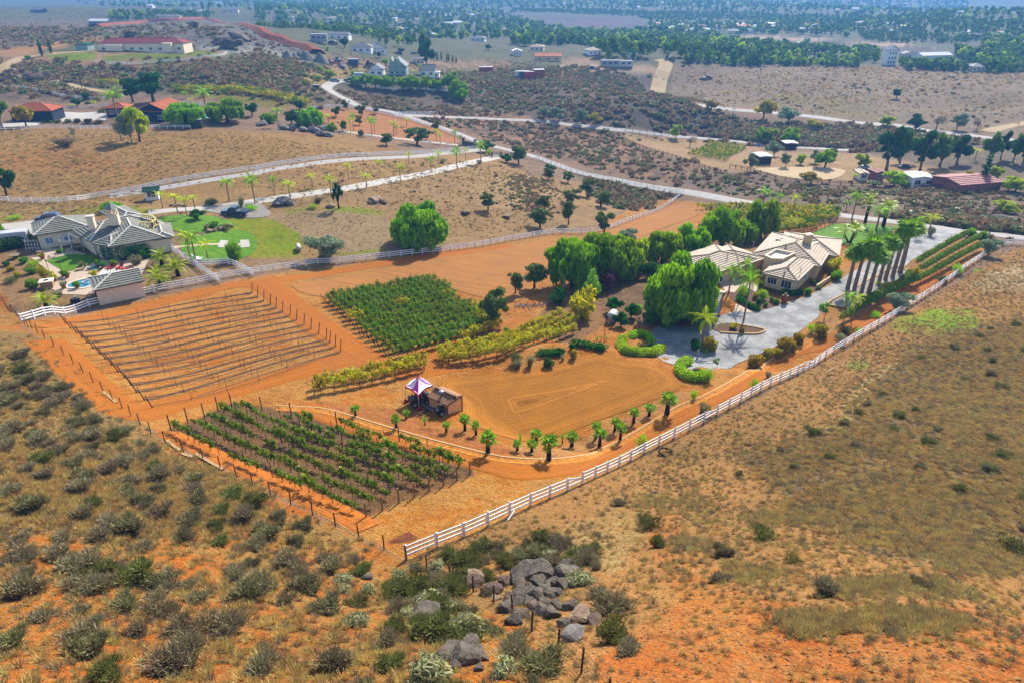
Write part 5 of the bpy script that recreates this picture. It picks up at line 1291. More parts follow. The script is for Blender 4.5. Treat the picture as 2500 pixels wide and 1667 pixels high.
for a in [
 ('queeny0',b0,1740,805,505,210,'green-crowned palm left of the hammock'),('queen1',b0,1790,832,520,220,'tall palm holding the left end of the hammock'),('queeny1',b0,1900,812,600,180,'yellow palm holding the right end of the hammock'),
 ('queeny0',b0,455,375,320,55,'tiny yellow palm behind the dark parked car'),
 ('queen0',a0,1075,1085,790,240,'tall palm in front of the ranch house gable'),('queen1',a0,1690,900,825,90,'small palm behind the ranch house roof'),('queen0',a0,1880,1010,785,200,'tall bright palm behind the ranch pool'),('queeny0',a0,860,970,915,90,'yellow palm by the ranch rail fence'),('queeny1',a0,665,985,945,80,'low yellow palm at the concrete ranch yard'),('queeny0',a0,1740,960,890,80,'yellow palm beside the ranch patio'),
 ('queen1',a1,205,1165,960,140,'tall twin-trunk palm above the rock wall'),('queeny1',a1,660,1120,1030,110,'yellow palm right of the bright weeping tree'),
 ('queeny0',a1,865,1220,1050,70,'slim palm on the orange lot, leftmost of its group'),('queen0',a1,890,1195,1010,90,'taller palm behind the leftmost slim palm of the orange lot'),('queen1',a1,1058,1245,1040,110,'tall palm in the middle pair of the orange lot'),('queen0',a1,1082,1222,1065,90,'shorter palm in the middle pair of the orange lot'),('queeny1',a1,1258,1230,1085,120,'broad palm in the third pair of the orange lot'),('queen1',a1,1284,1232,1130,80,'short palm in the third pair of the orange lot'),
 ('queeny0',a1,1645,1290,1155,70,'slim yellow palm near the road olive tree'),('queeny1',a1,1680,1315,1190,80,'yellow palm nearest the lane by the road olive tree'),('queen0',a1,1812,1305,1170,90,'palm beside the stone gate wall'),('queeny0',a1,1375,1155,1062,85,'bushy yellow palm on the orange lot'),('queen1',a1,1862,1330,1215,80,'palm just before the stone gate wall'),
 ('queen0',b2,1975,1100,830,240,'slender palm at the long roof wing of the main house'),('queen1',b2,2090,1140,735,170,'tall palm rising above the entry court roof'),('queen0',b2,2110,1360,855,260,'tall leaning palm between garage and garden bed'),('queeny0',b2,1730,1600,1250,290,'large weeping-headed palm in the grass island'),
 ('queen0',b3,680,1390,1060,170,'shorter palm at the lower end of the palm island'),('queeny0',b3,755,1370,1080,150,'yellowish shorter palm next to the lower island end'),
 ('queen1',b3,90,350,175,130,'palm at the roadside left of the vine block'),('queeny1',b3,225,380,180,160,'yellow palm at the roadside beside the vine block'),('queeny0',b3,200,560,405,170,'yellow palm in front of the vine block fence'),('queen0',b3,710,350,255,120,'small palm left of the tall lawn palms'),
 ('queen0',b3,765,430,145,190,'tall feathery palm at the back of the bright lawn'),('queen1',b3,985,530,285,260,'wide palm in front of the lawn date palms'),('queeny1',b3,1460,560,360,190,'yellow-edged palm at the road junction'),('queen0',b3,1345,590,380,150,'green palm beside the road junction palm'),('queeny0',b3,770,105,0,90,'pair-like yellow palm by the sandy arena'),
 ('queen1',b2,2280,330,130,200,'palm standing above the last pepper tree of the row'),
 ('queeny0',a3,1885,1460,1340,110,'yellow palm before the narrow pine by the side road'),
]: plant(a[0],'queen_palm',*a[1:6],a[6],'palm','scattered queen palms')
tf = [(725,1065,680,200),(785,1075,620,200),(848,1115,590,190),(918,1105,690,220),(1008,1015,570,180),(1068,985,580,190),(1133,965,435,200),(1203,920,440,230)]
for i,(x,y,t,w) in enumerate(tf):
    plant(f'tallfan{i % 2}','fan_palm',b3,x,y,t,w,f'tall fan palm with thick trunk in the kerbed island, {nth(i + 1)} from the main house','palm','tall fan palms in the kerbed island')
plant('talldate','date_palm',b3,880,480,165,200,'tall date palm with dark trunk on the bright lawn','palm')
plant('talldate','date_palm',b3,1050,495,230,240,'broad date palm with dark trunk nearest the road','palm')
plant('clumpdate','date_palm',b3,745,650,400,370,'clump of date palms with several trunks beside the flat roof','palm')
plant('date0','date_palm',b3,930,620,505,90,'low date palm beside the clump on the lawn','palm')
for i,(x,y,t,w,l) in enumerate([(1460,1040,855,300,'low date palm closest to the long white fence by the pool house'),(1625,950,765,280,'low date palm nearest the descending white fence'),(1480,850,690,260,'low date palm below the house wall, behind two others'),(430,1245,1085,290,'low date palm at the fence corner left of the pool house')]):
    plant(f'date{i % 2}','date_palm',b0,x,y,t,w,l,'palm','low date palms near the pool')
yf = [(c1,910,668,540,90),(c1,1280,775,630,100),(c1,1370,680,590,80),(c1,1540,742,650,90),(c1,1735,800,700,90),(c1,1905,785,630,110),(c1,2005,825,690,90),(c1,2115,1005,775,170),(c2,48,968,868,95),(c2,75,895,815,80),(c2,180,978,868,110),(c2,220,912,765,130),(c2,335,1065,800,175),(c2,460,902,805,80),(c2,545,928,790,130),(c2,765,850,695,100),(c2,797,932,750,130),(c2,937,785,660,100),(c2,985,885,695,110),(c2,1108,712,572,110),(c2,1250,645,540,110),(c2,1410,645,425,180)]
for i,(Rg,x,y,t,w) in enumerate(yf):
    plant('lowfan' if (y - t) < 105 and i % 2 else f'youngfan{i % 2}','young_fan_palm',Rg,x,y,t,w,f'young fan palm on the bank around the harrowed ground, {nth(i + 1)} counted from the near vineyard','palm','young fan palms on the bank')
# cypress line and small palms beyond
for i,(x,y,t) in enumerate([(1652,552,470),(1690,545,462),(1742,562,485),(1758,562,482),(1793,568,500),(1825,572,515)]):
    plant('cypress','cypress_tree',a1,x,y,t,22,f'thin cypress in the line behind the tall eucalyptus, {nth(i + 1)} from it','tree','line of thin cypresses')
# hedges, borders, garden shrubs
def hedge(px,w,h,label,mat,seed):
    pts = path3(px,6); bl = []; L = 0
    for a,b in zip(pts,pts[1:]):
        L += (b - a).length
    for p in pts: bl.append((p.x,p.y,float(gz(p.x,p.y)) + h * .5,w * .62,w * .62,h * .55))
    c = Vector(bl[len(bl) // 2][:3]); c.z -= h * .5
    bl = [(x - c.x,y - c.y,z - c.z,a,b_,d) for x,y,z,a,b_,d in bl]
    me = leaf_mesh('hedge',M[mat],leaves(bl,int(260 * L * w),0.2,'rand',seed,1.3,0.8))
    st = MB()
    for p in bl[::3]: st.tube([(p[0],p[1],p[2] - h * .75),(p[0],p[1],p[2])],.06,5)
    e = spawn([('stem',st.mesh('stem',M['bark']),None,[]),('foliage',me,None,[])],'hedge',c,0,1,label,'hedge')
hedge([c2(1010,-20),c2(990,30),c2(1030,80),c2(1110,100),c2(1200,105),c2(1290,95),c2(1360,65)],1.3,1.2,'curved bright clipped hedge between the harrowed ground and driveway','hedge',500)
hedge([c2(1085,-60),c2(1160,-75),c2(1240,-50),c2(1270,-10)],1.1,1.0,'upper arm of the bright curved hedge beside the shaded driveway','hedge',502)
hedge([c2(1600,180),c2(1545,200),c2(1525,250),c2(1560,300),c2(1640,325),c2(1730,330),c2(1750,300)],1.3,1.2,'C-shaped bright clipped hedge at the driveway edge','hedge',501)
hedge([c2(250,105),c2(330,95),c2(420,95)],1.2,0.8,'dark low hedge in front of the golden vines','citrus',503)
hedge([c2(560,10),c2(650,20),c2(740,40),c2(830,45)],1.2,0.8,'dark low hedge near the flagpole base','citrus',504)
hedge([b0(-60,740),b0(60,700),b0(170,680),b0(240,640)],2.4,2.0,'dark leafy hedge between the white trailers and the left patio','oak',505)
hedge([b0(270,640),b0(340,650),b0(420,640),b0(480,640)],1.2,1.6,'climbing dark vine hedge under the left roof wing','vine',506)
hedge([b0(990,790),b0(1080,800),b0(1150,800)],2.0,2.8,'dark leafy shrubs against the bay window wall','oak',507)
hedge([b0(1190,790),b0(1270,780),b0(1340,770)],1.8,2.4,'glossy dark shrubs against the long house wall','citrus',508)
hedge([M3(690,150),M3(760,195),M3(830,235),M3(890,262)],1.0,0.8,'low green hedge along the garage path','citrus',509)
hedge([b3(140,1110),b3(230,1120),b3(300,1110)],0.9,0.9,'shaded low planting under the picture windows','citrus',510)
hedge([b3(900,1170),b3(1100,1080),b3(1250,980),b3(1300,930)],1.2,0.8,'low dark planting along the lower kerb of the palm island','vine_b',511)
sh = [
 (c2,325,200,115,110,'clipped','dark round ball shrub in front of the low hedge'),(c2,430,90,25,90,'clipped','dark round ball shrub behind the low hedge'),(c2,560,130,50,85,'bronze','orange-brown round shrub near the flagpole'),(c2,160,195,105,90,'spiky','silvery spiky tuft below the golden vines'),(c2,45,215,150,100,'spiky','grey spiky tuft beside the soft green shrub'),(c2,35,170,50,120,'softgreen','soft light green shrub at the end of the golden vines'),(c2,815,65,5,80,'clipped','dark round ball shrub at the harrowed ground rim'),(c2,550,50,-10,80,'clipped','dark shrub left of the near-flagpole hedge'),(c2,462,150,105,40,'spiky','tiny spiky plant on the garden edge'),
 (c2,1190,50,-20,100,'softgreen','soft green plant inside the curved hedge'),(c2,1275,40,-5,90,'clipped','dark ball inside the curved hedge'),(c2,1720,290,220,90,'clipped','dark ball inside the C-shaped hedge'),(c2,1670,260,200,70,'softgreen','small bright plant inside the C-shaped hedge'),(c2,1790,345,205,90,'yellowbush','upright yellow-green plant beside the C-shaped hedge'),
 (M3,860,885,755,215,'bronze','bronze-green mound nearest the C-shaped hedge by the driveway'),(M3,1000,785,680,170,'bronze','second bronze mound along the driveway edge'),(M3,1100,775,670,140,'bronze','darker bronze mound just behind the second one'),(M3,1170,730,570,200,'bronze','large bronze mound with yellow shoots midway along the driveway'),(M3,1260,700,590,140,'bronze','bronze mound right of the large one'),(M3,1330,620,510,150,'bronze','bronze mound farthest along the driveway edge'),(b3,470,1500,1390,150,'bronze','bronze mound at the right end of the driveway row'),(b3,395,1470,1385,120,'yellowbush','yellow shrub with upright shoots by the right end mound'),
 (M3,630,460,392,115,'gbush','yellow-green dome in the kerbed teardrop island'),(M3,722,510,440,70,'bronze','spiky bronze plant in the teardrop island'),(M3,350,690,560,170,'bronze','tall bronze grasses in the round palm island'),(M3,200,690,570,130,'darkbush','dark plant in the shaded side of the palm island'),(M3,410,700,600,110,'bronze','russet grasses at the edge of the round palm island'),(M3,330,725,670,60,'yellowbush','little yellow tuft in the round palm island'),(M3,450,880,775,95,'smalltree','spindly young tree between hedge and driveway'),
 (M3,730,100,10,165,'clippedbright','bright clipped dome in the entry court'),(M3,870,135,70,80,'bronze','bronze shrub in the garden bed'),(M3,940,145,25,130,'yellowbush','bright lime shrub in the garden bed'),(M3,975,215,165,60,'bush','small round shrub at the garden bed front'),(M3,905,190,130,70,'darkbush','dark shrub beside the lime one in the garden bed'),(M3,1050,170,115,60,'bush','low leafy shrub near the stone lamp pillar'),(M3,1110,190,130,70,'bush','low leafy shrub nearest the stone lamp pillar'),(M3,1070,195,150,50,'softgreen','pale tuft between the pillar shrubs'),
 (M2,1000,800,720,110,'fern','glossy plant at the corner of the front bedroom'),(M2,1040,690,630,80,'fern','upright glossy plant by the side window'),(M2,1120,750,710,55,'bush','little round bush beside the low courtyard wall'),(M2,480,745,640,100,'fern','loose shrub at the corner of the entry court'),(M2,495,860,750,130,'yellowbush','lime shrub before the entry court windows'),(M2,620,735,670,45,'bush','slim plant below the wide front window'),(M2,830,810,760,60,'bush','slim plant under the second front window'),(M2,1270,560,400,190,'gbush','tall golden-green shrub at the right end of the house'),(M2,1300,640,540,160,'fern','green shrub below the golden one at the house end'),
 (c2,1175,935,815,120,'yellowbush','bright green bush poking through the front fence near its middle'),(c2,1740,650,525,120,'greybush','grey-green bush growing over the front fence'),(c2,2200,400,305,105,'yellowbush','yellow-green bush inside the front fence'),(c2,2330,310,240,60,'greybush','grey-green bush at the fence below the driveway mounds'),(c2,1655,500,405,90,'yellowbush','thin yellow plant on the slope above the bank'),
 (b3,690,1480,1385,150,'softgreen','soft grey-green shrub inside the fence below the court'),(b3,650,1555,1455,110,'greybush','blue-grey shrub against the fence below the court'),(b3,830,1460,1415,90,'yellowbush','low green shrub at the fence below the olive bush'),(b3,975,1330,1270,120,'yellowbush','thin yellowish shrub on the orange strip'),(b3,1720,930,835,110,'yellowbush','yellow-green bush on the fence below the vine rows'),(b3,1575,1010,930,110,'softgreen','pale green bush by the fence below the vine rows'),(b3,1080,1070,1000,130,'gbush','golden shrub under the tall fan palms'),(b3,1000,1040,990,60,'yellowbush','yellow ball shrub under the tall fan palms'),(b3,1340,960,870,90,'gbush','golden bush at the lower end of the vine rows'),(b3,1850,600,510,110,'fern','bright tree-like bush at the top of the vine rows'),(b3,1960,620,535,80,'fern','bright bush right of the vine row tops'),(b3,1480,590,490,60,'greybush','grey shrub under the junction palm'),(b3,600,385,305,80,'spiky','dark spiky plant by the roadside boards'),(b3,530,385,345,90,'spiky','grey spiky plant on the roadside verge'),
 (b1,2285,1500,1420,80,'bush','small dark bush beyond the dense block corner'),(b2,1445,1350,1300,95,'gbush','golden round shrub by the giant pepper trunk'),(b2,1585,1365,1320,100,'bush','low shrubs right of the giant pepper trunk'),(b2,1375,1420,1360,80,'darkbush','dark small shrub beside the shaded driveway'),(b2,1150,1270,1200,110,'clippedbright','lime clipped shrub between the citrus trees'),(b2,1160,1440,1330,90,'bare','bare twiggy shrub in the garden'),
 (b2,770,1560,1500,45,'lowfan','small sago plant by the flagpole'),(b2,812,1535,1490,40,'lowfan','tiny sago plant behind the flagpole sago'),(b2,860,1535,1490,40,'lowfan','tiny sago plant right of the flagpole'),
 (b0,215,830,770,90,'bush','round shrub in the left patio bed'),(b0,310,860,800,150,'yellowbush','yellow-green shrub along the patio path'),(b0,310,920,860,120,'bush','green shrub midway along the patio path'),(b0,410,970,850,110,'gbush','tall golden shrub beside the patio path end'),(b0,490,1000,910,70,'gbush','potted-looking yellow shrub near the stone oven'),(b0,310,1060,970,130,'fern','palm-like green shrub below the stone oven'),(b0,100,900,860,90,'bronze','rust-coloured shrub at the far left bed'),(b0,165,960,910,80,'bronze','orange shrub on the left slope'),(b0,100,1005,945,130,'softgreen','low green mat on the left slope'),(b0,65,855,810,80,'darkbush','dark shrub at the left edge of the garden'),(b0,150,780,740,70,'bush','shrub below the dark left hedge'),(b0,550,740,695,95,'bush','white-flowered shrub by the patio lawn'),(b0,535,1140,1090,75,'spiky','silver agave below the pool terrace'),(b0,1240,850,775,120,'spiky','large blue agave by the red loungers'),(b0,1320,790,700,130,'darkbush','dark shrub beside the date palms at the wall'),(b0,1280,690,640,90,'darkbush','dark bush under the long roof'),(b0,570,620,575,80,'darkbush','potted dark shrub under the left roof'),(b0,740,860,820,60,'spiky','silvery grass by the terrace lawn'),(b0,130,430,395,150,'yellowbush','yellow brush at the corner of the parking slab'),(b0,20,640,430,90,'pepper1','bright green tree cut by the left edge by the trailers'),
 (b0,1935,300,240,150,'sage0','very dark low shrub beside the pale drive'),(b0,1930,520,450,110,'bush','dark shrub in the lawn rock bed'),(b0,2050,530,470,150,'softgreen','cactus-like green shrub in the lawn rock bed'),(b0,1880,530,480,60,'spiky','spiky plant at the left of the lawn rock bed'),(b0,2200,320,240,70,'spiky','grey agave by the drive bend'),(b0,2300,350,300,130,'yellowbush','lime ground shrub by the blue pickup'),(b0,2280,330,290,60,'bush','dark ball behind the blue pickup'),
 (b1,570,280,235,80,'sage0','dark twiggy shrub by the drive'),(b1,520,335,290,110,'yellowbush','lime shrub below the bare sapling'),(b1,620,790,740,160,'sage0','shadowed low shrub at the foot of the grey tree'),
 (a1,2100,1390,1270,150,'dark1','bushy dark tree beside the stone gate'),(a1,2130,1420,1350,80,'yellowbush','bright shrub left of the drive gate'),(a1,2290,1480,1400,120,'citrus','square dark hedge bush right of the drive gate'),(a1,2360,1400,1330,90,'dark0','leafy tree across the country road bend'),(a1,2035,1495,1455,60,'greybush','grey bush beside the first drive palm'),(a1,1700,1490,1440,70,'greybush','grey bush between drive palms'),(a1,955,1240,1180,70,'sage0','grey scrubby bush below the orange lot'),
 (a0,790,915,840,90,'dark0','small dark tree left of the ranch rail fences'),(a0,700,970,900,110,'dark1','dark shrubby tree behind the ranch yard'),(a0,935,1030,985,110,'softgreen','grey-green shrub at the ranch yard end'),(a0,410,1120,1098,40,'bush','small ball shrub nearest the barn doors'),(a0,465,1120,1095,45,'bush','second ball shrub along the ranch yard'),(a0,535,1120,1090,70,'sage0','third, wider grey shrub along the ranch yard'),(a0,620,1120,1085,80,'sage0','fourth grey shrub along the ranch yard'),(a0,710,1120,1080,80,'sage0','fifth grey shrub along the ranch yard'),(a0,800,1125,1082,90,'sage0','sixth grey shrub along the ranch yard'),(a0,900,1130,1090,90,'sage0','last grey shrub along the ranch yard'),(a0,600,1340,1250,200,'sage3','brown twiggy thicket on the pasture'),
 (a0,265,540,500,60,'bush','dark bush on the hill track verge'),(a0,1825,520,490,60,'bush','dark green bush on the hilltop bank'),(a0,1630,535,512,45,'bush','smaller dark bush on the hilltop bank'),
 (a1,570,740,680,80,'bright0','small yellow-green tree on the slope by the road curve'),(a1,680,720,625,110,'bright0','larger yellow-green tree on the slope by the road curve'),(a1,590,640,600,70,'bright0','yellow-green bush below the gravel heaps'),(a1,445,780,735,45,'bush','tiny green bush beside the dark box by the road'),(a1,890,690,640,60,'bright0','yellow-green bush at the green-gabled house drive'),(a1,655,465,420,40,'bright0','small round green tree by the dirt road'),(a1,805,440,340,90,'dark0','broad dark tree before the white farmhouse'),(a1,1125,530,470,50,'dark1','dark tree at the corner of the grey farmhouse'),(a1,1325,490,435,70,'dark0','dark rounded tree right of the grey farmhouse'),(a1,2120,460,400,60,'dark1','dark tree on the pale slope beyond the cypresses'),
 (a1,1185,660,540,70,'tallfan1','shaggy fan palm beside the green gables'),(a1,1500,690,570,60,'queen0','palm right of the green gables'),(a1,955,690,620,70,'queeny0','yellow palm left of the green-gabled house'),(a1,1440,690,630,80,'queeny1','yellow palm before the green-gabled house'),
]
for Rg,x,y,t,w,k,l in sh:
    nm = 'palm' if k in ('tallfan1','queen0','queeny0','queeny1') else 'tree' if k in ('dark0','dark1','bright0','pepper1','smalltree') else 'shrub'
    plant(k,{'palm': 'palm_tree','tree': 'garden_tree','shrub': 'shrub'}[nm],Rg,x,y,t,w,l,nm)
# ------------------------------------------------------------------ rocks
def boulder_mesh(seed,mat,flat=0.7,n=2):
    g = np.random.default_rng(seed); bm = bmesh.new(); bmesh.ops.create_icosphere(bm,subdivisions=n,radius=1)
    pl = [(unit(g.normal(size=3)),0.4 + 0.4 * g.random()) for _ in range(13)]
    for v in bm.verts:
        p = np.array(v.co)
        for nrm,d in pl:
            e = p @ nrm - d
            if e > 0: p = p - nrm * e * 0.97
        p *= 1 + 0.025 * g.normal()
        v.co = Vector((p[0],p[1],p[2] * flat))
    me = bpy.data.meshes.new('boulder'); bm.to_mesh(me); bm.free(); me.materials.append(mat); return me
M['darkrock'] = m_plain('dark_lichened_rock',S(84,78,72),0.9,0.15,0.5,1.6,0.2,c2=S(150,136,120))
M['palerock'] = m_plain('pale_granite',S(186,160,132),0.9,0.2,0.2,1.5,0.1,c2=S(150,128,110))
M['brownrock'] = m_plain('brown_weathered_rock',S(128,108,92),0.9,0.2,0.35,1.8,0.1,c2=S(92,78,70))
M['greyrock'] = m_plain('grey_rock',S(150,142,136),0.9,0.2,0.25,1.5,0.05)
BO = {k: [boulder_mesh(600 + 10 * j + i,M[k]) for i in range(3)] for j,k in enumerate(('darkrock','palerock','brownrock','greyrock'))}
br = random.Random(8)
def boulder(Rg,x,y,r,k,label,group,hz=0.75,n=[0]):
    n[0] += 1
    p = P(*Rg(x,y)); s = r * 1.6 / 3.7333 / px_m(p)
    spawn([('boulder',BO[k][n[0] % 3],None,[])],'boulder',(p.x,p.y,p.z + s * 0.32),br.uniform(0,6.28),(s * br.uniform(.9,1.2),s * br.uniform(.8,1.05),s * hz * br.uniform(.9,1.2)),label,'boulder',group)
oc = [(110,610,120),(290,610,115),(510,610,95),(490,520,70),(380,690,65),(240,700,80),(110,780,80),(250,780,70),(160,850,60),(300,850,55),(350,770,70),(460,700,60),(210,890,50),(285,935,68),(365,960,65),(430,890,48),(545,890,62),(395,860,40),(60,690,60),(180,730,60),(320,720,55),(30,850,60),(60,960,75),(15,1020,65),(575,555,45),(420,770,50),(655,935,55),(735,1010,62),(480,1045,50),(530,1100,36)]
for i,(x,y,r) in enumerate(oc):
    boulder(d2,x,y,r,'darkrock' if i not in (12,26,27,29) else 'brownrock',f'dark lichened boulder of the big outcrop, {nth(i + 1)} in order from its upper left','boulders of the big dark outcrop',0.9)
boulder(d2,590,1005,100,'palerock','large pale tan boulder at the lower end of the dark outcrop',None,0.85)
boulder(d2,575,1165,85,'greyrock','flat grey boulder alone below the pale tan boulder',None,0.5)
for i,(x,y,r,k) in enumerate([(1985,670,85,'palerock'),(1975,600,55,'palerock'),(2150,735,75,'brownrock'),(2250,670,65,'brownrock'),(2195,805,36,'palerock'),(2290,835,60,'brownrock'),(2290,905,75,'darkrock')]):
    boulder(d1,x,y,r,k,f'tan broken boulder on the left shoulder of the outcrop, {nth(i + 1)} from the tall split one','tan boulders left of the outcrop',0.95)
for i,(x,y,r) in enumerate([(1580,1010,130),(1470,1050,50),(1560,1130,42),(1540,1180,30),(1670,990,55)]):
    boulder(d1,x,y,r,'darkrock',f'dark low rock half hidden by silvery brush, {nth(i + 1)} largest of that slab group','dark slab rocks in the brush',0.5)
for i,(x,y,r) in enumerate([(1930,1260,90),(1770,1320,90),(1900,1370,110),(2040,1340,75),(1830,1225,45),(1820,1430,50),(2040,1440,45),(1960,1210,60)]):
    boulder(d1,x,y,r,'darkrock',f'black boulder in the lowest rock pile, {nth(i + 1)} from its top','boulders of the lowest rock pile',0.8)
boulder(d1,1010,615,42,'darkrock','single dark stone beside the silvery brush below the fence corner',None)
for i,(x,y,r) in enumerate([(430,725,55),(350,740,60),(130,670,40),(600,800,35),(520,770,32),(250,700,35),(180,720,30),(560,830,30),(470,780,35),(390,700,28),(660,850,28),(300,760,28)]):
    boulder(a0,x,y,r,'brownrock' if i % 2 else 'palerock',f'boulder of the pile above the curving white ranch fence, {nth(i + 1)} by size','boulders above the ranch fence',0.8)
for i,(x,y,r) in enumerate([(2040,400,60),(2140,350,55),(2210,370,50),(2090,440,60),(1990,410,40),(1770,250,45),(1190,335,40),(2180,410,45)]):
    boulder(a0,x,y,r,'darkrock' if i != 5 else 'brownrock',f'dark boulder on the grey hillside behind the hilltop house, {nth(i + 1)} by place','boulders on the grey hillside',0.8)
for i,(x,y,r) in enumerate([(270,1180,40),(340,1190,45),(420,1200,35),(500,1205,40),(560,1215,45),(600,1240,40),(640,1190,35),(70,1145,40),(680,1250,35),(30,1150,30)]):
    boulder(a1,x,y,r,'greyrock',f'stone of the low rock wall under the bright weeping trees, {nth(i + 1)} from its start','stones of the low rock wall')
for i,(x,y,r) in enumerate([(1080,280,42),(1120,265,40),(1155,285,35),(1055,290,25),(1105,240,22)]):
    boulder(b1,x,y,r,'palerock',f'pale stone of the heap behind the dirt circle, {nth(i + 1)} from its bulk','stones heaped behind the dirt circle')
for i,(x,y,r) in enumerate([(240,300,60),(310,305,40),(180,305,40)]):
    boulder(b1,x,y,r,'greyrock',f'grey rock beside the pale drive below the palms, {nth(i + 1)} by size','grey rocks beside the pale drive')
boulder(b1,690,325,35,'palerock','pale flat rock left of the yucca tree',None,0.5)
boulder(b1,1910,392,30,'darkrock','single dark boulder right of the lone huge pepper tree',None)
boulder(b1,2280,420,35,'palerock','pale boulder on the tan field near the olive trees',None,0.5)
boulder(b2,1150,925,28,'greyrock','grey rock at the foot of the thin yellowish pepper tree',None,0.8)
boulder(c0,795,945,24,'palerock','pale stone in the golden grass outside the wire fence',None,0.6)
rk = random.Random(3)
pts = []                               # pebble border near the olive trees and stony scatter
for _ in range(130):
    x = rk.uniform(20,320); p = P(*b2(x,1225 - (x - 20) * 0.06 + rk.gauss(0,13))); pts.append(p)
sb = MB()
for p in pts:
    s = rk.uniform(.12,.3); sb.box((p.x,p.y,p.z + s * .3),(s,s * rk.uniform(.6,1),s * .7),rk.uniform(0,3),0.7)
tag(sb.obj('stone_border',M['greyrock']),kind='stuff')
sb = MB()
for _ in range(3600):                  # loose stones on the bare red slopes
    p = P(rk.uniform(0,2500),rk.uniform(1180,1667))
    s = rk.uniform(.03,.10); sb.box((p.x,p.y,p.z + s * .3),(s,s * rk.uniform(.6,1),s * .7),rk.uniform(0,3),0.7)
tag(sb.obj('loose_stones',M['palerock']),kind='stuff')
mp = P(*b1(1385,990)); mm = MB()
for i in range(16):
    a,q = rk.uniform(0,6.28),rk.uniform(0,1.6); s = rk.uniform(.3,.7)
    mm.box((mp.x + math.cos(a) * q * 1.5,mp.y + math.sin(a) * q * 0.8,mp.z + .15 + (1.6 - q) * .2),(s,s * .7,s * .5),rk.uniform(0,3),0.6)
tag(mm.obj('rubble_heap',M['brownrock']),'low dark heap of rubble on the tilled orange field','heap')
# dark soil mounds by the fence corner and a shaggy ring of cut brush
mm = boulder_mesh(690,M['bank'],0.35,3); p = P(*d1(1330,275))
spawn([('dirt_mound',m_ := boulder_mesh(691,m_plain('dark_red_soil',S(140,86,62),.95,.1,.3,3,.1),0.3,3),None,[])],'dirt_mound',(p.x,p.y,p.z),0.3,(1.6,1.0,.35),'dark red dirt mound inside the corner of the front fence','mound')
cp = P(*c2(1400,995)); rb = MB()
for i in range(9):
    a0_ = rk.uniform(0,6.28); pt = []
    for k in range(10):
        a = a0_ + k * .55; q = 0.72 + rk.gauss(0,.05); pt.append((cp.x + math.cos(a) * q,cp.y + math.sin(a) * q,cp.z + .08 + rk.random() * .22))
    rb.tube(pt,.035,5)
tag(rb.obj('wire_coil',M['rust']),'coil of rusty wire lying outside the front fence','coil')
# ------------------------------------------------------------------ scrub and grass
def inside(poly,n,g,cond=None):
    poly = np.array(poly,float); lo,hi = poly.min(0),poly.max(0); out = np.empty((0,2))
    while len(out) < n:
        q = lo + (hi - lo) * g.random((n * 3,2)); q = q[sdist(poly,q[:,0],q[:,1]) > 0]
        out = np.concatenate([out,q])
    return out[:n]
def even(wpoly,dmin,g,tries,dens=None,dens_s=1.0):
    """points in a ground polygon no closer than dmin (dens: thins them out by noise)"""
    c = inside(wpoly,tries,g); grid = {}; out = []
    for x,y in c:
        if dens is not None and float(vnoise(np.array([x]),np.array([y]),dens_s,dens)[0]) < 0.42: continue
        k = (int(x / dmin),int(y / dmin))
        if any((x - a) ** 2 + (y - b) ** 2 < dmin * dmin for i in (-1,0,1) for j in (-1,0,1) for a,b in grid.get((k[0] + i,k[1] + j),())): continue
        grid.setdefault(k,[]).append((x,y)); out.append((x,y))
    return out
def W(px): return [(q[0],q[1]) for q in PL(px)]
gS = np.random.default_rng(77); sr = random.Random(31)
LM = [('the dark boulder outcrop',P(1320.,1450.)),('the corner post of the front fence',P(992.,1365.)),('the lowest black rock pile',P(1140.,1600.)),('the bend of the wire fence',P(410.,1085.)),('the white fence end at left',P(54.,788.)),('the pale path in dry grass',P(2100.,960.)),('the coil of rusty wire',P(1625.,1106.)),('the bright green grass patch',P(2290.,780.)),('the broken concrete strip',P(520.,1130.))]
fgL = W([(-60,830),(60,860),(230,1000),(380,1110),(540,1185),(780,1300),(960,1385),(1130,1470),(1270,1590),(1380,1680),(1380,1760),(700,1760),(-200,1760)])
shr = [(x,y,0) for x,y in even(fgL,1.9,gS,1500,4,9.0)]
for px,n in (([(-40,960),(120,940),(230,1010),(260,1090),(120,1110),(-40,1110)],16),([(980,1400),(1180,1340),(1400,1330),(1500,1480),(1560,1640),(1250,1480),(1080,1400)],34),([(1150,1340),(1450,1330),(1480,1400),(1250,1400)],12),([(200,1380),(620,1370),(700,1667),(150,1667)],24),([(1100,1500),(1250,1540),(1300,1667),(1080,1667)],10),([(880,1440),(1100,1400),(1160,1520),(960,1540)],14)):
    shr += [(x,y,0) for x,y in even(W(px),1.25,gS,n * 9)[:n]]
fgR = W([(1500,1230),(1850,1120),(2130,980),(2260,840),(2560,760),(2600,1500),(2300,1500),(2050,1460),(1700,1420),(1560,1330)])
shr += [(x,y,1) for x,y in even(fgR,3.6,gS,500,6,12.0)][:70]
shr = [s for s in shr if min(((s[0] - P(x_,y_).x) ** 2 + (s[1] - P(x_,y_).y) ** 2) for x_,y_ in ((1310.,1440.),(1340.,1410.),(1270.,1420.),(1410.,1520.),(1290.,1480.),(1350.,1450.),(1330.,1490.),(1130.,1610.),(1155.,1600.))) > 3.2]
rank = {}; by = []
for x,y,z_ in shr[:285]:
    d = [((x - p.x) ** 2 + (y - p.y) ** 2,i) for i,(_,p) in enumerate(LM)]; by.append((min(d)[1],min(d)[0],x,y,z_))
KN = {'sage0': 'olive-grey','sage1': 'brown-grey','sage2': 'greenish','sage3': 'twiggy brown','silverbrush': 'silvery','softgreen': 'green-brown'}
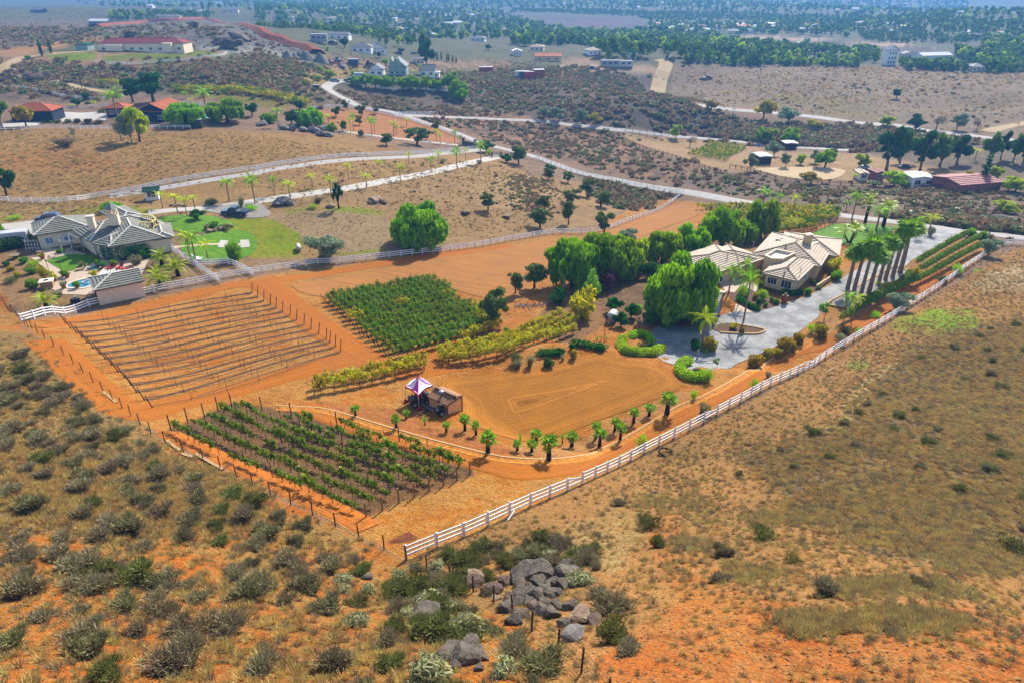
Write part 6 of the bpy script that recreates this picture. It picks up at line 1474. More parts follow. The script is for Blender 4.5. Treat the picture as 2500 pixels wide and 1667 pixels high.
for li,d_,x,y,z_ in sorted(by):
    rank[li] = rank.get(li,0) + 1
    nearoc = li in (0,1,2) and d_ < 60
    k = sr.choice(['silverbrush','sage0','sage2','silverbrush','sage1'] if nearoc and sr.random() < .7 else ['sage0','sage1','sage1','sage2','sage3','sage0','sage3']) if not z_ else sr.choice(['sage0','sage2','sage1','softgreen'])
    H,rad,parts = KIT[k]; s = sr.uniform(.65,1.25) * (0.75 if z_ else 1.0) * (0.8 if nearoc and sr.random() < .7 else 1)
    spawn(parts,'scrub_bush',(x,y,float(gz(x,y)) - .05),sr.uniform(0,6.28),(s * sr.uniform(.9,1.4),s,s * sr.uniform(.7,1.05)),f'{KN[k]} scrub bush, {nth(rank[li])} nearest to {LM[li][0]}','bush','scrub bushes on the foreground slopes')
srcS = [next(o for o in scene.objects if o.data == KIT[k][2][1][1]) for k in ('sage0','sage1','sage3')]
srcG = [next(o for o in scene.objects if o.data == KIT[k][2][1][1]) for k in ('sage2','softgreen')]
def tuft(name,mat,n,h,r,seed):
    me = leaf_mesh(name,M[mat],leaves([(0,0,h * .3,r,r,h * .5)],n,h,'up',seed,9,.15))
    return me
tf_src = []
for i,(nm,mat,h,r) in enumerate((('dry_grass_tuft','straw',.5,.35),('dry_grass_tuft','straw',.35,.45),('olive_grass_tuft','tuft',.4,.5),('brown_grass_tuft','sagegrey',.35,.5))):
    p = P(2000. + 30 * i,1300.); tf_src.append(tag(link(nm,tuft(nm,mat,70,h,r,700 + i),None,loc=p),kind='stuff'))
def grass(name,zones,seed):
    g = np.random.default_rng(seed); pts,rz,sc,pk = [],[],[],[]
    for px,n,pick,s0,s1,thr,fs in zones:
        q = inside(W(px),n,g)
        if thr: q = q[vnoise(q[:,0],q[:,1],fs,seed) * .6 + vnoise(q[:,0],q[:,1],fs * .3,seed + 1) * .4 > thr + .16 * g.normal(size=len(q))]
        q = q + g.normal(size=q.shape) * 0.018 * np.hypot(q[:,0],q[:,1])[:,None]
        pts.append(np.column_stack([q,gz(q[:,0],q[:,1])])); m_ = len(q)
        rz.append(g.random(m_) * 6.28); sc.append(s0 + (s1 - s0) * g.random(m_)); pk.append(g.choice(pick,m_))
    scatter(name,np.concatenate(pts),np.concatenate(rz),np.concatenate(sc),tf_src,pick=np.concatenate(pk))
FL = [(-60,830),(60,860),(230,1000),(380,1110),(540,1185),(780,1300),(960,1385),(1130,1470),(1270,1590),(1380,1680),(1380,1760),(-200,1760)]
FR = [(1010,1370),(1300,1250),(1560,1140),(1960,925),(2310,722),(2490,615),(2600,615),(2600,1760),(1400,1760),(1300,1560),(1100,1440)]
grass('dry_grass',[(FL,8000,[0,1,1,3,3,2],.4,.9,0.42,2.6),([(0,1080),(380,1090),(620,1190),(650,1290),(300,1310),(0,1250)],5000,[0,1,3,1,2],.5,1.0,.4,3),
                    (FR,17000,[0,1,1,3],.25,.55,0.5,3.5),(FR,15000,[2,3,1,3],.35,.7,0.58,4.0),
                    ([(2245,840),(2560,780),(2600,1420),(2100,1340),(1900,1190),(1790,1110),(2055,1045),(2140,925)],20000,[3,1,1,2,1,3],.4,.9,0.42,3.0),
                    *[([(x - w,y - h),(x + w,y - h * .6),(x + w * 1.1,y + h * .5),(x - w * .8,y + h)],n,[2,2,3,1],.4,.8,.3,1.2) for x,y,w,h,n in ((2230,1515,90,28,330),(2390,1372,110,34,420),(2010,1525,95,26,320),(1930,1265,110,26,320),(1640,1230,90,22,240),(2190,1430,60,18,160),(1700,1330,60,20,160),(2150,1230,90,22,260),(2330,1230,90,24,260),(2080,1440,60,16,150),(1840,1400,70,20,180),(2300,1440,70,18,160))]],12)
def scrub(name,zones,seed,src):
    g = np.random.default_rng(seed); pts,sc = [],[]
    for px,n,s0,s1,thr,fs in zones:
        q = inside(W(px),n,g)
        if thr: q = q[vnoise(q[:,0],q[:,1],fs,seed) * .6 + vnoise(q[:,0],q[:,1],fs * .3,seed + 1) * .4 > thr + .08 + .13 * g.normal(size=len(q))]
        q = q + g.normal(size=q.shape) * 0.016 * np.hypot(q[:,0],q[:,1])[:,None]
        ok = np.ones(len(q),bool)
        for rd in ROADS:
            if (np.abs(rd[:,:2] - q.mean(0)).min() < 300) and len(rd) > 3: ok &= (((q[:,None] - rd[None,:,:2]) ** 2).sum(-1).min(1) > (rd[0,2] * .5 + 2.2) ** 2)
        q = q[ok]; pts.append(np.column_stack([q,gz(q[:,0],q[:,1]) - .1])); sc.append(s0 + (s1 - s0) * g.random(len(q)) ** 1.6)
    pts = np.concatenate(pts)
    scatter(name,pts,g.random(len(pts)) * 6.28,np.concatenate(sc),src)
M['chap'] = m_leaf('dark_chaparral_leaf',S(100,84,64),S(150,126,90),0.2); M['chapg'] = m_leaf('green_chaparral_leaf',S(76,84,52),S(118,120,74),0.2)
ch = []
for i,mt in enumerate(('chap','chap','chapg')):
    p = P(1650. + 12 * i,300.); me = leaf_mesh('chaparral',M[mt],leaves([(0,0,.5,1,1,.6),(.5,.4,.4,.7,.7,.4),(-.5,.2,.5,.6,.6,.5)],46,.75,'rand',710 + i,1.3,.5))
    ch.append(tag(link('chaparral',me,None,loc=p),kind='stuff'))
scrub('hillside_scrub',[
    ([a2(0,740),a2(400,750),a2(1000,850),a2(1500,890),a2(1800,1010),a2(2333,1130),a2(2333,1240),a2(1700,1240),a2(1000,1180),a2(250,1095),a1(2333,1005),a1(1960,950),a1(1850,720)],2500,.6,1.7,.42,14),
    ([a2(450,645),a2(1060,700),a2(1080,800),a2(420,790)],900,.7,1.8,0,1),([a1(1850,690),a1(2333,640),a2(430,640),a2(380,780),a2(0,760),a1(1900,900)],1300,.6,1.5,.34,12),
    ([a1(1480,1090),a1(1680,1030),a1(2333,1020),a2(250,1120),a2(1000,1195),a2(1010,1270),a2(1300,1400),a2(1800,1560),b2(2400,80),b2(2200,180),b2(1400,70),b2(800,-20),a2(200,1390),a1(2333,1340),a1(1900,1200)],2300,.4,1.2,.46,9),
    ([a0(1190,650),a0(1400,600),a0(2000,570),a0(2333,460),a1(300,560),a1(620,620),a1(400,700),a1(560,810),a1(700,920),a1(500,980),a0(2333,870),a0(1900,830),a0(1560,800)],2400,.5,1.5,.42,12),
    ([a0(-300,600),a0(250,580),a0(1000,650),a0(1000,750),a0(620,760),a0(950,920),a0(400,830),a0(-300,780)],1800,.6,1.7,.3,9),
    ([a0(-300,250),a0(900,260),a0(1600,210),a0(2333,290),a1(500,480),a0(1700,400),a0(1100,340),a0(300,420),a0(-300,480)],1800,.5,1.5,.35,20),
    ([a1(660,830),a1(1000,860),a1(1700,990),a1(2333,1000),a1(1450,1080),a1(1000,975),a1(800,890)],1400,.5,1.4,.4,9),
    ([b3(-300,60),b3(480,125),b3(1200,160),b3(2333,200),b3(2333,470),b3(1900,390),b3(1200,330),b3(600,290),b3(-300,230)],1700,.35,1.0,.45,8),
    ([b3(1250,420),b3(1900,430),b3(2333,520),b3(2333,590),b3(1850,535),b3(1500,480)],500,.7,1.7,0,1),
    ([b2(760,70),b2(900,75),b2(1500,190),b2(1300,290),b2(930,320)],420,.5,1.4,0,1),
    ([a2(1480,610),a2(2333,600),a3(2333,650),a3(2333,1080),a3(1900,1200),a3(700,1060),a3(0,990),a2(1700,950)],700,.3,1.1,.5,25),
    ([a3(-500,1130),a3(700,1170),a3(1450,1230),a3(1900,1330),a3(900,1370),a3(250,1330),a3(-500,1280)],1800,.7,2.0,.25,12),
    ([(1250,430),(1330,440),(1330,520),(1250,510)],500,.25,.6,0,1),([a1(900,1440),a1(2100,1480),b1(2300,200),b1(1200,300),b1(100,100)],380,.2,.5,.45,12)],31,ch)
grass('pasture_grass',[([a0(-200,1210),a0(470,1240),a0(2333,1250),a1(1000,1400),b0(2333,-30),b0(300,250),a0(-200,1700)],5200,[0,1,2,1,3],.5,1.4,.5,7),([b1(-200,0),a1(900,1500),a1(2200,1490),b2(600,150),b2(200,520),b1(1750,620),b1(1200,330),b1(200,330)],4200,[0,1,3,2],.4,1.1,.5,6),([a2(1480,610),a2(2333,600),a3(2333,650),a3(2333,1080),a3(1900,1200),a3(700,1060),a3(0,990),a2(1700,950)],6000,[1,3,2,0],.9,2.4,.52,20),([a1(600,500),a2(100,560),a2(400,640),a1(1800,660),a1(640,620)],2200,[3,3,2],.9,2.2,.5,15),([b0(-200,260),b0(1250,180),b0(1250,330),b0(400,420),b0(-200,400)],900,[1,2,3],.5,1.1,.45,5),([b1(0,350),b1(1150,360),b1(1150,700),b1(500,760)],700,[3,1],.25,.6,.5,3),([a0(-300,-30),a0(1000,100),a0(1600,180),a0(900,240),a0(-300,200)],2600,[3,3,2],1.2,3,.48,25),([(1300,720),(1480,650),(1640,640),(1640,760),(1480,810),(1340,830)],500,[3,1,2],.2,.5,.4,3),([(1960,740),(2250,570),(2420,590),(2290,690),(2000,860)],500,[1,2,3],.2,.45,.45,3)],15)
# ------------------------------------------------------------------ buildings
def m_tile(name,c1,c2):
    t = NT(name); p = t.obj()
    n = t.noise(1.6,4,.6,p); g = t.noise(9,2,.5,p); w = t.noise(.25,3,.6,p)
    col = t.mix(t.ramp(t.math('ADD',t.math('MULTIPLY',n,.5),t.math('ADD',t.math('MULTIPLY',g,.3),t.math('MULTIPLY',w,.2))),.38,.62),c1,c2)
    t.bsdf(col,.75,.25,t.bump(g,.5,.03)); return t.m
M['tan_tile'] = m_tile('tan_roof_tile',S(178,160,140,1.35),S(212,194,172,1.35)); M['grey_tile'] = m_tile('grey_roof_tile',S(140,140,128),S(176,176,162)); M['red_tile'] = m_tile('terracotta_roof_tile',S(176,92,60,1.35),S(214,132,92,1.35)); M['maroon_tile'] = m_tile('maroon_roof_tile',S(140,66,70,1.35),S(176,92,90,1.35)); M['brown_shingle'] = m_tile('brown_shingle',S(146,108,80,1.35),S(176,134,102,1.35)); M['dark_shingle'] = m_tile('grey_shingle',S(112,112,116,1.35),S(146,146,148,1.35)); M['green_shingle'] = m_tile('green_metal_roof',S(44,104,78),S(60,124,96)); M['white_roof'] = m_tile('white_metal_roof',S(226,222,220,1.35),S(240,238,236,1.35)); M['red_metal'] = m_tile('faded_red_metal',S(152,92,92,1.35),S(178,120,116,1.35))
M['tan_wall'] = m_plain('tan_stucco',S(214,186,146,1.9),.9,.15,.06,2,.01); M['cream_wall'] = m_plain('cream_stucco',S(226,208,184,1.9),.9,.15,.06,2,.01); M['white_wall'] = m_plain('white_siding',S(228,222,216,2.0),.8,.2,.06,2); M['blue_wall'] = m_plain('dark_blue_siding',S(48,58,84),.8,.2,.1,2); M['shed_wall'] = m_plain('tan_panel_siding',S(206,164,120,2.5),.85,.15,.06,2); M['green_wall'] = m_plain('pale_green_siding',S(150,170,160,1.7),.8,.2,.06,2); M['trim'] = m_plain('brown_trim',S(104,64,48),.7,.2,.1,3); M['cap'] = m_plain('pale_ridge_cap',S(206,200,190,1.6),.8,.2,.1,3); M['tancap'] = m_plain('brown_ridge_cap',S(132,112,96),.8,.2,.15,3); M['parapet'] = m_plain('pale_parapet_cap',S(232,214,190,1.7),.85,.15,.05,2); M['membrane'] = m_plain('grey_flat_roof_sheet',S(206,200,194,1.5),.9,.15,.1,.8)
def m_glass():
    t = NT('window_glass'); b = t.bsdf((0.03,0.05,0.07,1),0.06,0.9); return t.m
M['glass'] = m_glass(); M['bluedoor'] = m_plain('pale_blue_door',S(150,190,216),.6,.3,.03,1); M['arch'] = m_plain('arched_window_tint',S(120,130,60),.2,.6,.1,2)
def clip_b(poly,lo,hi):
    for s,lim in ((1,lo),(-1,-hi)):
        out = []
        for i in range(len(poly)):
            p,q = poly[i],poly[(i + 1) % len(poly)]; a,b = s * p[1] - lim,s * q[1] - lim
            if a >= 0: out.append(p)
            if a * b < 0: t = a / (a - b); out.append((p[0] + (q[0] - p[0]) * t,p[1] + (q[1] - p[1]) * t))
        poly = out
        if len(poly) < 3: return []
    return poly
def courses(mb,poly,step=.42,lift_=.12):
    poly = [Vector(p) for p in poly]
    n = (poly[1] - poly[0]).cross(poly[2] - poly[0]).normalized()
    if n.z < 0: n = -n; poly = poly[::-1]
    u = (Vector((0,0,1)) - n * n.z).normalized(); h = u.cross(n); o = poly[0]
    q = [((p - o).dot(h),(p - o).dot(u)) for p in poly]; b0 = min(p[1] for p in q); b1 = max(p[1] for p in q)
    mb.add(poly,[tuple(range(len(poly)))])
    k = 0
    while b0 + k * step < b1 - .02:
        lo,hi = b0 + k * step,min(b1,b0 + (k + 1) * step); c = clip_b(q,lo,hi); k += 1
        if len(c) < 3: continue
        vs = [o + h * a + u * b + n * (.012 + lift_ * (1 - (b - lo) / max(1e-6,step))) for a,b in c]
        mb.add(vs,[tuple(range(len(vs)))])
        low = sorted([a for a,b in c if b < lo + 1e-4])
        if len(low) >= 2:
            a,e = low[0],low[-1]; f = lambda a_,d: o + h * a_ + u * lo + n * d
            mb.add([f(a,-.04 if k == 1 else .0),f(e,-.04 if k == 1 else .0),f(e,.012 + lift_),f(a,.012 + lift_)],[(0,1,2,3)])
class House:
    def __init__(self,name,label,cat,at,group=None):
        self.e = bpy.data.objects.new(name,None); COL.objects.link(self.e); self.e.location = at; tag(self.e,label,cat,group); self.o = Vector(at)
    def part(self,name,mb,mat,parent=None,smooth=False):
        mb.v = [tuple(Vector(v) - self.o) for v in mb.v]; return mb.obj(name,mat,parent or self.e,smooth)
    LIFT = .12
    def wing(self,A,B,depth,base,eave,pitch=.36,ends=('hip','hip'),wall='tan_wall',roof='tan_tile',cap='tancap',over=.55,step=.56,axis=None,toward=None):
        A,B = Vector(A[:2]),Vector(B[:2]); d = (B - A).normalized(); nrm = Vector((-d.y,d.x))
        ref = toward or Vector((0,1))
        if nrm.dot(ref) < 0: nrm = -nrm
        C,D = B + nrm * depth,A + nrm * depth; L = (B - A).length
        R4 = [A,B,C,D]
        w = [A + (d + nrm) * over,B + (nrm - d) * over,C - (d + nrm) * over,D + (d - nrm) * over]
        mb = MB(); vs = [(p.x,p.y,z) for z in (base - 1.2,eave - .02) for p in w]
        mb.add(vs,[(0,1,5,4),(1,2,6,5),(2,3,7,6),(3,0,4,7)])
        V = lambda p,z: Vector((p.x,p.y,z))
        along = axis if axis else ('x' if L >= depth else 'y')
        if along == 'x': P0,P1,P2,P3,half,ln = A,B,C,D,depth / 2,L
        else: P0,P1,P2,P3,half,ln = B,C,D,A,L / 2,depth
        dx = (P1 - P0).normalized(); ny = (P3 - P0).normalized(); top = eave + half * pitch
        h0 = min(half,ln / 2) if ends[0] == 'hip' else 0; h1 = min(half,ln / 2) if ends[1] == 'hip' else 0
        r0,r1 = V(P0 + ny * half + dx * h0,top),V(P0 + ny * half + dx * (ln - h1),top)
        e = [V(p,eave) for p in (P0,P1,P2,P3)]
        rb = MB(); courses(rb,[e[0],e[1],r1,r0],step,self.LIFT); courses(rb,[e[2],e[3],r0,r1],step,self.LIFT)
        if h0: courses(rb,[e[3],e[0],r0],step,self.LIFT)
        else:
            wi = [V(P0 + dx * over + ny * over,eave),V(P3 + dx * over - ny * over,eave),V(P0 + ny * half + dx * over,top - over * pitch)]; mb.add(wi,[(0,1,2)])
        if h1: courses(rb,[e[1],e[2],r1],step,self.LIFT)
        else:
            wi = [V(P1 - dx * over + ny * over,eave),V(P2 - dx * over - ny * over,eave),V(P1 + ny * half - dx * over,top - over * pitch)]; mb.add(wi,[(0,1,2)])
        for i in range(4):             # fascia and soffit
            a,b = e[i],e[(i + 1) % 4]
            rb.add([a,b,b - Vector((0,0,.18)),a - Vector((0,0,.18))],[(0,1,2,3)])
        rb.add([p - Vector((0,0,.17)) for p in e],[(3,2,1,0)])
        self.part('wall',mb,M[wall]); ro = self.part('roof',rb,M[roof])
        cb_ = MB(); up = Vector((0,0,.1))
        if (r1 - r0).length > .1: cb_.bar(r0 + up,r1 + up,.28,.12)
        if h0: cb_.bar(e[0] + up,r0 + up,.26,.12); cb_.bar(e[3] + up,r0 + up,.26,.12)
        if h1: cb_.bar(e[1] + up,r1 + up,.26,.12); cb_.bar(e[2] + up,r1 + up,.26,.12)
        if cb_.v: self.part('ridge_cap',cb_,M[cap],ro)
        return [V(p,base) for p in w],(r0,r1)
    def window(self,a,b,t,w,h,sill,base,name='window',pane='glass',frame='white',mull=1,out=None):
        a,b = Vector(a),Vector(b); d = (b - a); d.z = 0; d.normalize(); n = Vector((d.y,-d.x,0))
        mid = (a + b) / 2; tocam = Vector((-mid.x,-mid.y,0))
        if n.dot(tocam) < 0: n = -n
        c = a.lerp(b,t); c.z = base + sill + h / 2; mb = MB(); up = Vector((0,0,1)); f = .09
        c = c + n * .02
        mb.bar(c - d * (w / 2) - up * h / 2,c - d * (w / 2) + up * h / 2,f,f); mb.bar(c + d * (w / 2) - up * h / 2,c + d * (w / 2) + up * h / 2,f,f)
        mb.bar(c - d * (w / 2 + .05) + up * h / 2,c + d * (w / 2 + .05) + up * h / 2,f,f); mb.bar(c - d * (w / 2 + .08) - up * h / 2,c + d * (w / 2 + .08) - up * h / 2,f * 1.4,f)
        for i in range(mull):
            x = w * ((i + 1) / (mull + 1) - .5); mb.bar(c + d * x - up * h / 2,c + d * x + up * h / 2,f * .7,f * .7)
        fr_ = self.part(name,mb,M[frame]); pm = MB(); q = c + n * .015
        pm.add([q - d * w / 2 - up * h / 2,q + d * w / 2 - up * h / 2,q + d * w / 2 + up * h / 2,q - d * w / 2 + up * h / 2],[(0,1,2,3)])
        self.part('pane',pm,M[pane],fr_)
    def flat(self,pts,base,top,wall,rec=.5,th=.4):
        pts = [Vector((p[0],p[1])) for p in pts]; c = sum(pts,Vector((0,0))) / len(pts); n = len(pts)
        inn = [p + (c - p).normalized() * th * 1.3 for p in pts]; V = lambda p,z: (p.x,p.y,z)
        mb = MB(); mb.add([V(p,base - 1) for p in pts] + [V(p,top) for p in pts],[(i,(i + 1) % n,(i + 1) % n + n,i + n) for i in range(n)])
        self.part('wall',mb,M[wall]); pb = MB()
        pb.add([V(p,top) for p in pts] + [V(p,top) for p in inn] + [V(p,top - rec) for p in inn],[(i,(i + 1) % n,(i + 1) % n + n,i + n) for i in range(n)] + [(i + n,(i + 1) % n + n,(i + 1) % n + 2 * n,i + 2 * n) for i in range(n)])
        self.part('parapet',pb,M['parapet']); fb = MB(); fb.add([V(p,top - rec) for p in inn],[tuple(range(n))]); self.part('flat_roof',fb,M['membrane'])
    def box(self,name,c,s,mat,rz=0.0,taper=1.0,parent=None):
        mb = MB(); mb.box(c,s,rz,taper); return self.part(name,mb,M[mat],parent)
# --- main house by the driveway
zb = float(gz(*P(1890.,700.).xy)); zE = zb + 2.8
E_ = lambda x,y: Pz(x,y,zE)
H1 = House('house','large tan house with pale tiled hip roofs beside the grey driveway court','house',P(1890.,700.))
w,r_ = H1.wing(E_(1860.5,667),E_(1947.5,688),13,zb,zE,.25,('hip','hip'),axis='y')
H1.window(w[0],w[1],.25,1.7,1.35,.9,zb,mull=2); H1.window(w[0],w[1],.73,1.9,1.5,.8,zb,mull=2)
H1.window(w[1],w[2],.18,1.0,1.3,.9,zb); H1.window(w[1],w[2],.52,1.5,1.4,.9,zb,mull=2)
w,r_ = H1.wing(E_(1838,620),E_(2004,652),15,zb,zE,.25)
H1.wing(E_(1900,604),E_(2049,626),11,zb,zE - .12,.25)
w,r_ = H1.wing(E_(1737,671.6),E_(1848,633),10,zb,zE - .06,.25)
H1.window(w[0],w[1],.22,2.2,2.0,.25,zb,'sliding_door',mull=1); H1.window(w[0],w[1],.55,1.6,1.3,.9,zb); H1.window(w[0],w[1],.8,1.6,1.3,.9,zb)
zt = zb + 4.0
H1.wing(E_(1806,652),E_(1872,628),9,zb,zE - .2,.25)
fl = [Pz(*M2(x,y),zt) for x,y in ((522,372),(650,300),(868,345),(728,412),(600,408))]
H1.flat(fl,zb,zt,'tan_wall')
fl = [Pz(*M2(x,y),zt - .2) for x,y in ((645,195),(785,150),(1138,222),(1010,275))]
H1.flat(fl,zb,zt - .2,'tan_wall')
cp = Pz(*M2(982,262),zE + .8); H1.box('chimney',(cp.x,cp.y,zE + 1.6),(1.4,1.0,2.6),'tan_wall',.3); H1.box('chimney_cap',(cp.x,cp.y,zE + 3.0),(1.6,1.2,.2),'parapet',.3)
for x,y,s in ((757,272,.5),(740,568,.4),(795,482,.25),(120,372,.25),(922,520,.2),(405,238,.3)):
    q = Pz(*M2(x,y),zE + 1.4); H1.part('roof_vent',MB().lathe([(0,.7 * s),(s * .5,.55 * s),(s * .6,.2 * s),(s * .3,0),(s * .3,-1.0)],8,q),M['dark_shingle'])
q0,q1 = P(*M2(1085,745)),P(*M2(1230,650)); lw = MB(); lw.bar(q0 + Vector((0,0,.4)),q1 + Vector((0,0,.4)),.25,.9); H1.part('courtyard_wall',lw,M['tan_wall'])
# --- garage in front of it
zg = float(gz(*P(1700.,745.).xy)); zG = zg + 2.9
H2 = House('garage','detached tan garage with pale blue door under the giant pepper tree','garage',P(1740.,760.))
g0,g1,g2 = Pz(1598,716,zG),Pz(1752.7,747,zG),Pz(1805,721,zG)
w,r_ = H2.wing(g0,g1,min(9.0,(g2 - g1).xy.length),zg,zG,.28,('gable','gable'),axis='x',over=.35,toward=(g2 - g1).xy)
dv = (w[2] - w[1]).xy.normalized(); dm = MB(); dn = Vector((dv.y,-dv.x,0)); dn = dn if dn.dot(Vector((g1 - g0))) > 0 else -dn
for k in range(4):
    for s_ in range(2):
        c = w[1].lerp(w[2],.30) + dn * .06 + Vector((dv.x,dv.y,0)) * ((s_ - .5) * 1.7) + Vector((0,0,.32 + .56 * k))
        dm.box(c,(1.62,.08,.5),math.atan2(dv.y,dv.x))
H2.part('garage_door',dm,M['bluedoor'])
c = w[1].lerp(w[2],.72) + dn * .05; H2.box('side_door',(c.x,c.y,zg + 1.05),(1.1,.1,2.1),'brownrock',math.atan2(dv.y,dv.x))
# --- left-hand house
zb2 = float(gz(*P(215.,600.).xy)); z2 = zb2 + 3.0
F_ = lambda x,y,dz=0: Pz(x,y,z2 + dz)
kw = dict(wall='cream_wall',roof='grey_tile',cap='cap')
H3 = House('house','sprawling house with grey striped tile roofs, chimney and cupola by the pool','house',P(230.,600.))
a,b,c = F_(80.8,576.3),F_(176.6,561),F_(51.4,557.3)
w,_ = H3.wing(a,a + (b - a) * 1.45,(c - a).xy.length * 1.25,zb2,z2,.4,**kw)
H3.window(w[0],w[1],.2,1.3,1.3,.8,zb2,pane='bluedoor'); H3.window(w[0],w[1],.58,1.4,1.3,.9,zb2,pane='bluedoor')
w,_ = H3.wing(F_(264,604),F_(403,580),15,zb2,z2,.38,**kw)
H3.window(w[0],w[1],.35,1.1,1.4,.7,zb2,pane='bluedoor')
H3.wing(F_(177,562),F_(218,590),14,zb2,z2 - .1,.4,axis='y',**kw)
w,_ = H3.wing(F_(221,593),F_(272,601),9,zb2,z2 - .2,.42,axis='y',**kw)
for t in (.3,.72): H3.window(w[0],w[1],t,1.1,2.3,.2,zb2,'arched_window','arch' if t < .5 else 'bluedoor')
H3.wing(F_(372,585),F_(426,577),9,zb2,z2 - .15,.36,**kw)
H3.wing(F_(296,549),F_(360,534),10,zb2,z2 + .5,.36,**kw)
q = F_(231,570); H3.box('chimney',(q.x,q.y,z2 + 1.5),(1.15,1.0,3.6),'cream_wall',.2); H3.box('chimney_cap',(q.x,q.y,z2 + 3.4),(1.4,1.25,.2),'cap',.2)
q = F_(279,536,2.4); cu = MB(); cu.box((q.x,q.y,z2 + 2.4),(1.6,1.6,2.0),.3)
for i in range(8):
    an = i * math.pi / 4; cu.bar((q.x + .8 * math.cos(an),q.y + .8 * math.sin(an),z2 + 3.3),(q.x + .8 * math.cos(an),q.y + .8 * math.sin(an),z2 + 4.5),.22)
cu.box((q.x,q.y,z2 + 4.5),(2.1,2.1,.2),.3)
cuo = H3.part('cupola',cu,M['cream_wall']); cr = MB(); cr.lathe([(1.4,0),(0,1.1)],6,(q.x,q.y,z2 + 4.6)); H3.part('cupola_roof',cr,M['grey_tile'],cuo)
pts = [F_(346,556,.8),F_(372,556,.8),F_(384,548,.8),F_(375,540,.8),F_(350,536,.8)]; bb = MB()
for a,b in zip(pts,pts[1:]):
    up = Vector((0,0,1)); bb.bar(a + up,b + up,.3,.18); bb.bar(a,b,.3,.15); n = max(2,int((b - a).length / .5))
    for k in range(n + 1): p = a.lerp(b,k / n); bb.bar(p,p + up,.16)
    bb.bar(a - up * 3.5,a,.3)
M['balust'] = m_plain('yellow_stone_balustrade',S(222,200,140,1.5),.85,.15,.1,3); H3.part('balustrade',bb,M['balust'])
q = F_(343,590,-.9); q0,q1 = P(*Q5(700,600)),P(*Q5(900,560)); aw = MB(); aw.bar(q0 + Vector((0,0,2.0)),q1 + Vector((0,0,2.0)),1.6,.12); H3.part('awning',aw,M['darkwood'])
# --- pool house
zp = float(gz(*P(270.,720.).xy)); zP = zp + 2.7
H4 = House('pool_house','low pool house with grey tile roof beside the long white fence','pool house',P(280.,725.))
a,b,c = Pz(227,711.6,zP),Pz(352,686,zP),Pz(206,700.4,zP)
w,_ = H4.wing(a,b,max(6.5,(c - a).xy.length),zp,zP,.34,('hip','gable'),over=.35,**kw)
q = w[0].lerp(w[3],.3); H4.box('doorway',(q.x - .04,q.y,zp + 1),(.3,1.2,2.0),'darkwood',math.atan2((w[3] - w[0]).y,(w[3] - w[0]).x) + math.pi / 2)
q0,q1 = w[3] + Vector((1.5,1.5,2.5)),w[3] + Vector((-1.5,4,2.5)); pg = MB()
for k in range(6): pg.bar(w[3] + Vector((1 + k * .5,.2 + k * .1,2.7)),w[3] + Vector((.3 + k * .5,3.4,2.7)),.12,.2)
pg.bar(w[3] + Vector((.3,3.3,0)),w[3] + Vector((.3,3.3,2.7)),.2); pg.bar(w[3] + Vector((2.8,3.3,0)),w[3] + Vector((2.8,3.3,2.7)),.2)
H4.part('pergola',pg,M['white'])
# --- garden shed near the tent
s0,s1,s2 = P(1044.5,989.),P(1093.,1013.),P(1124.,999.)
zs = min(s0.z,s1.z,s2.z); H5 = House('shed','tan wooden shed with brown shingle gable roof next to the canopy tent','shed',s1); H5.LIFT = .008
w,rr = H5.wing(s0,s1,(s2 - s1).xy.length,zs,zs + 2.15,.42,('gable','gable'),'shed_wall','brown_shingle','brown_shingle',.1,.3,axis='x',toward=(s2 - s1).xy)
tb = MB()
for p in w: tb.bar(p,p + Vector((0,0,2.1)),.14)
H5.part('corner_trim',tb,M['trim']); gb = MB()
for a,b,k in ((w[0],w[1],16),(w[1],w[2],11)):
    for i in range(1,k):
        p = a.lerp(b,i / k); gb.bar(p,p + Vector((0,0,2.1)),.05)
H5.part('batten',gb,M['shed_wall'])
p = w[1].lerp(w[2],.5) + (w[1] - w[0]).normalized() * .06; H5.box('gable_vent',(p.x,p.y,zs + 2.45),(.4,.1,.3),'trim',math.atan2((w[2] - w[1]).y,(w[2] - w[1]).x))
q = rr[0].lerp(rr[1],.5); d_ = (w[0] - w[3]).normalized() * .6; q = q + d_ - Vector((0,0,.25))
M['steel'] = m_plain('galvanised_steel',S(200,200,204),.35,.5,.1,3,metal=.7)
H5.part('roof_ventilator',MB().lathe([(.16,-.2),(.16,.35),(.3,.4),(.34,.55),(.25,.7),(0,.76)],10,q),M['steel'])
# --- simpler farm and village buildings
def simple(name,label,cat,p,w,d,h,pitch,wall,roof,rz=0.0,ends=('hip','hip'),wins=3,step=.9,group=None,cap=None):
    Hh = House(name,label,cat,p,group); c,s = math.cos(rz),math.sin(rz); ax = Vector((c,s)); pz = float(p[2])
    A = Vector((p[0],p[1])) - ax * w / 2; B = A + ax * w
    ww,r_ = Hh.wing(A,B,d,pz,pz + h,pitch,ends,wall,roof,cap or roof,.4,step)
    for i in range(wins):
        Hh.window(ww[0],ww[1],(i + .5) / wins,min(1.8,w / wins * .5),1.3,.8,pz)
    return Hh,ww
def simple_px(name,label,cat,Rg,x,y,wpx,d,h,pitch,wall,roof,rz=0.0,**k):
    p = P(*Rg(x,y)); kk = abs(Rg(1,0)[0] - Rg(0,0)[0]); return simple(name,label,cat,p,wpx * kk / px_m(p),d,h,pitch,wall,roof,rz,**k)
simple_px('barn','small barn with terracotta hip roof and white doors at the ranch yard','barn',a0,300,1112,370,10,3.6,.4,'blue_wall','red_tile',.12,wins=0,step=.5)
Hb,wb = simple_px('house','dark blue ranch house with large terracotta gable roof','house',a0,1400,1112,300,14,3.6,.42,'blue_wall','red_tile',-.1,ends=('gable','gable'),wins=2,step=.5)
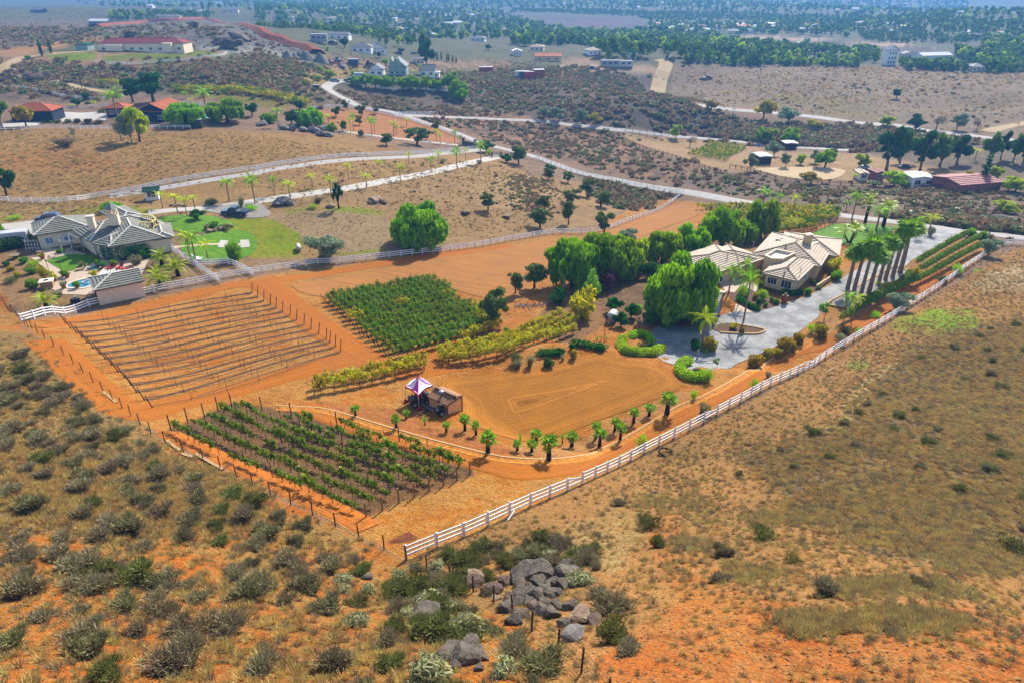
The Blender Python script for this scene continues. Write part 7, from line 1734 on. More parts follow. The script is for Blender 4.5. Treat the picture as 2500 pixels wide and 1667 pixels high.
simple_px('house_annex','small dark annex with terracotta roof behind a palm','house',a0,1065,1065,190,8,3.0,.4,'blue_wall','red_tile',.1,wins=2,step=.5)
simple_px('house_annex','terracotta-roofed side wing beyond the dark blue house','house',a0,1560,1050,150,8,3.0,.35,'blue_wall','red_tile',0,wins=1,step=.5)
Hh,ww = simple_px('house','long hilltop house with maroon tile roof and many windows','house',a0,1290,472,780,13,4.2,.34,'cream_wall','maroon_tile',.02,wins=9,step=.7)
p = ww[0].lerp(ww[1],.83); Hh.box('portico',(p.x,p.y - 1.2,p.z + 2.1),(5,2.6,4.6),'cream_wall'); p = ww[0].lerp(ww[1],.2); Hh.box('garage_bay',(p.x,p.y - 1.2,p.z + 1.7),(9,2.6,3.6),'cream_wall')
simple_px('shed','green-roofed open shed beside the hilltop house','shed',a0,745,462,120,8,3,.15,'green_wall','green_shingle',0,ends=('gable','gable'),wins=0)
simple_px('shed','white shed with dark green roof beside the upper fence','shed',b0,1390,265,140,3.2,2.3,.35,'white_wall','green_shingle',.35,ends=('gable','gable'),wins=1,step=.4)
Hg,wg = simple_px('house','tall pale green house with steep pointed gables behind the hedge trees','house',a1,1290,690,170,12,4.5,.8,'green_wall','dark_shingle',0,ends=('gable','gable'),wins=3,step=.8)
for t in (.2,.62):                    # its two pointed dormers
    p = wg[0].lerp(wg[1],t); db = MB(); hw,dp = 2.2,5.5; z0,z1 = p.z + 2.6,p.z + 9.4
    db.add([(p.x - hw,p.y - .3,z0),(p.x + hw,p.y - .3,z0),(p.x,p.y - .3,z1),(p.x - hw,p.y + dp,z0),(p.x + hw,p.y + dp,z0),(p.x,p.y + dp,z1)],[(0,1,2),(0,2,5,3),(1,4,5,2)]); Hg.part('dormer',db,M['green_wall'])
simple_px('house_wing','left shingled wing of the green-gabled house','house',a1,1095,692,140,9,3.2,.6,'white_wall','dark_shingle',0,ends=('gable','gable'),wins=2)
simple_px('house_wing','right shingled wing of the green-gabled house','house',a1,1560,700,150,9,3.2,.6,'white_wall','dark_shingle',0,ends=('gable','gable'),wins=2)
simple_px('gazebo','white flat-roofed gazebo at the right end of the hedge trees','gazebo',a1,1635,715,80,6,3,.2,'white_wall','white_roof',0,wins=1)
simple_px('house','white house right-hand part of the grey-roofed farmhouse','house',a1,1120,495,160,12,3.6,.5,'white_wall','dark_shingle',.4,ends=('gable','gable'),wins=2)
simple_px('house','long grey-roofed farmhouse wing on the bare slope','house',a1,960,480,190,11,3.4,.4,'white_wall','dark_shingle',-.05,wins=3)
simple_px('barn','faded red metal barn with shallow roof by the autumn trees','barn',b3,1935,185,480,12,2.6,.16,'red_metal','red_metal',.25,ends=('gable','gable'),wins=0,step=1.2)
simple_px('stable','long white-roofed stable below the eucalyptus trees','stable',b3,1410,138,220,8,2.8,.12,'white_wall','white_roof',-.05,ends=('gable','gable'),wins=2)
simple_px('shed','small pinkish shed at the edge of the sandy arena','shed',b3,1020,85,90,6,2.8,.25,'red_metal','red_metal',.1,ends=('gable','gable'),wins=1)
simple_px('shed','low pale shed behind the sandy arena palms','shed',b3,870,85,90,6,2.4,.3,'cream_wall','tan_tile',-.1,ends=('gable','gable'),wins=1)
simple_px('shelter','white flat-roofed horse shelter beside the round pen','shelter',a2,2310,1500,130,7,2.8,.08,'darkwood','white_roof',.1,ends=('gable','gable'),wins=0)
simple_px('shelter','second white-roofed shelter above the sandy arena','shelter',a3,210,1370,120,6,2.8,.08,'darkwood','white_roof',0,ends=('gable','gable'),wins=0)
HS = [(a0,330,118,130,'blue_wall','dark_shingle','dark blue barn-like house with a red end at the far left'),(a0,1360,75,60,'white_wall','white_roof','small white house among the far left trees'),(a0,1500,182,270,'cream_wall','dark_shingle','wide grey-roofed house behind the grey hillside'),(a0,1660,100,150,'white_wall','dark_shingle','grey-roofed house above the wide one'),(a0,1850,128,100,'white_wall','white_roof','white gabled house above the grey hillside'),(a0,2100,115,140,'cream_wall','dark_shingle','long low grey house beside the hedge row'),(a0,890,230,190,'dark_shingle','white_roof','white-roofed metal barn on the bare left plain'),
      (a1,250,188,180,'cream_wall','dark_shingle','brown-grey house behind the first far tree belt'),(a1,700,190,110,'cream_wall','tan_tile','pinkish-roofed house above the maroon one'),(a1,800,288,160,'white_wall','maroon_tile','maroon-roofed house with a pale porch'),(a1,1000,245,90,'blue_wall','dark_shingle','dark blue-roofed house beside the maroon one'),(a1,1270,292,125,'cream_wall','tan_tile','pinkish tan house among dark trees'),(a1,755,360,190,'white_wall','dark_shingle','long white farmhouse with grey roof'),(a1,1610,345,70,'red_metal','white_roof','small rust-red house by the trees'),(a1,2020,382,130,'white_wall','dark_shingle','white house above the pale slope'),(a1,1245,195,70,'cream_wall','white_roof','little pale house in the dark tree belt'),(a1,1480,592,110,'cream_wall','dark_shingle','grey-roofed house just behind the tallest eucalyptus'),
      (a2,225,468,130,'cream_wall','tan_tile','tan hip-roofed house beside palms'),(a2,330,560,250,'tan_wall','red_tile','terracotta-roofed house with a wide white terrace'),(a2,760,503,130,'white_wall','tan_tile','brown-roofed house before the golden tree'),(a2,1090,538,90,'white_wall','white_roof','white-roofed shed in the bright trees'),(a2,50,510,90,'white_wall','white_roof','white-roofed building by the green slope'),(a2,1650,292,70,'white_wall','white_roof','white building beyond the pale field road'),(a2,1880,262,60,'white_wall','white_roof','round-topped pale building in the far trees'),(a2,60,155,90,'cream_wall','dark_shingle','far long roof left of the bare terraces'),(a2,680,402,80,'white_wall','white_roof','pale house half hidden by the tree belt'),(a2,560,365,80,'cream_wall','tan_tile','tan house beyond the palms of the far belt'),
      (a3,1540,545,320,'white_wall','white_roof','very long white-roofed riding arena building'),(a3,330,422,110,'white_wall','white_roof','white shed in the far yard'),(a3,200,442,90,'cream_wall','dark_shingle','blue-grey roofed building in the far yard'),(a3,630,462,90,'cream_wall','white_roof','pale building at the yard edge'),(a3,1920,655,120,'cream_wall','dark_shingle','grey hip-roofed house near the right field edge'),(a3,60,522,70,'cream_wall','dark_shingle','dark-roofed house behind the bright tree row'),(a3,450,252,60,'white_wall','red_tile','small red-roofed house in the far trees'),(a3,90,248,100,'white_wall','dark_shingle','pale house left in the far trees'),(a3,1850,322,90,'white_wall','white_roof','far white house at upper right'),(a3,1900,352,150,'cream_wall','tan_tile','long tan roof at upper right'),(a3,2150,332,70,'white_wall','tan_tile','far tan house near the right edge'),(a3,2250,362,70,'white_wall','dark_shingle','far grey house near the right edge'),(a3,1110,242,110,'cream_wall','white_roof','pale long house under the orchard band'),(a3,1380,217,80,'cream_wall','red_tile','red-roofed house under the orchard band'),(a3,870,230,90,'cream_wall','tan_tile','tan house left under the orchard band'),(a3,1290,530,110,'cream_wall','dark_shingle','low grey building left of the long arena')]
for i,(Rg,x,y,w_,wl,ro,l) in enumerate(HS):
    simple_px('house',l,'house',Rg,x,y,w_,9 + i % 4,3.2,.35,wl,ro,fr_ if (fr_ := ((i * 37) % 11 - 5) * .05) else 0,ends=('hip','hip') if i % 3 else ('gable','gable'),wins=3,step=1.6,group='houses of the far valley')
Ht,wt = simple_px('house','tall narrow white three-storey house with dark roof in the valley','house',a3,1118,598,95,8,10.5,.8,'white_wall','dark_shingle',0,ends=('gable','gable'),wins=0,step=1.2)
for k in range(3):
    for t in (.2,.5,.8): Ht.window(wt[0],wt[1],t,1.2,1.7,1.2 + 3.2 * k,wt[0].z)
# ------------------------------------------------------------------ canopy, vehicles, pool and yard things
def mk(name,c,rough=.5,spec=.4,var=.06,**k):
    M[name] = m_plain(name,c,rough,spec,var,2.0,**k); return M[name]
mk('pinkwhite',S(244,214,228,1.9)); mk('violet',S(206,70,150,1.8)); mk('redcloth',S(196,30,40)); mk('tealcloth',S(20,110,108)); mk('black',(.02,.02,.022,1)); mk('bluepaint',S(38,78,120),.25,.6); mk('navypaint',S(26,44,84),.2,.7); mk('silverpaint',S(190,196,204),.3,.6); mk('whitepaint',S(236,236,238),.4,.5); mk('redpaint',S(190,40,36),.4,.5); mk('rubber',(.02,.02,.02,1),.8,.2); mk('terracotta',S(190,110,66),.8,.2,.15); mk('stonework',S(206,170,128),.85,.2,.2); mk('tanks',S(236,232,226),.4,.5); mk('flagred',S(190,40,50),.8,.1); mk('flagwhite',S(236,230,230),.8,.1); mk('flagblue',S(40,50,110),.8,.1)
def root(name,label,cat,p,group=None):
    e = bpy.data.objects.new(name,None); COL.objects.link(e); e.location = p; return tag(e,label,cat,group)
def rel(e,mb,name,mat,parent=None,smooth=False):
    o = Vector(e.location); mb.v = [tuple(Vector(v) - o) for v in mb.v]; return mb.obj(name,M[mat],parent or e,smooth)
# canopy tent
gl = P(1022.,992.); zt_ = gl.z + 2.0
cA,cB,cC = Pz(989,943,zt_),Pz(1020.6,963.6,zt_),Pz(1056,940,zt_); cD = cA + (cC - cB)
ap = Pz(1022.5,927.5,zt_ + 1.25); ctr = (cA + cC) / 2; ap = Vector((ctr.x,ctr.y,zt_ + 1.3))
T_ = root('canopy_tent','pink and white pop-up canopy tent with a magenta panel beside the shed','canopy tent',gl)
def panel(a,b,t0,t1,sub=5):
    mb = MB(); rows = []
    for i in range(sub + 1):
        s = i / sub; row = []
        for j in range(4):
            t = t0 + (t1 - t0) * j / 3; q = a.lerp(b,t); r = q.lerp(ap,s); r.z = q.z + (ap.z - q.z) * (s ** 1.5);
            if s == 0: r.z += 0.28 * math.sin(math.pi * t)
            row.append(r)
        rows.append(row)
    for i in range(sub):
        for j in range(3): mb.add([rows[i][j],rows[i][j + 1],rows[i + 1][j + 1],rows[i + 1][j]],[(0,1,2,3)])
    return mb
for a,b,t0,t1,mt in ((cA,cB,0,.5,'pinkwhite'),(cA,cB,.5,1,'violet'),(cB,cC,0,1,'pinkwhite'),(cC,cD,0,1,'pinkwhite'),(cD,cA,0,1,'pinkwhite')):
    rel(T_,panel(a,b,t0,t1),'canopy_panel',mt)
for a,b in ((cA,cB),(cB,cC),(cC,cD),(cD,cA)):
    vb = MB()
    for j in range(6):
        q0,q1 = a.lerp(b,j / 6),a.lerp(b,(j + 1) / 6); h0,h1 = .28 * math.sin(math.pi * j / 6),.28 * math.sin(math.pi * (j + 1) / 6); u_ = Vector((0,0,1))
        vb.add([q0 + u_ * (h0 - .25),q1 + u_ * (h1 - .25),q1 + u_ * (h1 - .01),q0 + u_ * (h0 - .01)],[(0,1,2,3)])
    rel(T_,vb,'valance','redcloth')
    sb = MB(); pts = [a.lerp(ap,k / 5) for k in range(6)]
    for k in range(6): pts[k].z = a.z + (ap.z - a.z) * ((k / 5) ** 1.5) + .02
    sb.tube(pts,.035,5); rel(T_,sb,'seam','violet')
    lb = MB(); f = Vector((a.x,a.y,float(gz(a.x,a.y)))); lb.bar(f,a,.07); rel(T_,lb,'leg','whitepaint')
for c in (cA,cB):
    f = Vector((c.x,c.y,float(gz(c.x,c.y)))); e = root('sandbag','red sandbag at the ' + ('far left' if c is cA else 'near') + ' leg of the canopy tent','sandbag',f); mb = MB(); mb.lathe([(0,0),(.25,.02),(.3,.2),(.22,.4),(0,.45)],8,f); mb2 = MB(); mb2.bar(f + Vector((0,0,.4)),f + Vector((0,0,.6)),.08); rel(e,mb,'bag','redcloth',None,True); rel(e,mb2,'strap','black')
def wheel(e,c,r,w,ax,parent=None):
    mb = MB(); ax = Vector(ax).normalized(); mb.tube([Vector(c) - ax * w / 2,Vector(c) + ax * w / 2],r,12); o = rel(e,mb,'wheel','rubber',parent); hb_ = MB(); hb_.tube([Vector(c) - ax * (w / 2 + .015),Vector(c) + ax * (w / 2 + .015)],r * .55,8); rel(e,hb_,'rim','silverpaint',o); return o
def prof_body(e,name,mat,sec,hw,o,ax,sd):
    """body from a side outline (along, up) and a half width, standing at o"""
    mb = MB(); n = len(sec); L = [Vector(o) + ax * a - sd * hw + Vector((0,0,z)) for a,z in sec]; Rr = [Vector(o) + ax * a + sd * hw + Vector((0,0,z)) for a,z in sec]
    mb.add(L + Rr,[tuple(range(n)),tuple(range(2 * n - 1,n - 1,-1))] + [(i,i + n,(i + 1) % n + n,(i + 1) % n) for i in range(n)]); return rel(e,mb,name,mat)
def car(name,label,cat,p,rz,body,kind='car',paint2=None,s=1.0,group=None):
    e = root(name,label,cat,p,group); ax = Vector((math.cos(rz),math.sin(rz),0)); sd = Vector((-ax.y,ax.x,0)); o = Vector(p)
    if kind == 'pickup':
        prof_body(e,'body',body,[(a * s,z * s) for a,z in ((-2.8,.5),(2.8,.5),(2.85,.95),(1.5,1.1),(.9,1.12),(-.65,1.12),(-2.8,1.1))],.95 * s,o,ax,sd)
        prof_body(e,'cab',body,[(a * s,z * s) for a,z in ((-.7,1.1),(1.35,1.1),(.75,1.8),(-.55,1.85))],.86 * s,o,ax,sd)
        prof_body(e,'windscreen','glass',[(a * s,z * s) for a,z in ((.84,1.74),(1.34,1.16),(1.4,1.16),(.9,1.74))],.78 * s,o,ax,sd); prof_body(e,'side_window','glass',[(a * s,z * s) for a,z in ((-.5,1.25),(1.0,1.25),(.65,1.7),(-.45,1.72))],.872 * s,o,ax,sd)
        prof_body(e,'cargo_bed','black',[(a * s,z * s) for a,z in ((-2.65,.9),(-.75,.9),(-.75,1.135),(-2.65,1.115))],.8 * s,o,ax,sd)
    else:
        prof_body(e,'body',body,[(a * s,z * s) for a,z in ((-2.2,.4),(2.2,.4),(2.25,.8),(1.2,.98),(-1.9,1.02),(-2.25,.9))],.9 * s,o,ax,sd)
        prof_body(e,'cab',body,[(a * s,z * s) for a,z in ((-2.05,.98),(1.25,.96),(.5,1.5),(-.3,1.6),(-1.6,1.5))],.76 * s,o,ax,sd)
        prof_body(e,'side_window','glass',[(a * s,z * s) for a,z in ((-1.75,1.06),(.95,1.05),(.42,1.42),(-.3,1.5),(-1.5,1.42))],.775 * s,o,ax,sd); prof_body(e,'windscreen','glass',[(a * s,z * s) for a,z in ((.56,1.46),(1.2,1.0),(1.25,1.02),(.6,1.5))],.68 * s,o,ax,sd)
    wb_ = 1.75 if kind == 'pickup' else 1.35
    for i in (-1,1):
        for j in (-1,1): wheel(e,o + ax * i * wb_ * s + sd * j * .86 * s + Vector((0,0,.36 * s)),.38 * s,.26 * s,sd)
    for j in (-1,1):
        hl = MB(); hl.box(o + ax * (2.83 if kind == 'pickup' else 2.22) * s + sd * j * .65 * s + Vector((0,0,.75 * s)),(.1 * s,.32 * s,.16 * s),rz); rel(e,hl,'headlight','silverpaint')
    return e
car('pickup_truck','blue pickup truck with open bed on the pale drive','pickup truck',P(*b0(2150,392)),math.pi - .12,'bluepaint','pickup',s=1.05)
car('parked_car','dark navy sedan parked behind the left house roof','car',P(*b0(450,445)),.25 + math.pi,'navypaint',s=1.1)
car('parked_car','blue-grey car on the slab at the left edge','car',P(*b0(80,600)),1.2,'bluepaint')
car('parked_car','silver car on the road curve','car',P(*a1(718,748)),.4,'silverpaint',s=1.15); car('pickup_truck','blue pickup parked by the green-gabled house drive','pickup truck',P(*a1(858,744)),.1,'bluepaint','pickup',s=1.15); car('parked_car','dark car in the white truck yard','car',P(*a2(730,632)),.1,'black',s=1.3); car('pickup_truck','dark truck alone in the wide brown field','pickup truck',P(*a2(1780,725)),.2,'navypaint','pickup',s=1.3)
car('parked_car','black car under the trees by the stables','car',P(*a3(1250,1535)),.1,'black'); car('parked_car','grey car beside the sandy arena trees','car',P(*a3(880,1545)),.1,'silverpaint'); car('pickup_truck','dark pickup beside the grey farmhouse','pickup truck',P(*a1(1300,495)),.1,'black','pickup',s=1.15); car('parked_car','black SUV near the trailer on the bare slope','car',P(*a1(705,405)),.1,'black',s=1.5)
def trailer(name,label,cat,p,L,Wd,H,rz,mat,stripe=None,wheels=True,group=None):
    e = root(name,label,cat,p,group); mb = MB(); z0 = .5 if wheels else 0; mb.box((p[0],p[1],p[2] + z0 + H / 2),(L,Wd,H),rz); rel(e,mb,'body',mat)
    rb_ = MB(); rb_.box((p[0],p[1],p[2] + z0 + H + .03),(L * .96,Wd * .92,.12),rz); rel(e,rb_,'roof','whitepaint'); ax = Vector((math.cos(rz),math.sin(rz),0)); sd = Vector((-ax.y,ax.x,0))
    if stripe:
        w_ = MB(); c = Vector(p) - sd * (Wd / 2 + .03) * (1 if sd.y > 0 else -1)
        for k in (-.3,0,.3): w_.box(c + ax * k * L + Vector((0,0,z0 + H * .6)),(L * .16,.05,H * .3),rz)
        rel(e,w_,'window',stripe)
    if wheels:
        for i in (-.12,.12):
            for j in (-1,1): wheel(e,Vector(p) + ax * i * L + sd * j * Wd * .42 + Vector((0,0,.38)),.38,.25,sd)
    return e
trailer('trailer','white box trailer beside the dark hedge at left','trailer',P(*b0(145,665)),5.2,2.3,2.2,.35,'whitepaint'); trailer('trailer','second white trailer cut by the left edge','trailer',P(*b0(30,672)),4.0,2.2,1.9,.4,'whitepaint'); trailer('travel_trailer','long pale travel trailer in the white truck yard','trailer',P(*a2(890,618)),13,3,4.4,0,'silverpaint','glass'); trailer('travel_trailer','second white travel trailer with dark windows in the truck yard','trailer',P(*a2(1010,618)),14,3,4.2,.1,'whitepaint','glass'); trailer('trailer','white box trailer by the blue pickup at the hedge trees','trailer',P(*a1(940,732)),5,2.4,3.2,0,'whitepaint'); trailer('motorhome','blue and white motorhome on the bare slope','motorhome',P(*a1(580,392)),11,3.4,5.0,0,'silverpaint','bluepaint')
for x,y,mt,l in ((75,714,'whitepaint','white container in the dirt yard at centre top'),(112,716,'bluepaint','blue container in the dirt yard at centre top'),(152,720,'redpaint','red container in the dirt yard at centre top')): trailer('storage_container',l,'container',P(*a2(x,y)),7,3,4.2,.3,mt,None,False)
trailer('storage_container','small terracotta shed-like container in the dirt yard','container',P(*a2(245,705)),7,5,4.6,.2,'terracotta',None,False); trailer('storage_container','blue container by the gravel heaps','container',P(*a1(890,592)),6,3,3.2,0,'bluepaint',None,False); trailer('storage_container','dark red box on the orange dirt track','container',P(*a1(2095,662)),9,4,3.4,.1,'redpaint',None,False); trailer('utility_box','dark box at the end of the ranch fence','box',P(*a0(1787,1165)),4.8,2,2.8,0,'black',None,False); trailer('utility_box','little dark box beside the curved road','box',P(*a1(550,808)),2.6,2,1.6,0,'black',None,False)
def digger(label,p,rz,mat):
    e = root('loader',label,'loader',p); ax = Vector((math.cos(rz),math.sin(rz),0)); sd = Vector((-ax.y,ax.x,0)); o = Vector(p)
    b = MB(); b.box(o + Vector((0,0,1.3)),(3.6,1.8,1.0),rz); rel(e,b,'body',mat); b = MB(); b.box(o + Vector((0,0,2.5)) - ax * .4,(1.5,1.5,1.5),rz,.85); rel(e,b,'cab','glass'); b = MB(); b.bar(o + ax * 1.5 + Vector((0,0,1.6)),o + ax * 3 + Vector((0,0,1)),.3); b.box(o + ax * 3.4 + Vector((0,0,.7)),(.9,2.2,.8),rz,.8); rel(e,b,'bucket',mat)
    for i in (-1.2,1.2):
        for j in (-1,1): wheel(e,o + ax * i + sd * j * .95 + Vector((0,0,.75)),.75,.5,sd)
digger('red loader beside the gravel heaps',P(*a1(680,592)),.1,'redpaint'); digger('grey loader right of the gravel heaps',P(*a1(745,570)),.6,'silverpaint'); digger('dark loader on the gravel yard edge',P(*a1(1030,600)),-.2,'rust')
M['heap'] = m_plain('crushed_gravel',S(150,148,142),.95,.1,.2,2,.1)
for i,(x,y,t,w_) in enumerate(((290,525,455,130),(352,530,480,90),(395,515,460,70),(468,545,462,180),(440,520,455,80),(590,570,475,150),(770,600,565,100))):
    p = P(*a1(x,y)); h = height_for(p,a1(x,t)[1]); r_ = w_ / 3.7333 / px_m(p) / 2; g_ = np.random.default_rng(800 + i); mb = MB(); n = 18; vs = [(0,0,h)]; fs = []
    for k,(f,z) in enumerate(((.22,.8),(.5,.46),(.8,.15),(1.1,-.1))):
        for j in range(n): a = 2 * math.pi * j / n; q = r_ * f * (1 + .1 * g_.normal()); vs.append((q * math.cos(a),q * math.sin(a),h * z))
    for j in range(n): fs.append((0,1 + j,1 + (j + 1) % n))
    for k in range(3):
        for j in range(n): a,b = 1 + k * n,1 + (k + 1) * n; fs.append((a + j,b + j,b + (j + 1) % n,a + (j + 1) % n))
    mb.add(vs,fs); o = mb.obj('gravel_heap',M['heap'],None,True); o.location = p; tag(o,f'grey conical gravel heap in the stone yard, {nth(i + 1)} from the yard\'s rocky side','heap','gravel heaps of the stone yard')
# things round the shed and tent
S8 = lambda x,y: (960 + x / 6.685,900 + y / 6.685)
a,b = P(*S8(480,580)),P(*S8(860,770)); d = (b - a).normalized(); n_ = Vector((-d.y,d.x,0)); up = Vector((0,0,.12)); lb = MB(); lb.bar(a + n_ * .22 + up,b + n_ * .22 + up,.06,.09); lb.bar(a - n_ * .22 + up,b - n_ * .22 + up,.06,.09)
for k in range(15): q = a.lerp(b,(k + .5) / 15) + up; lb.bar(q - n_ * .22,q + n_ * .22,.05)
tag(lb.obj('ladder',M['silverpaint']),'aluminium ladder lying along the near wall of the shed','ladder')
p = P(*S8(770,735)); e = root('garden_tiller','black garden machine parked against the shed wall','machine',p); mb = MB(); mb.box(p + Vector((0,0,.55)),(1.1,.7,.6),.5); mb.box(p + Vector((.1,.2,1.0)),(.6,.5,.5),.5,.7); rel(e,mb,'body','black'); mb = MB(); mb.bar(p + Vector((.3,.3,.8)),p + Vector((.9,.8,1.7)),.08); mb.bar(p + Vector((.1,.5,.8)),p + Vector((.6,1.1,1.7)),.08); rel(e,mb,'handle','black')
for j in (-.42,.42): wheel(e,p + Vector((math.cos(2.07) * j,math.sin(2.07) * j,.32)),.34,.2,(math.cos(2.07),math.sin(2.07),0))
p = P(*S8(560,740)); mb = MB(); g_ = random.Random(4)
for k in range(14): q = p + Vector((g_.uniform(-1.1,1.1),g_.uniform(-.5,.5),.12)); mb.bar(q,q + Vector((g_.uniform(-.6,.6),g_.uniform(-.6,.6),g_.uniform(0,.25))),.09)
tag(mb.obj('scrap_heap',M['rust']),'low heap of dark scrap in the shade of the shed','heap')
p = P(*S8(430,560)); e = root('utility_cart','black utility cart with big tyres parked under the canopy tent','cart',p); rz = .45; ax = Vector((math.cos(rz),math.sin(rz),0)); sd = Vector((-ax.y,ax.x,0))
mb = MB(); mb.box(p + Vector((0,0,.75)),(2.4,1.3,.5),rz); mb.box(p + ax * .9 + Vector((0,0,1.05)),(.7,1.2,.3),rz,.8); rel(e,mb,'body','black'); mb = MB(); mb.box(p - ax * .1 + Vector((0,0,1.2)),(.5,1.1,.6),rz); rel(e,mb,'seat','redcloth')
mb = MB()
for i in (-.7,.6):
    for j in (-.58,.58): mb.bar(p + ax * i + sd * j + Vector((0,0,.95)),p + ax * i * .8 + sd * j + Vector((0,0,1.85)),.06)
rel(e,mb,'roll_frame','black')
for i in (-.8,.8):
    for j in (-.65,.65): wheel(e,p + ax * i + sd * j + Vector((0,0,.42)),.42,.3,sd)
# flagpole, tanks, lamp pillar, gate
p = P(1474.5,836.); e = root('flagpole','tall thin flagpole with a red, white and blue flag in the garden','flagpole',p); h = height_for(p,737.); mb = MB(); mb.tube([p,p + Vector((0,0,h))],[.06,.03],6); rel(e,mb,'pole','palebark'); mb = MB(); mb.lathe([(0,0),(.09,.06),(0,.14)],8,p + Vector((0,0,h))); rel(e,mb,'finial','steel')
zf = height_for(p,771.); fl_ = bpy.data.objects.new('flag',None)
for k in range(7):
    mb = MB(); t0,t1 = k / 7,(k + 1) / 7
    for j in range(4):
        f = lambda u_,t: p + Vector((.08 + u_ * .55 * 1.0,.12 * math.sin(u_ * 5 + t * 2),zf - t * 1.1 - u_ * u_ * .55)); mb.add([f(j / 4,t0),f((j + 1) / 4,t0),f((j + 1) / 4,t1),f(j / 4,t1)],[(0,1,2,3)])
    rel(e,mb,'flag_stripe','flagred' if k % 2 == 0 else 'flagwhite')
mb = MB(); f = lambda u_,t: p + Vector((.08 + u_ * .55,.12 * math.sin(u_ * 5 + t * 2) - .012,zf - t * 1.1 - u_ * u_ * .55)); mb.add([f(0,0),f(.42,0),f(.42,.55),f(0,.55)],[(0,1,2,3)]); rel(e,mb,'flag_canton','flagblue')
def tank(name,label,p,L,r,rz,legs=True):
    e = root(name,label,'tank',p); ax = Vector((math.cos(rz),math.sin(rz),0)); c = Vector(p) + Vector((0,0,r + .25)); pts,rad = [],[]
    for k in range(11): t = -1 + 2 * k / 10; pts.append(c + ax * t * L / 2); rad.append(r * min(1,math.sqrt(max(.02,1 - max(0,(abs(t) - .72) / .28) ** 2))))
    mb = MB(); mb.tube(pts,rad,12); rel(e,mb,'tank_shell','tanks',None,True); mb = MB()
    for k in (-.3,.3): mb.box(Vector(p) + ax * k * L + Vector((0,0,.18)),(.25,r * 1.4,.5),rz)
    rel(e,mb,'saddle','palerock')
tank('propane_tank','white propane tank on the weedy rise by the grey tree',P(*b1(390,715)),2.6,.5,1.9); tank('water_tank','rounded white tank beside the citrus trees',P(*b2(912,1365)),2.4,.85,1.2)
p = P(*M3(1182,188)); e = root('lamp_pillar','stone lamp pillar with a round top at the driveway edge','pillar',p)
for nm,z,s,mt in (('base',.1,(1.1,1.1,.3),'palerock'),('shaft',.85,(.7,.7,1.3),'terracotta'),('capstone',1.55,(.85,.85,.16),'palerock')):
    mb = MB(); mb.box(p + Vector((0,0,z)),s,.4); rel(e,mb,nm,mt)
mb = MB(); mb.lathe([(0,0),(.22,.08),(.3,.25),(.22,.42),(0,.5)],10,p + Vector((0,0,1.6))); rel(e,mb,'lamp','stonework',None,True)
p0,p1 = P(*a1(2150,1435)),P(*a1(2235,1432)); e = root('drive_gate','pale metal gate between posts at the top of the palm drive','gate',p0); mb = MB()
for q in (p0,p1): mb = MB(); mb.box(q + Vector((0,0,1)),(.6,.6,2.2)); rel(e,mb,'gate_post','palerock')
mb = MB(); d = p1 - p0
for k in range(22): q = p0 + d * (k + .5) / 22; mb.bar(q + Vector((0,0,.2)),q + Vector((0,0,1.6 + .4 * math.sin(math.pi * k / 21))),.07)
mb.bar(p0 + Vector((0,0,.4)),p1 + Vector((0,0,.4)),.1); mb.bar(p0 + Vector((0,0,1.4)),p1 + Vector((0,0,1.4)),.1); rel(e,mb,'gate_leaf','silverpaint')
p0,p1 = P(*a1(1890,1325)),P(*a1(2000,1345)); e = root('entry_wall','grey stone entrance wall beside the country road','wall',p0); mb = MB(); mb.bar(p0 + Vector((0,0,.8)),p1 + Vector((0,0,.8)),.5,2.0); rel(e,mb,'wall','greyrock')
for q in (p0,p1): mb = MB(); mb.box(q + Vector((0,0,1.3)),(1.1,1.1,3.0)); mb.box(q + Vector((0,0,2.9)),(1.4,1.4,.25)); rel(e,mb,'pillar','greyrock')
# pool and its furniture
water = NT('pool_water'); wv = water.noise(1.4,3,.5,water.pos()); water.bsdf(water.mix(water.ramp(wv,.35,.65),S(10,120,160),S(30,170,190)),.08,.6,water.bump(wv,.2,.05)); M['poolwater'] = water.m
pool = [Q6(x,y) for x,y in ((276,440),(330,410),(420,382),(500,368),(555,372),(600,400),(560,440),(475,470),(400,475),(320,470),(285,462))]
patch('pool_water',pool,M['poolwater'],0.05,1); ribbon('pool_coping',pool + [pool[0]],.35,M['parapet'],.06,prof=[(-.18,-.05),(-.18,.07),(.18,.07),(.18,-.05)])
spa = [Q6(x,y) for x,y in ((760,345),(800,328),(880,325),(920,345),(880,370),(800,375))]; patch('spa_water',spa,M['poolwater'],.25,1,thick=.4)
patch('ranch_pool_water',[a0(1855,1060),a0(1880,1048),a0(1915,1055),a0(1920,1080),a0(1880,1088),a0(1855,1080)],M['poolwater'],.1,1)
hs = MB(); hs.tube([p + Vector((0,0,.22)) for p in path3([Q6(460,415),Q6(480,400),Q6(530,383),Q6(500,395),Q6(455,412),Q6(480,430),Q6(520,420),Q6(525,410)],5)],.07,5); tag(hs.obj('pool_hose',M['whitepaint']),'white cleaner hose floating in curves on the pool','hose')
def lounger(label,p,rz,mat,group):
    e = root('sun_lounger',label,'sun lounger',p,group); ax = Vector((math.cos(rz),math.sin(rz),0)); sd = Vector((-ax.y,ax.x,0)); o = Vector(p)
    mb = MB(); mb.box(o - ax * .3 + Vector((0,0,.36)),(1.35,.65,.12),rz); rel(e,mb,'seat_cushion',mat); mb = MB(); q,r = o + ax * .4 + Vector((0,0,.38)),o + ax * .95 + Vector((0,0,.95)); mb.bar(q,r,.65,.12); rel(e,mb,'back_cushion',mat)
    for i in (-.85,.35):
        for j in (-.28,.28): mb = MB(); mb.bar(o + ax * i + sd * j,o + ax * i + sd * j + Vector((0,0,.32)),.06); rel(e,mb,'leg','darkwood')
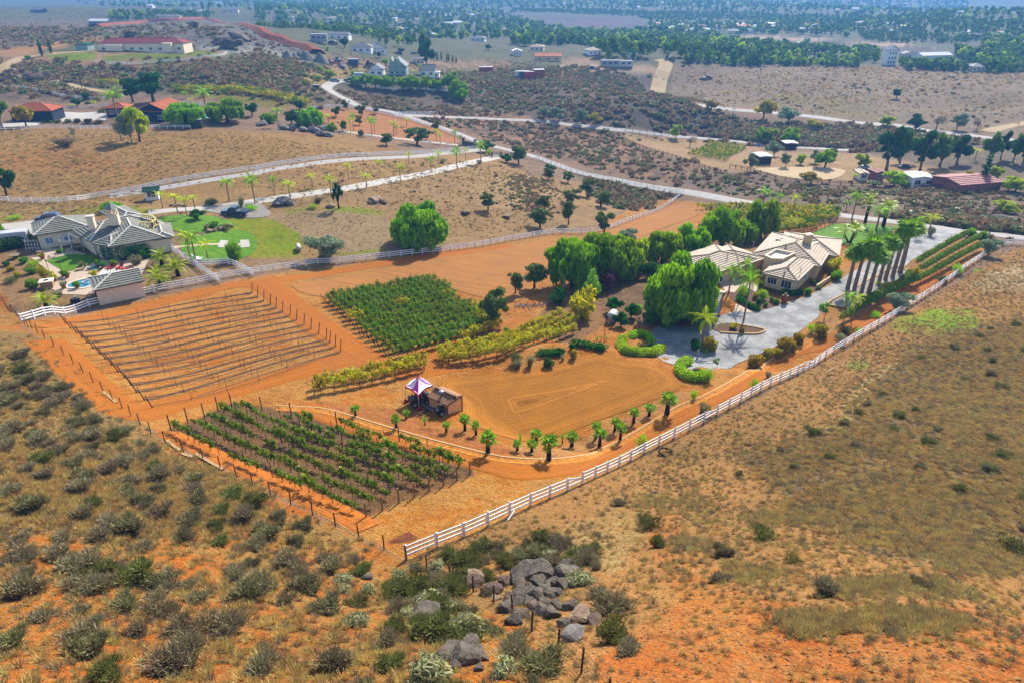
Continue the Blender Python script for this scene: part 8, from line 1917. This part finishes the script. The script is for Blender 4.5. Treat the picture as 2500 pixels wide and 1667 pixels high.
for x,y,rz,mt,l in ((765,255,1.4,'redcloth','red lounger left of the pair facing the pool'),(868,252,1.4,'redcloth','red lounger right of the pair facing the pool'),(945,270,.3,'redcloth','red lounger lying sideways, farther one'),(970,290,.3,'redcloth','red lounger lying sideways, nearer one'),(575,258,.7,'tealcloth','teal patio lounger left of the potted palm'),(630,272,.7,'tealcloth','teal patio lounger by the flower pot'),(450,268,.6,'stonework','tan lounger by the lawn edge, farther one'),(600,296,.3,'stonework','tan lounger near the pool, right of the teal pair')): lounger(l,P(*Q6(x,y)),rz,M[mt].name if False else mt,'sun loungers by the pool')
def pot(label,p,s,kit,ps):
    e = root('potted_plant',label,'potted plant',p); mb = MB(); mb.lathe([(0,0),(.28 * s,0),(.4 * s,.5 * s),(.44 * s,.55 * s),(.36 * s,.55 * s),(.34 * s,.45 * s),(0,.45 * s)],10,p); rel(e,mb,'pot','terracotta'); H,rad,parts = KIT[kit]; o = bpy.data.objects.new('foliage',parts[1][1]); COL.objects.link(o); o.parent = e; o.location = (0,0,.4 * s); o.scale = (ps / rad,ps / rad,ps * 1.2 / H)
for x,y,k,l in ((678,245,'bush','terracotta pot with a green bush by the teal lounger'),(642,230,'fern','potted fern behind the teal loungers'),(808,232,'fern','potted palm between the red loungers'),(590,345,'gbush','potted golden plant at the pool edge'),(255,470,'spiky','potted agave at the left end of the pool'),(250,340,'bush','slim potted bush by the patio lamp'),(290,355,'fern','potted palm on the patio corner'),(405,470,'fern','small palm planted at the pool side'),(22,150,'gbush','potted yellow plant on the upper patio'),(155,395,'gbush','potted shrub beside the stone oven'),(1055,325,'bush','clay pot by the sideways red loungers')): pot(l,P(*Q6(x,y)),1.0,k,.75)
for x,y in ((95,300),(238,320)):
    p = P(*Q6(x,y)); e = root('patio_lamp','slim dark patio lamp post ' + ('nearest the left garden bed' if x < 100 else 'at the lawn corner'),'lamp',p); mb = MB(); mb.bar(p,p + Vector((0,0,2.2)),.06); rel(e,mb,'post','black'); mb = MB(); mb.lathe([(0,0),(.15,.05),(.12,.3),(0,.38)],6,p + Vector((0,0,2.2))); rel(e,mb,'lantern','black')
p = P(*b0(440,1050)); e = root('stone_oven','square tan stone fire table on the pool terrace','oven',p); mb = MB(); mb.box(p + Vector((0,0,.55)),(1.8,1.5,1.2),.4); rel(e,mb,'base','stonework'); mb = MB(); mb.box(p + Vector((0,0,1.2)),(2.1,1.8,.16),.4); rel(e,mb,'top','parapet'); mb = MB(); mb.lathe([(0,0),(.4,0),(.4,.03),(0,.03)],10,p + Vector((0,0,1.3))); rel(e,mb,'fire_bowl','black')
p = P(*Q6(765,340)); e = root('fountain_urn','dark stone urn beside the spa','urn',p); mb = MB(); mb.lathe([(.3,0),(.18,.4),(.4,.9),(.3,1.1),(0,1.0)],10,p); rel(e,mb,'urn','greyrock'); mb = MB(); mb.box(p + Vector((0,0,.05)),(.8,.8,.2)); rel(e,mb,'plinth','greyrock')
p = P(*b0(670,720)); e = root('garden_gazebo','bare grey gazebo frame in the shade of the left house','gazebo',p)
for i in range(6):
    a = i * math.pi / 3; q = p + Vector((2 * math.cos(a),2 * math.sin(a),0)); q2 = p + Vector((2 * math.cos(a + math.pi / 3),2 * math.sin(a + math.pi / 3),2.4)); mb = MB(); mb.bar(q,q + Vector((0,0,2.4)),.12); rel(e,mb,'post','silverpaint'); mb = MB(); mb.bar(q + Vector((0,0,2.4)),p + Vector((0,0,3.5)),.1); mb.bar(q + Vector((0,0,2.4)),q2,.1); rel(e,mb,'rafter','silverpaint')
p = P(*b0(300,720)); e = root('garden_arch','white wooden trellis arch against the left patio hedge','trellis',p); mb = MB()
for k in range(5): mb.bar(p + Vector((-1.2 + .6 * k,0,0)),p + Vector((-1.2 + .6 * k,.3,2.2)),.1)
rel(e,mb,'upright','whitepaint'); mb = MB()
for z in (.5,1.2,1.9): mb.bar(p + Vector((-1.3,.1,z)),p + Vector((1.3,.2,z)),.1)
rel(e,mb,'crossbar','whitepaint')
a,b = P(*b0(1750,815)),P(*b0(1905,805)); hm_ = MB(); n = 10; rows_ = []
for i in range(n + 1):
    t = i / n; q = a.lerp(b,t); z = 1.5 - 1.0 * math.sin(math.pi * t); w_ = .5 * math.sin(math.pi * t) + .03; rows_ += [q + Vector((0,-w_,z)),q + Vector((0,w_,z))]
hm_.add(rows_,[(2 * i,2 * i + 1,2 * i + 3,2 * i + 2) for i in range(n)]); tag(hm_.obj('hammock',M['whitepaint']),'white hammock strung between two palms on the lower lawn','hammock')
for x,y,w_,d_,l in ((140,790,1.5,1.5,'patio table set at the top of the left patio'),(365,760,.8,.8,'small dark patio stool by the lawn'),(700,655 + 60,2.0,1.0,'shaded patio dining table under the gazebo frame')):
    p = P(*b0(x,y)); e = root('patio_table',l,'table',p); mb = MB(); mb.box(p + Vector((0,0,.72)),(w_,d_,.07),.3); rel(e,mb,'tabletop','palerock')
    for i in (-1,1):
        for j in (-1,1): mb = MB(); mb.bar(p + Vector((i * w_ * .4,j * d_ * .4,0)),p + Vector((i * w_ * .4,j * d_ * .4,.7)),.06); rel(e,mb,'leg','black')
p = P(*b0(690,1195)); e = root('pool_pump','dark pool pump box in the shade behind the white fence','pump',p); mb = MB(); mb.box(p + Vector((0,0,.4)),(1.2,.7,.8),.2); rel(e,mb,'body','black'); mb = MB(); mb.tube([p + Vector((.2,0,.8)),p + Vector((.2,0,1.2))],.22,8); rel(e,mb,'filter','silverpaint')
for i,(x,y) in enumerate(((1640,310),(1600,320),(1560,312),(1680,315))): boulder(b0,x,y,20,'palerock',f'pale stone in the row under the yellow palms, {nth(i + 1)} along','stones under the yellow palms')
for i,(x,y) in enumerate(((1950,545),(2000,535),(2100,500),(1900,550))): boulder(b0,x,y,26,'palerock',f'landscape rock in the lawn bed, {nth(i + 1)} along','rocks of the lawn bed')
# utility poles beside the far roads
for i,(Rg,x,y,t) in enumerate(((a0,872,385,345),(a0,1335,120,20),(a0,748,812,740))):
    p = P(*Rg(x,y)); h = height_for(p,Rg(x,t)[1]); e = root('utility_pole','thin pole ' + ('by the hilltop dirt road','tall among the far left trees','beside the knoll path')[i],'pole',p); mb = MB(); mb.tube([p,p + Vector((0,0,h))],[.18,.12],6); rel(e,mb,'pole','darkwood'); mb = MB(); mb.bar(p + Vector((-.9,0,h - .5)),p + Vector((.9,0,h - .5)),.15); rel(e,mb,'crossarm','darkwood')
# ------------------------------------------------------------------ far trees and houses
gF = np.random.default_rng(91); fr = random.Random(17)
FZ = [([a0(500,-40),a0(1000,60),a0(1400,100),a0(2333,100),a0(2333,-40)],150,(.5,1.3)),([a0(1000,150),a0(1400,130),a0(1950,130),a0(1900,175),a0(1400,200),a0(1000,190)],60,(.6,1.1)),
      ([a1(0,40),a1(1500,60),a1(2333,120),a1(2333,360),a1(1800,370),a1(1300,300),a1(700,250),a1(0,190)],520,(.6,1.5)),([a1(520,230),a1(800,230),a1(1300,300),a1(1500,430),a1(1200,440),a1(1000,340),a1(560,310)],90,(.6,1.2)),([a1(0,200),a1(620,250),a1(600,290),a1(200,270),a1(0,250)],70,(.4,.8)),
      ([a2(0,200),a2(500,290),a2(900,320),a2(1700,330),a2(2333,440),a2(2333,590),a2(1500,580),a2(1300,560),a2(850,570),a2(700,430),a2(0,420)],620,(.7,1.6)),
      ([a2(1570,545),a2(2333,560),a3(820,570),a3(820,620),a2(2333,605),a2(1570,585)],90,(.5,.8)),([a3(1200,590),a3(1800,620),a3(1800,665),a3(1250,640)],45,(.6,1.0)),
      ([a3(1700,480),a3(2400,520),a3(2400,680),a3(2050,680),a3(1750,560)],90,(.7,1.3)),([a3(0,200),a3(800,220),a3(800,340),a3(0,320)],120,(.6,1.3)),([a3(0,400),a3(1000,470),a3(1000,580),a3(0,560)],110,(.6,1.2)),([a3(1950,380),a3(2400,400),a3(2400,500),a3(1950,480)],90,(.8,1.4)),
      ([a3(800,180),a3(2400,210),a3(2400,390),a3(1700,380),a3(1600,300),a3(800,260)],240,(.5,1.2)),([a2(1250,200),a2(2333,220),a2(2333,320),a2(1250,290)],120,(.6,1.2))]
ft = []
for px,n,(s0,s1) in FZ:
    for x,y in inside(W(px),int(n * 2.4),gF): ft.append((x,y,fr.uniform(s0,s1),4 if 'x' == '' else fr.choice((0,1,2,3,0,1,2,3,4))))
row = [(x,y) for x,y in inside(W([a2(1570,545),a2(2333,560),a3(820,570),a3(820,610),a2(2333,600),a2(1570,580)]),70,gF)]
ft += [(x,y,fr.uniform(.5,.75),4) for x,y in row]
ft.sort(key=lambda t: t[0] ** 2 + t[1] ** 2)
LF = [('the green-gabled house',P(1000.,185.)),('the steep pale dirt road',P(1600.,190.)),('the gravel heaps',P(760.,145.)),('the tall white house',P(2175.,155.)),('the long white-roofed arena',P(2290.,135.)),('the hilltop red-roofed house',P(330.,125.)),('the grey farmhouse',P(905.,130.)),('the white metal barn',P(240.,58.)),('the white truck yard',P(1510.,165.)),('the terracotta house',P(1340.,145.)),('the lone field tree',P(2187.,238.))]
rank = {}
ind = []
for x,y,s,k in ft[:280]:
    d = [((x - p.x) ** 2 + (y - p.y) ** 2,i) for i,(_,p) in enumerate(LF)]; ind.append((min(d)[1],min(d)[0],x,y,s,k))
for li,d_,x,y,s,k in sorted(ind):
    rank[li] = rank.get(li,0) + 1
    spawn(KIT[f'far{k}'][2],'distant_tree',(x,y,float(gz(x,y)) - .2),fr.uniform(0,6.28),(s * fr.uniform(.8,1.1),s * fr.uniform(.8,1.1),s * fr.uniform(.85,1.3)),f'{"bright" if k == 4 else "dark"} distant tree, {nth(rank[li])} nearest to {LF[li][0]}','tree','distant trees of the valley')
# the far town: small houses among the trees
hk = []
for wl,ro in (('white_wall','white_roof'),('cream_wall','dark_shingle'),('cream_wall','tan_tile'),('white_wall','red_tile')):
    wm = MB(); wm.box((0,0,1.2),(13,8,4.4)); rm = MB(); rm.add([(-7,-4.6,3.3),(7,-4.6,3.3),(7,0,5.4),(-7,0,5.4),(7,4.6,3.3),(-7,4.6,3.3)],[(0,1,2,3),(3,2,4,5),(0,3,5),(1,4,2)]); hk.append([('wall',wm.mesh('wall',M[wl]),None,[]),('roof',rm.mesh('roof',M[ro]),None,[])])
hp = []
for px,n in (([a2(-2000,-30),a2(2333,-30),a3(1800,-20),a3(2333,130),a3(2333,200),a3(1700,150),a3(0,130),a2(0,70),a1(0,60),a0(1500,0)],120),([a1(300,60),a1(2333,110),a1(2333,330),a1(1500,250),a1(300,160)],22),([a2(1250,210),a2(2333,230),a3(800,240),a3(2400,250),a3(2400,370),a3(1700,340),a3(800,300),a2(1250,300)],34)):
    hp += list(inside(W(px),n,gF))
rank = {}
for li,d_,x,y in sorted((min(((x - p.x) ** 2 + (y - p.y) ** 2,i) for i,(_,p) in enumerate(LF))[::-1] + (x,y)) for x,y in hp):
    rank[li] = rank.get(li,0) + 1; k = fr.choice((0,0,1,2,3)); s = fr.uniform(.6,1.5)
    spawn(hk[k],'distant_house',(x,y,float(gz(x,y))),fr.uniform(-.5,.5),(s,s,fr.uniform(.7,1.0)),f'{("white-roofed", "grey-roofed", "tan-roofed", "red-roofed")[k]} house in far town, {nth(rank[li])} nearest to {LF[li][0]}','house','tiny houses of the far town')
srcF = [next(o for o in scene.objects if o.data == KIT[f'far{k}'][2][0][1]) for k in range(5)]
rest = ft[280:]
hz = []
for px,n,(s0,s1) in (([a2(-2333,-60),a2(2333,-60),a3(1750,-60),a3(2400,120),a3(2400,210),a3(0,140),a2(0,80),a1(0,40),a0(1000,-20)],7000,(.6,1.5)),):
    for x,y in inside(W(px),n,gF): hz.append((x,y,fr.uniform(s0,s1),fr.choice((0,1,2,3,4))))
al = rest + hz
xy = np.array([(a,b) for a,b,_,_ in al])
scatter('distant_woodland',np.column_stack([xy,gz(xy[:,0],xy[:,1]) - .2]),gF.random(len(al)) * 6.28,[a[2] for a in al],srcF,pick=[a[3] for a in al])
oq = inside(W([a2(0,85),a2(1100,110),a2(2333,128),a3(0,140),a3(1000,160),a3(1650,190),a3(1600,215),a3(800,205),a3(0,190),a2(2333,195),a2(1200,180),a2(1100,150),a2(0,110)]),2600,gF)
ow = inside(W([a3(800,275),a3(1600,320),a3(1750,400),a3(1300,395),a3(880,370)]),260,gF)
oq = np.concatenate([oq,ow])
scatter('orchard',np.column_stack([oq,gz(oq[:,0],oq[:,1])]),gF.random(len(oq)) * 6.28,.5 + .25 * gF.random(len(oq)),srcF[:3])
# hazy air between the camera and the far hills, the whole place inside it
hm = NT('haze'); pv = hm.n('ShaderNodeVolumePrincipled')
pv.inputs['Color'].default_value = (0.15,0.43,0.95,1); pv.inputs['Density'].default_value = 0.00026; pv.inputs['Anisotropy'].default_value = 0.1
hm.l(pv.outputs[0],hm.out.inputs['Volume'])
zl,zh = float(HG.min()) - 1.5,max(CAM_Z,float(HG.max())) + 12
hb = MB(); hb.box((0,3450,(zl + zh) / 2),(14600,7500,zh - zl))
tag(hb.obj('haze',hm.m),kind='stuff')
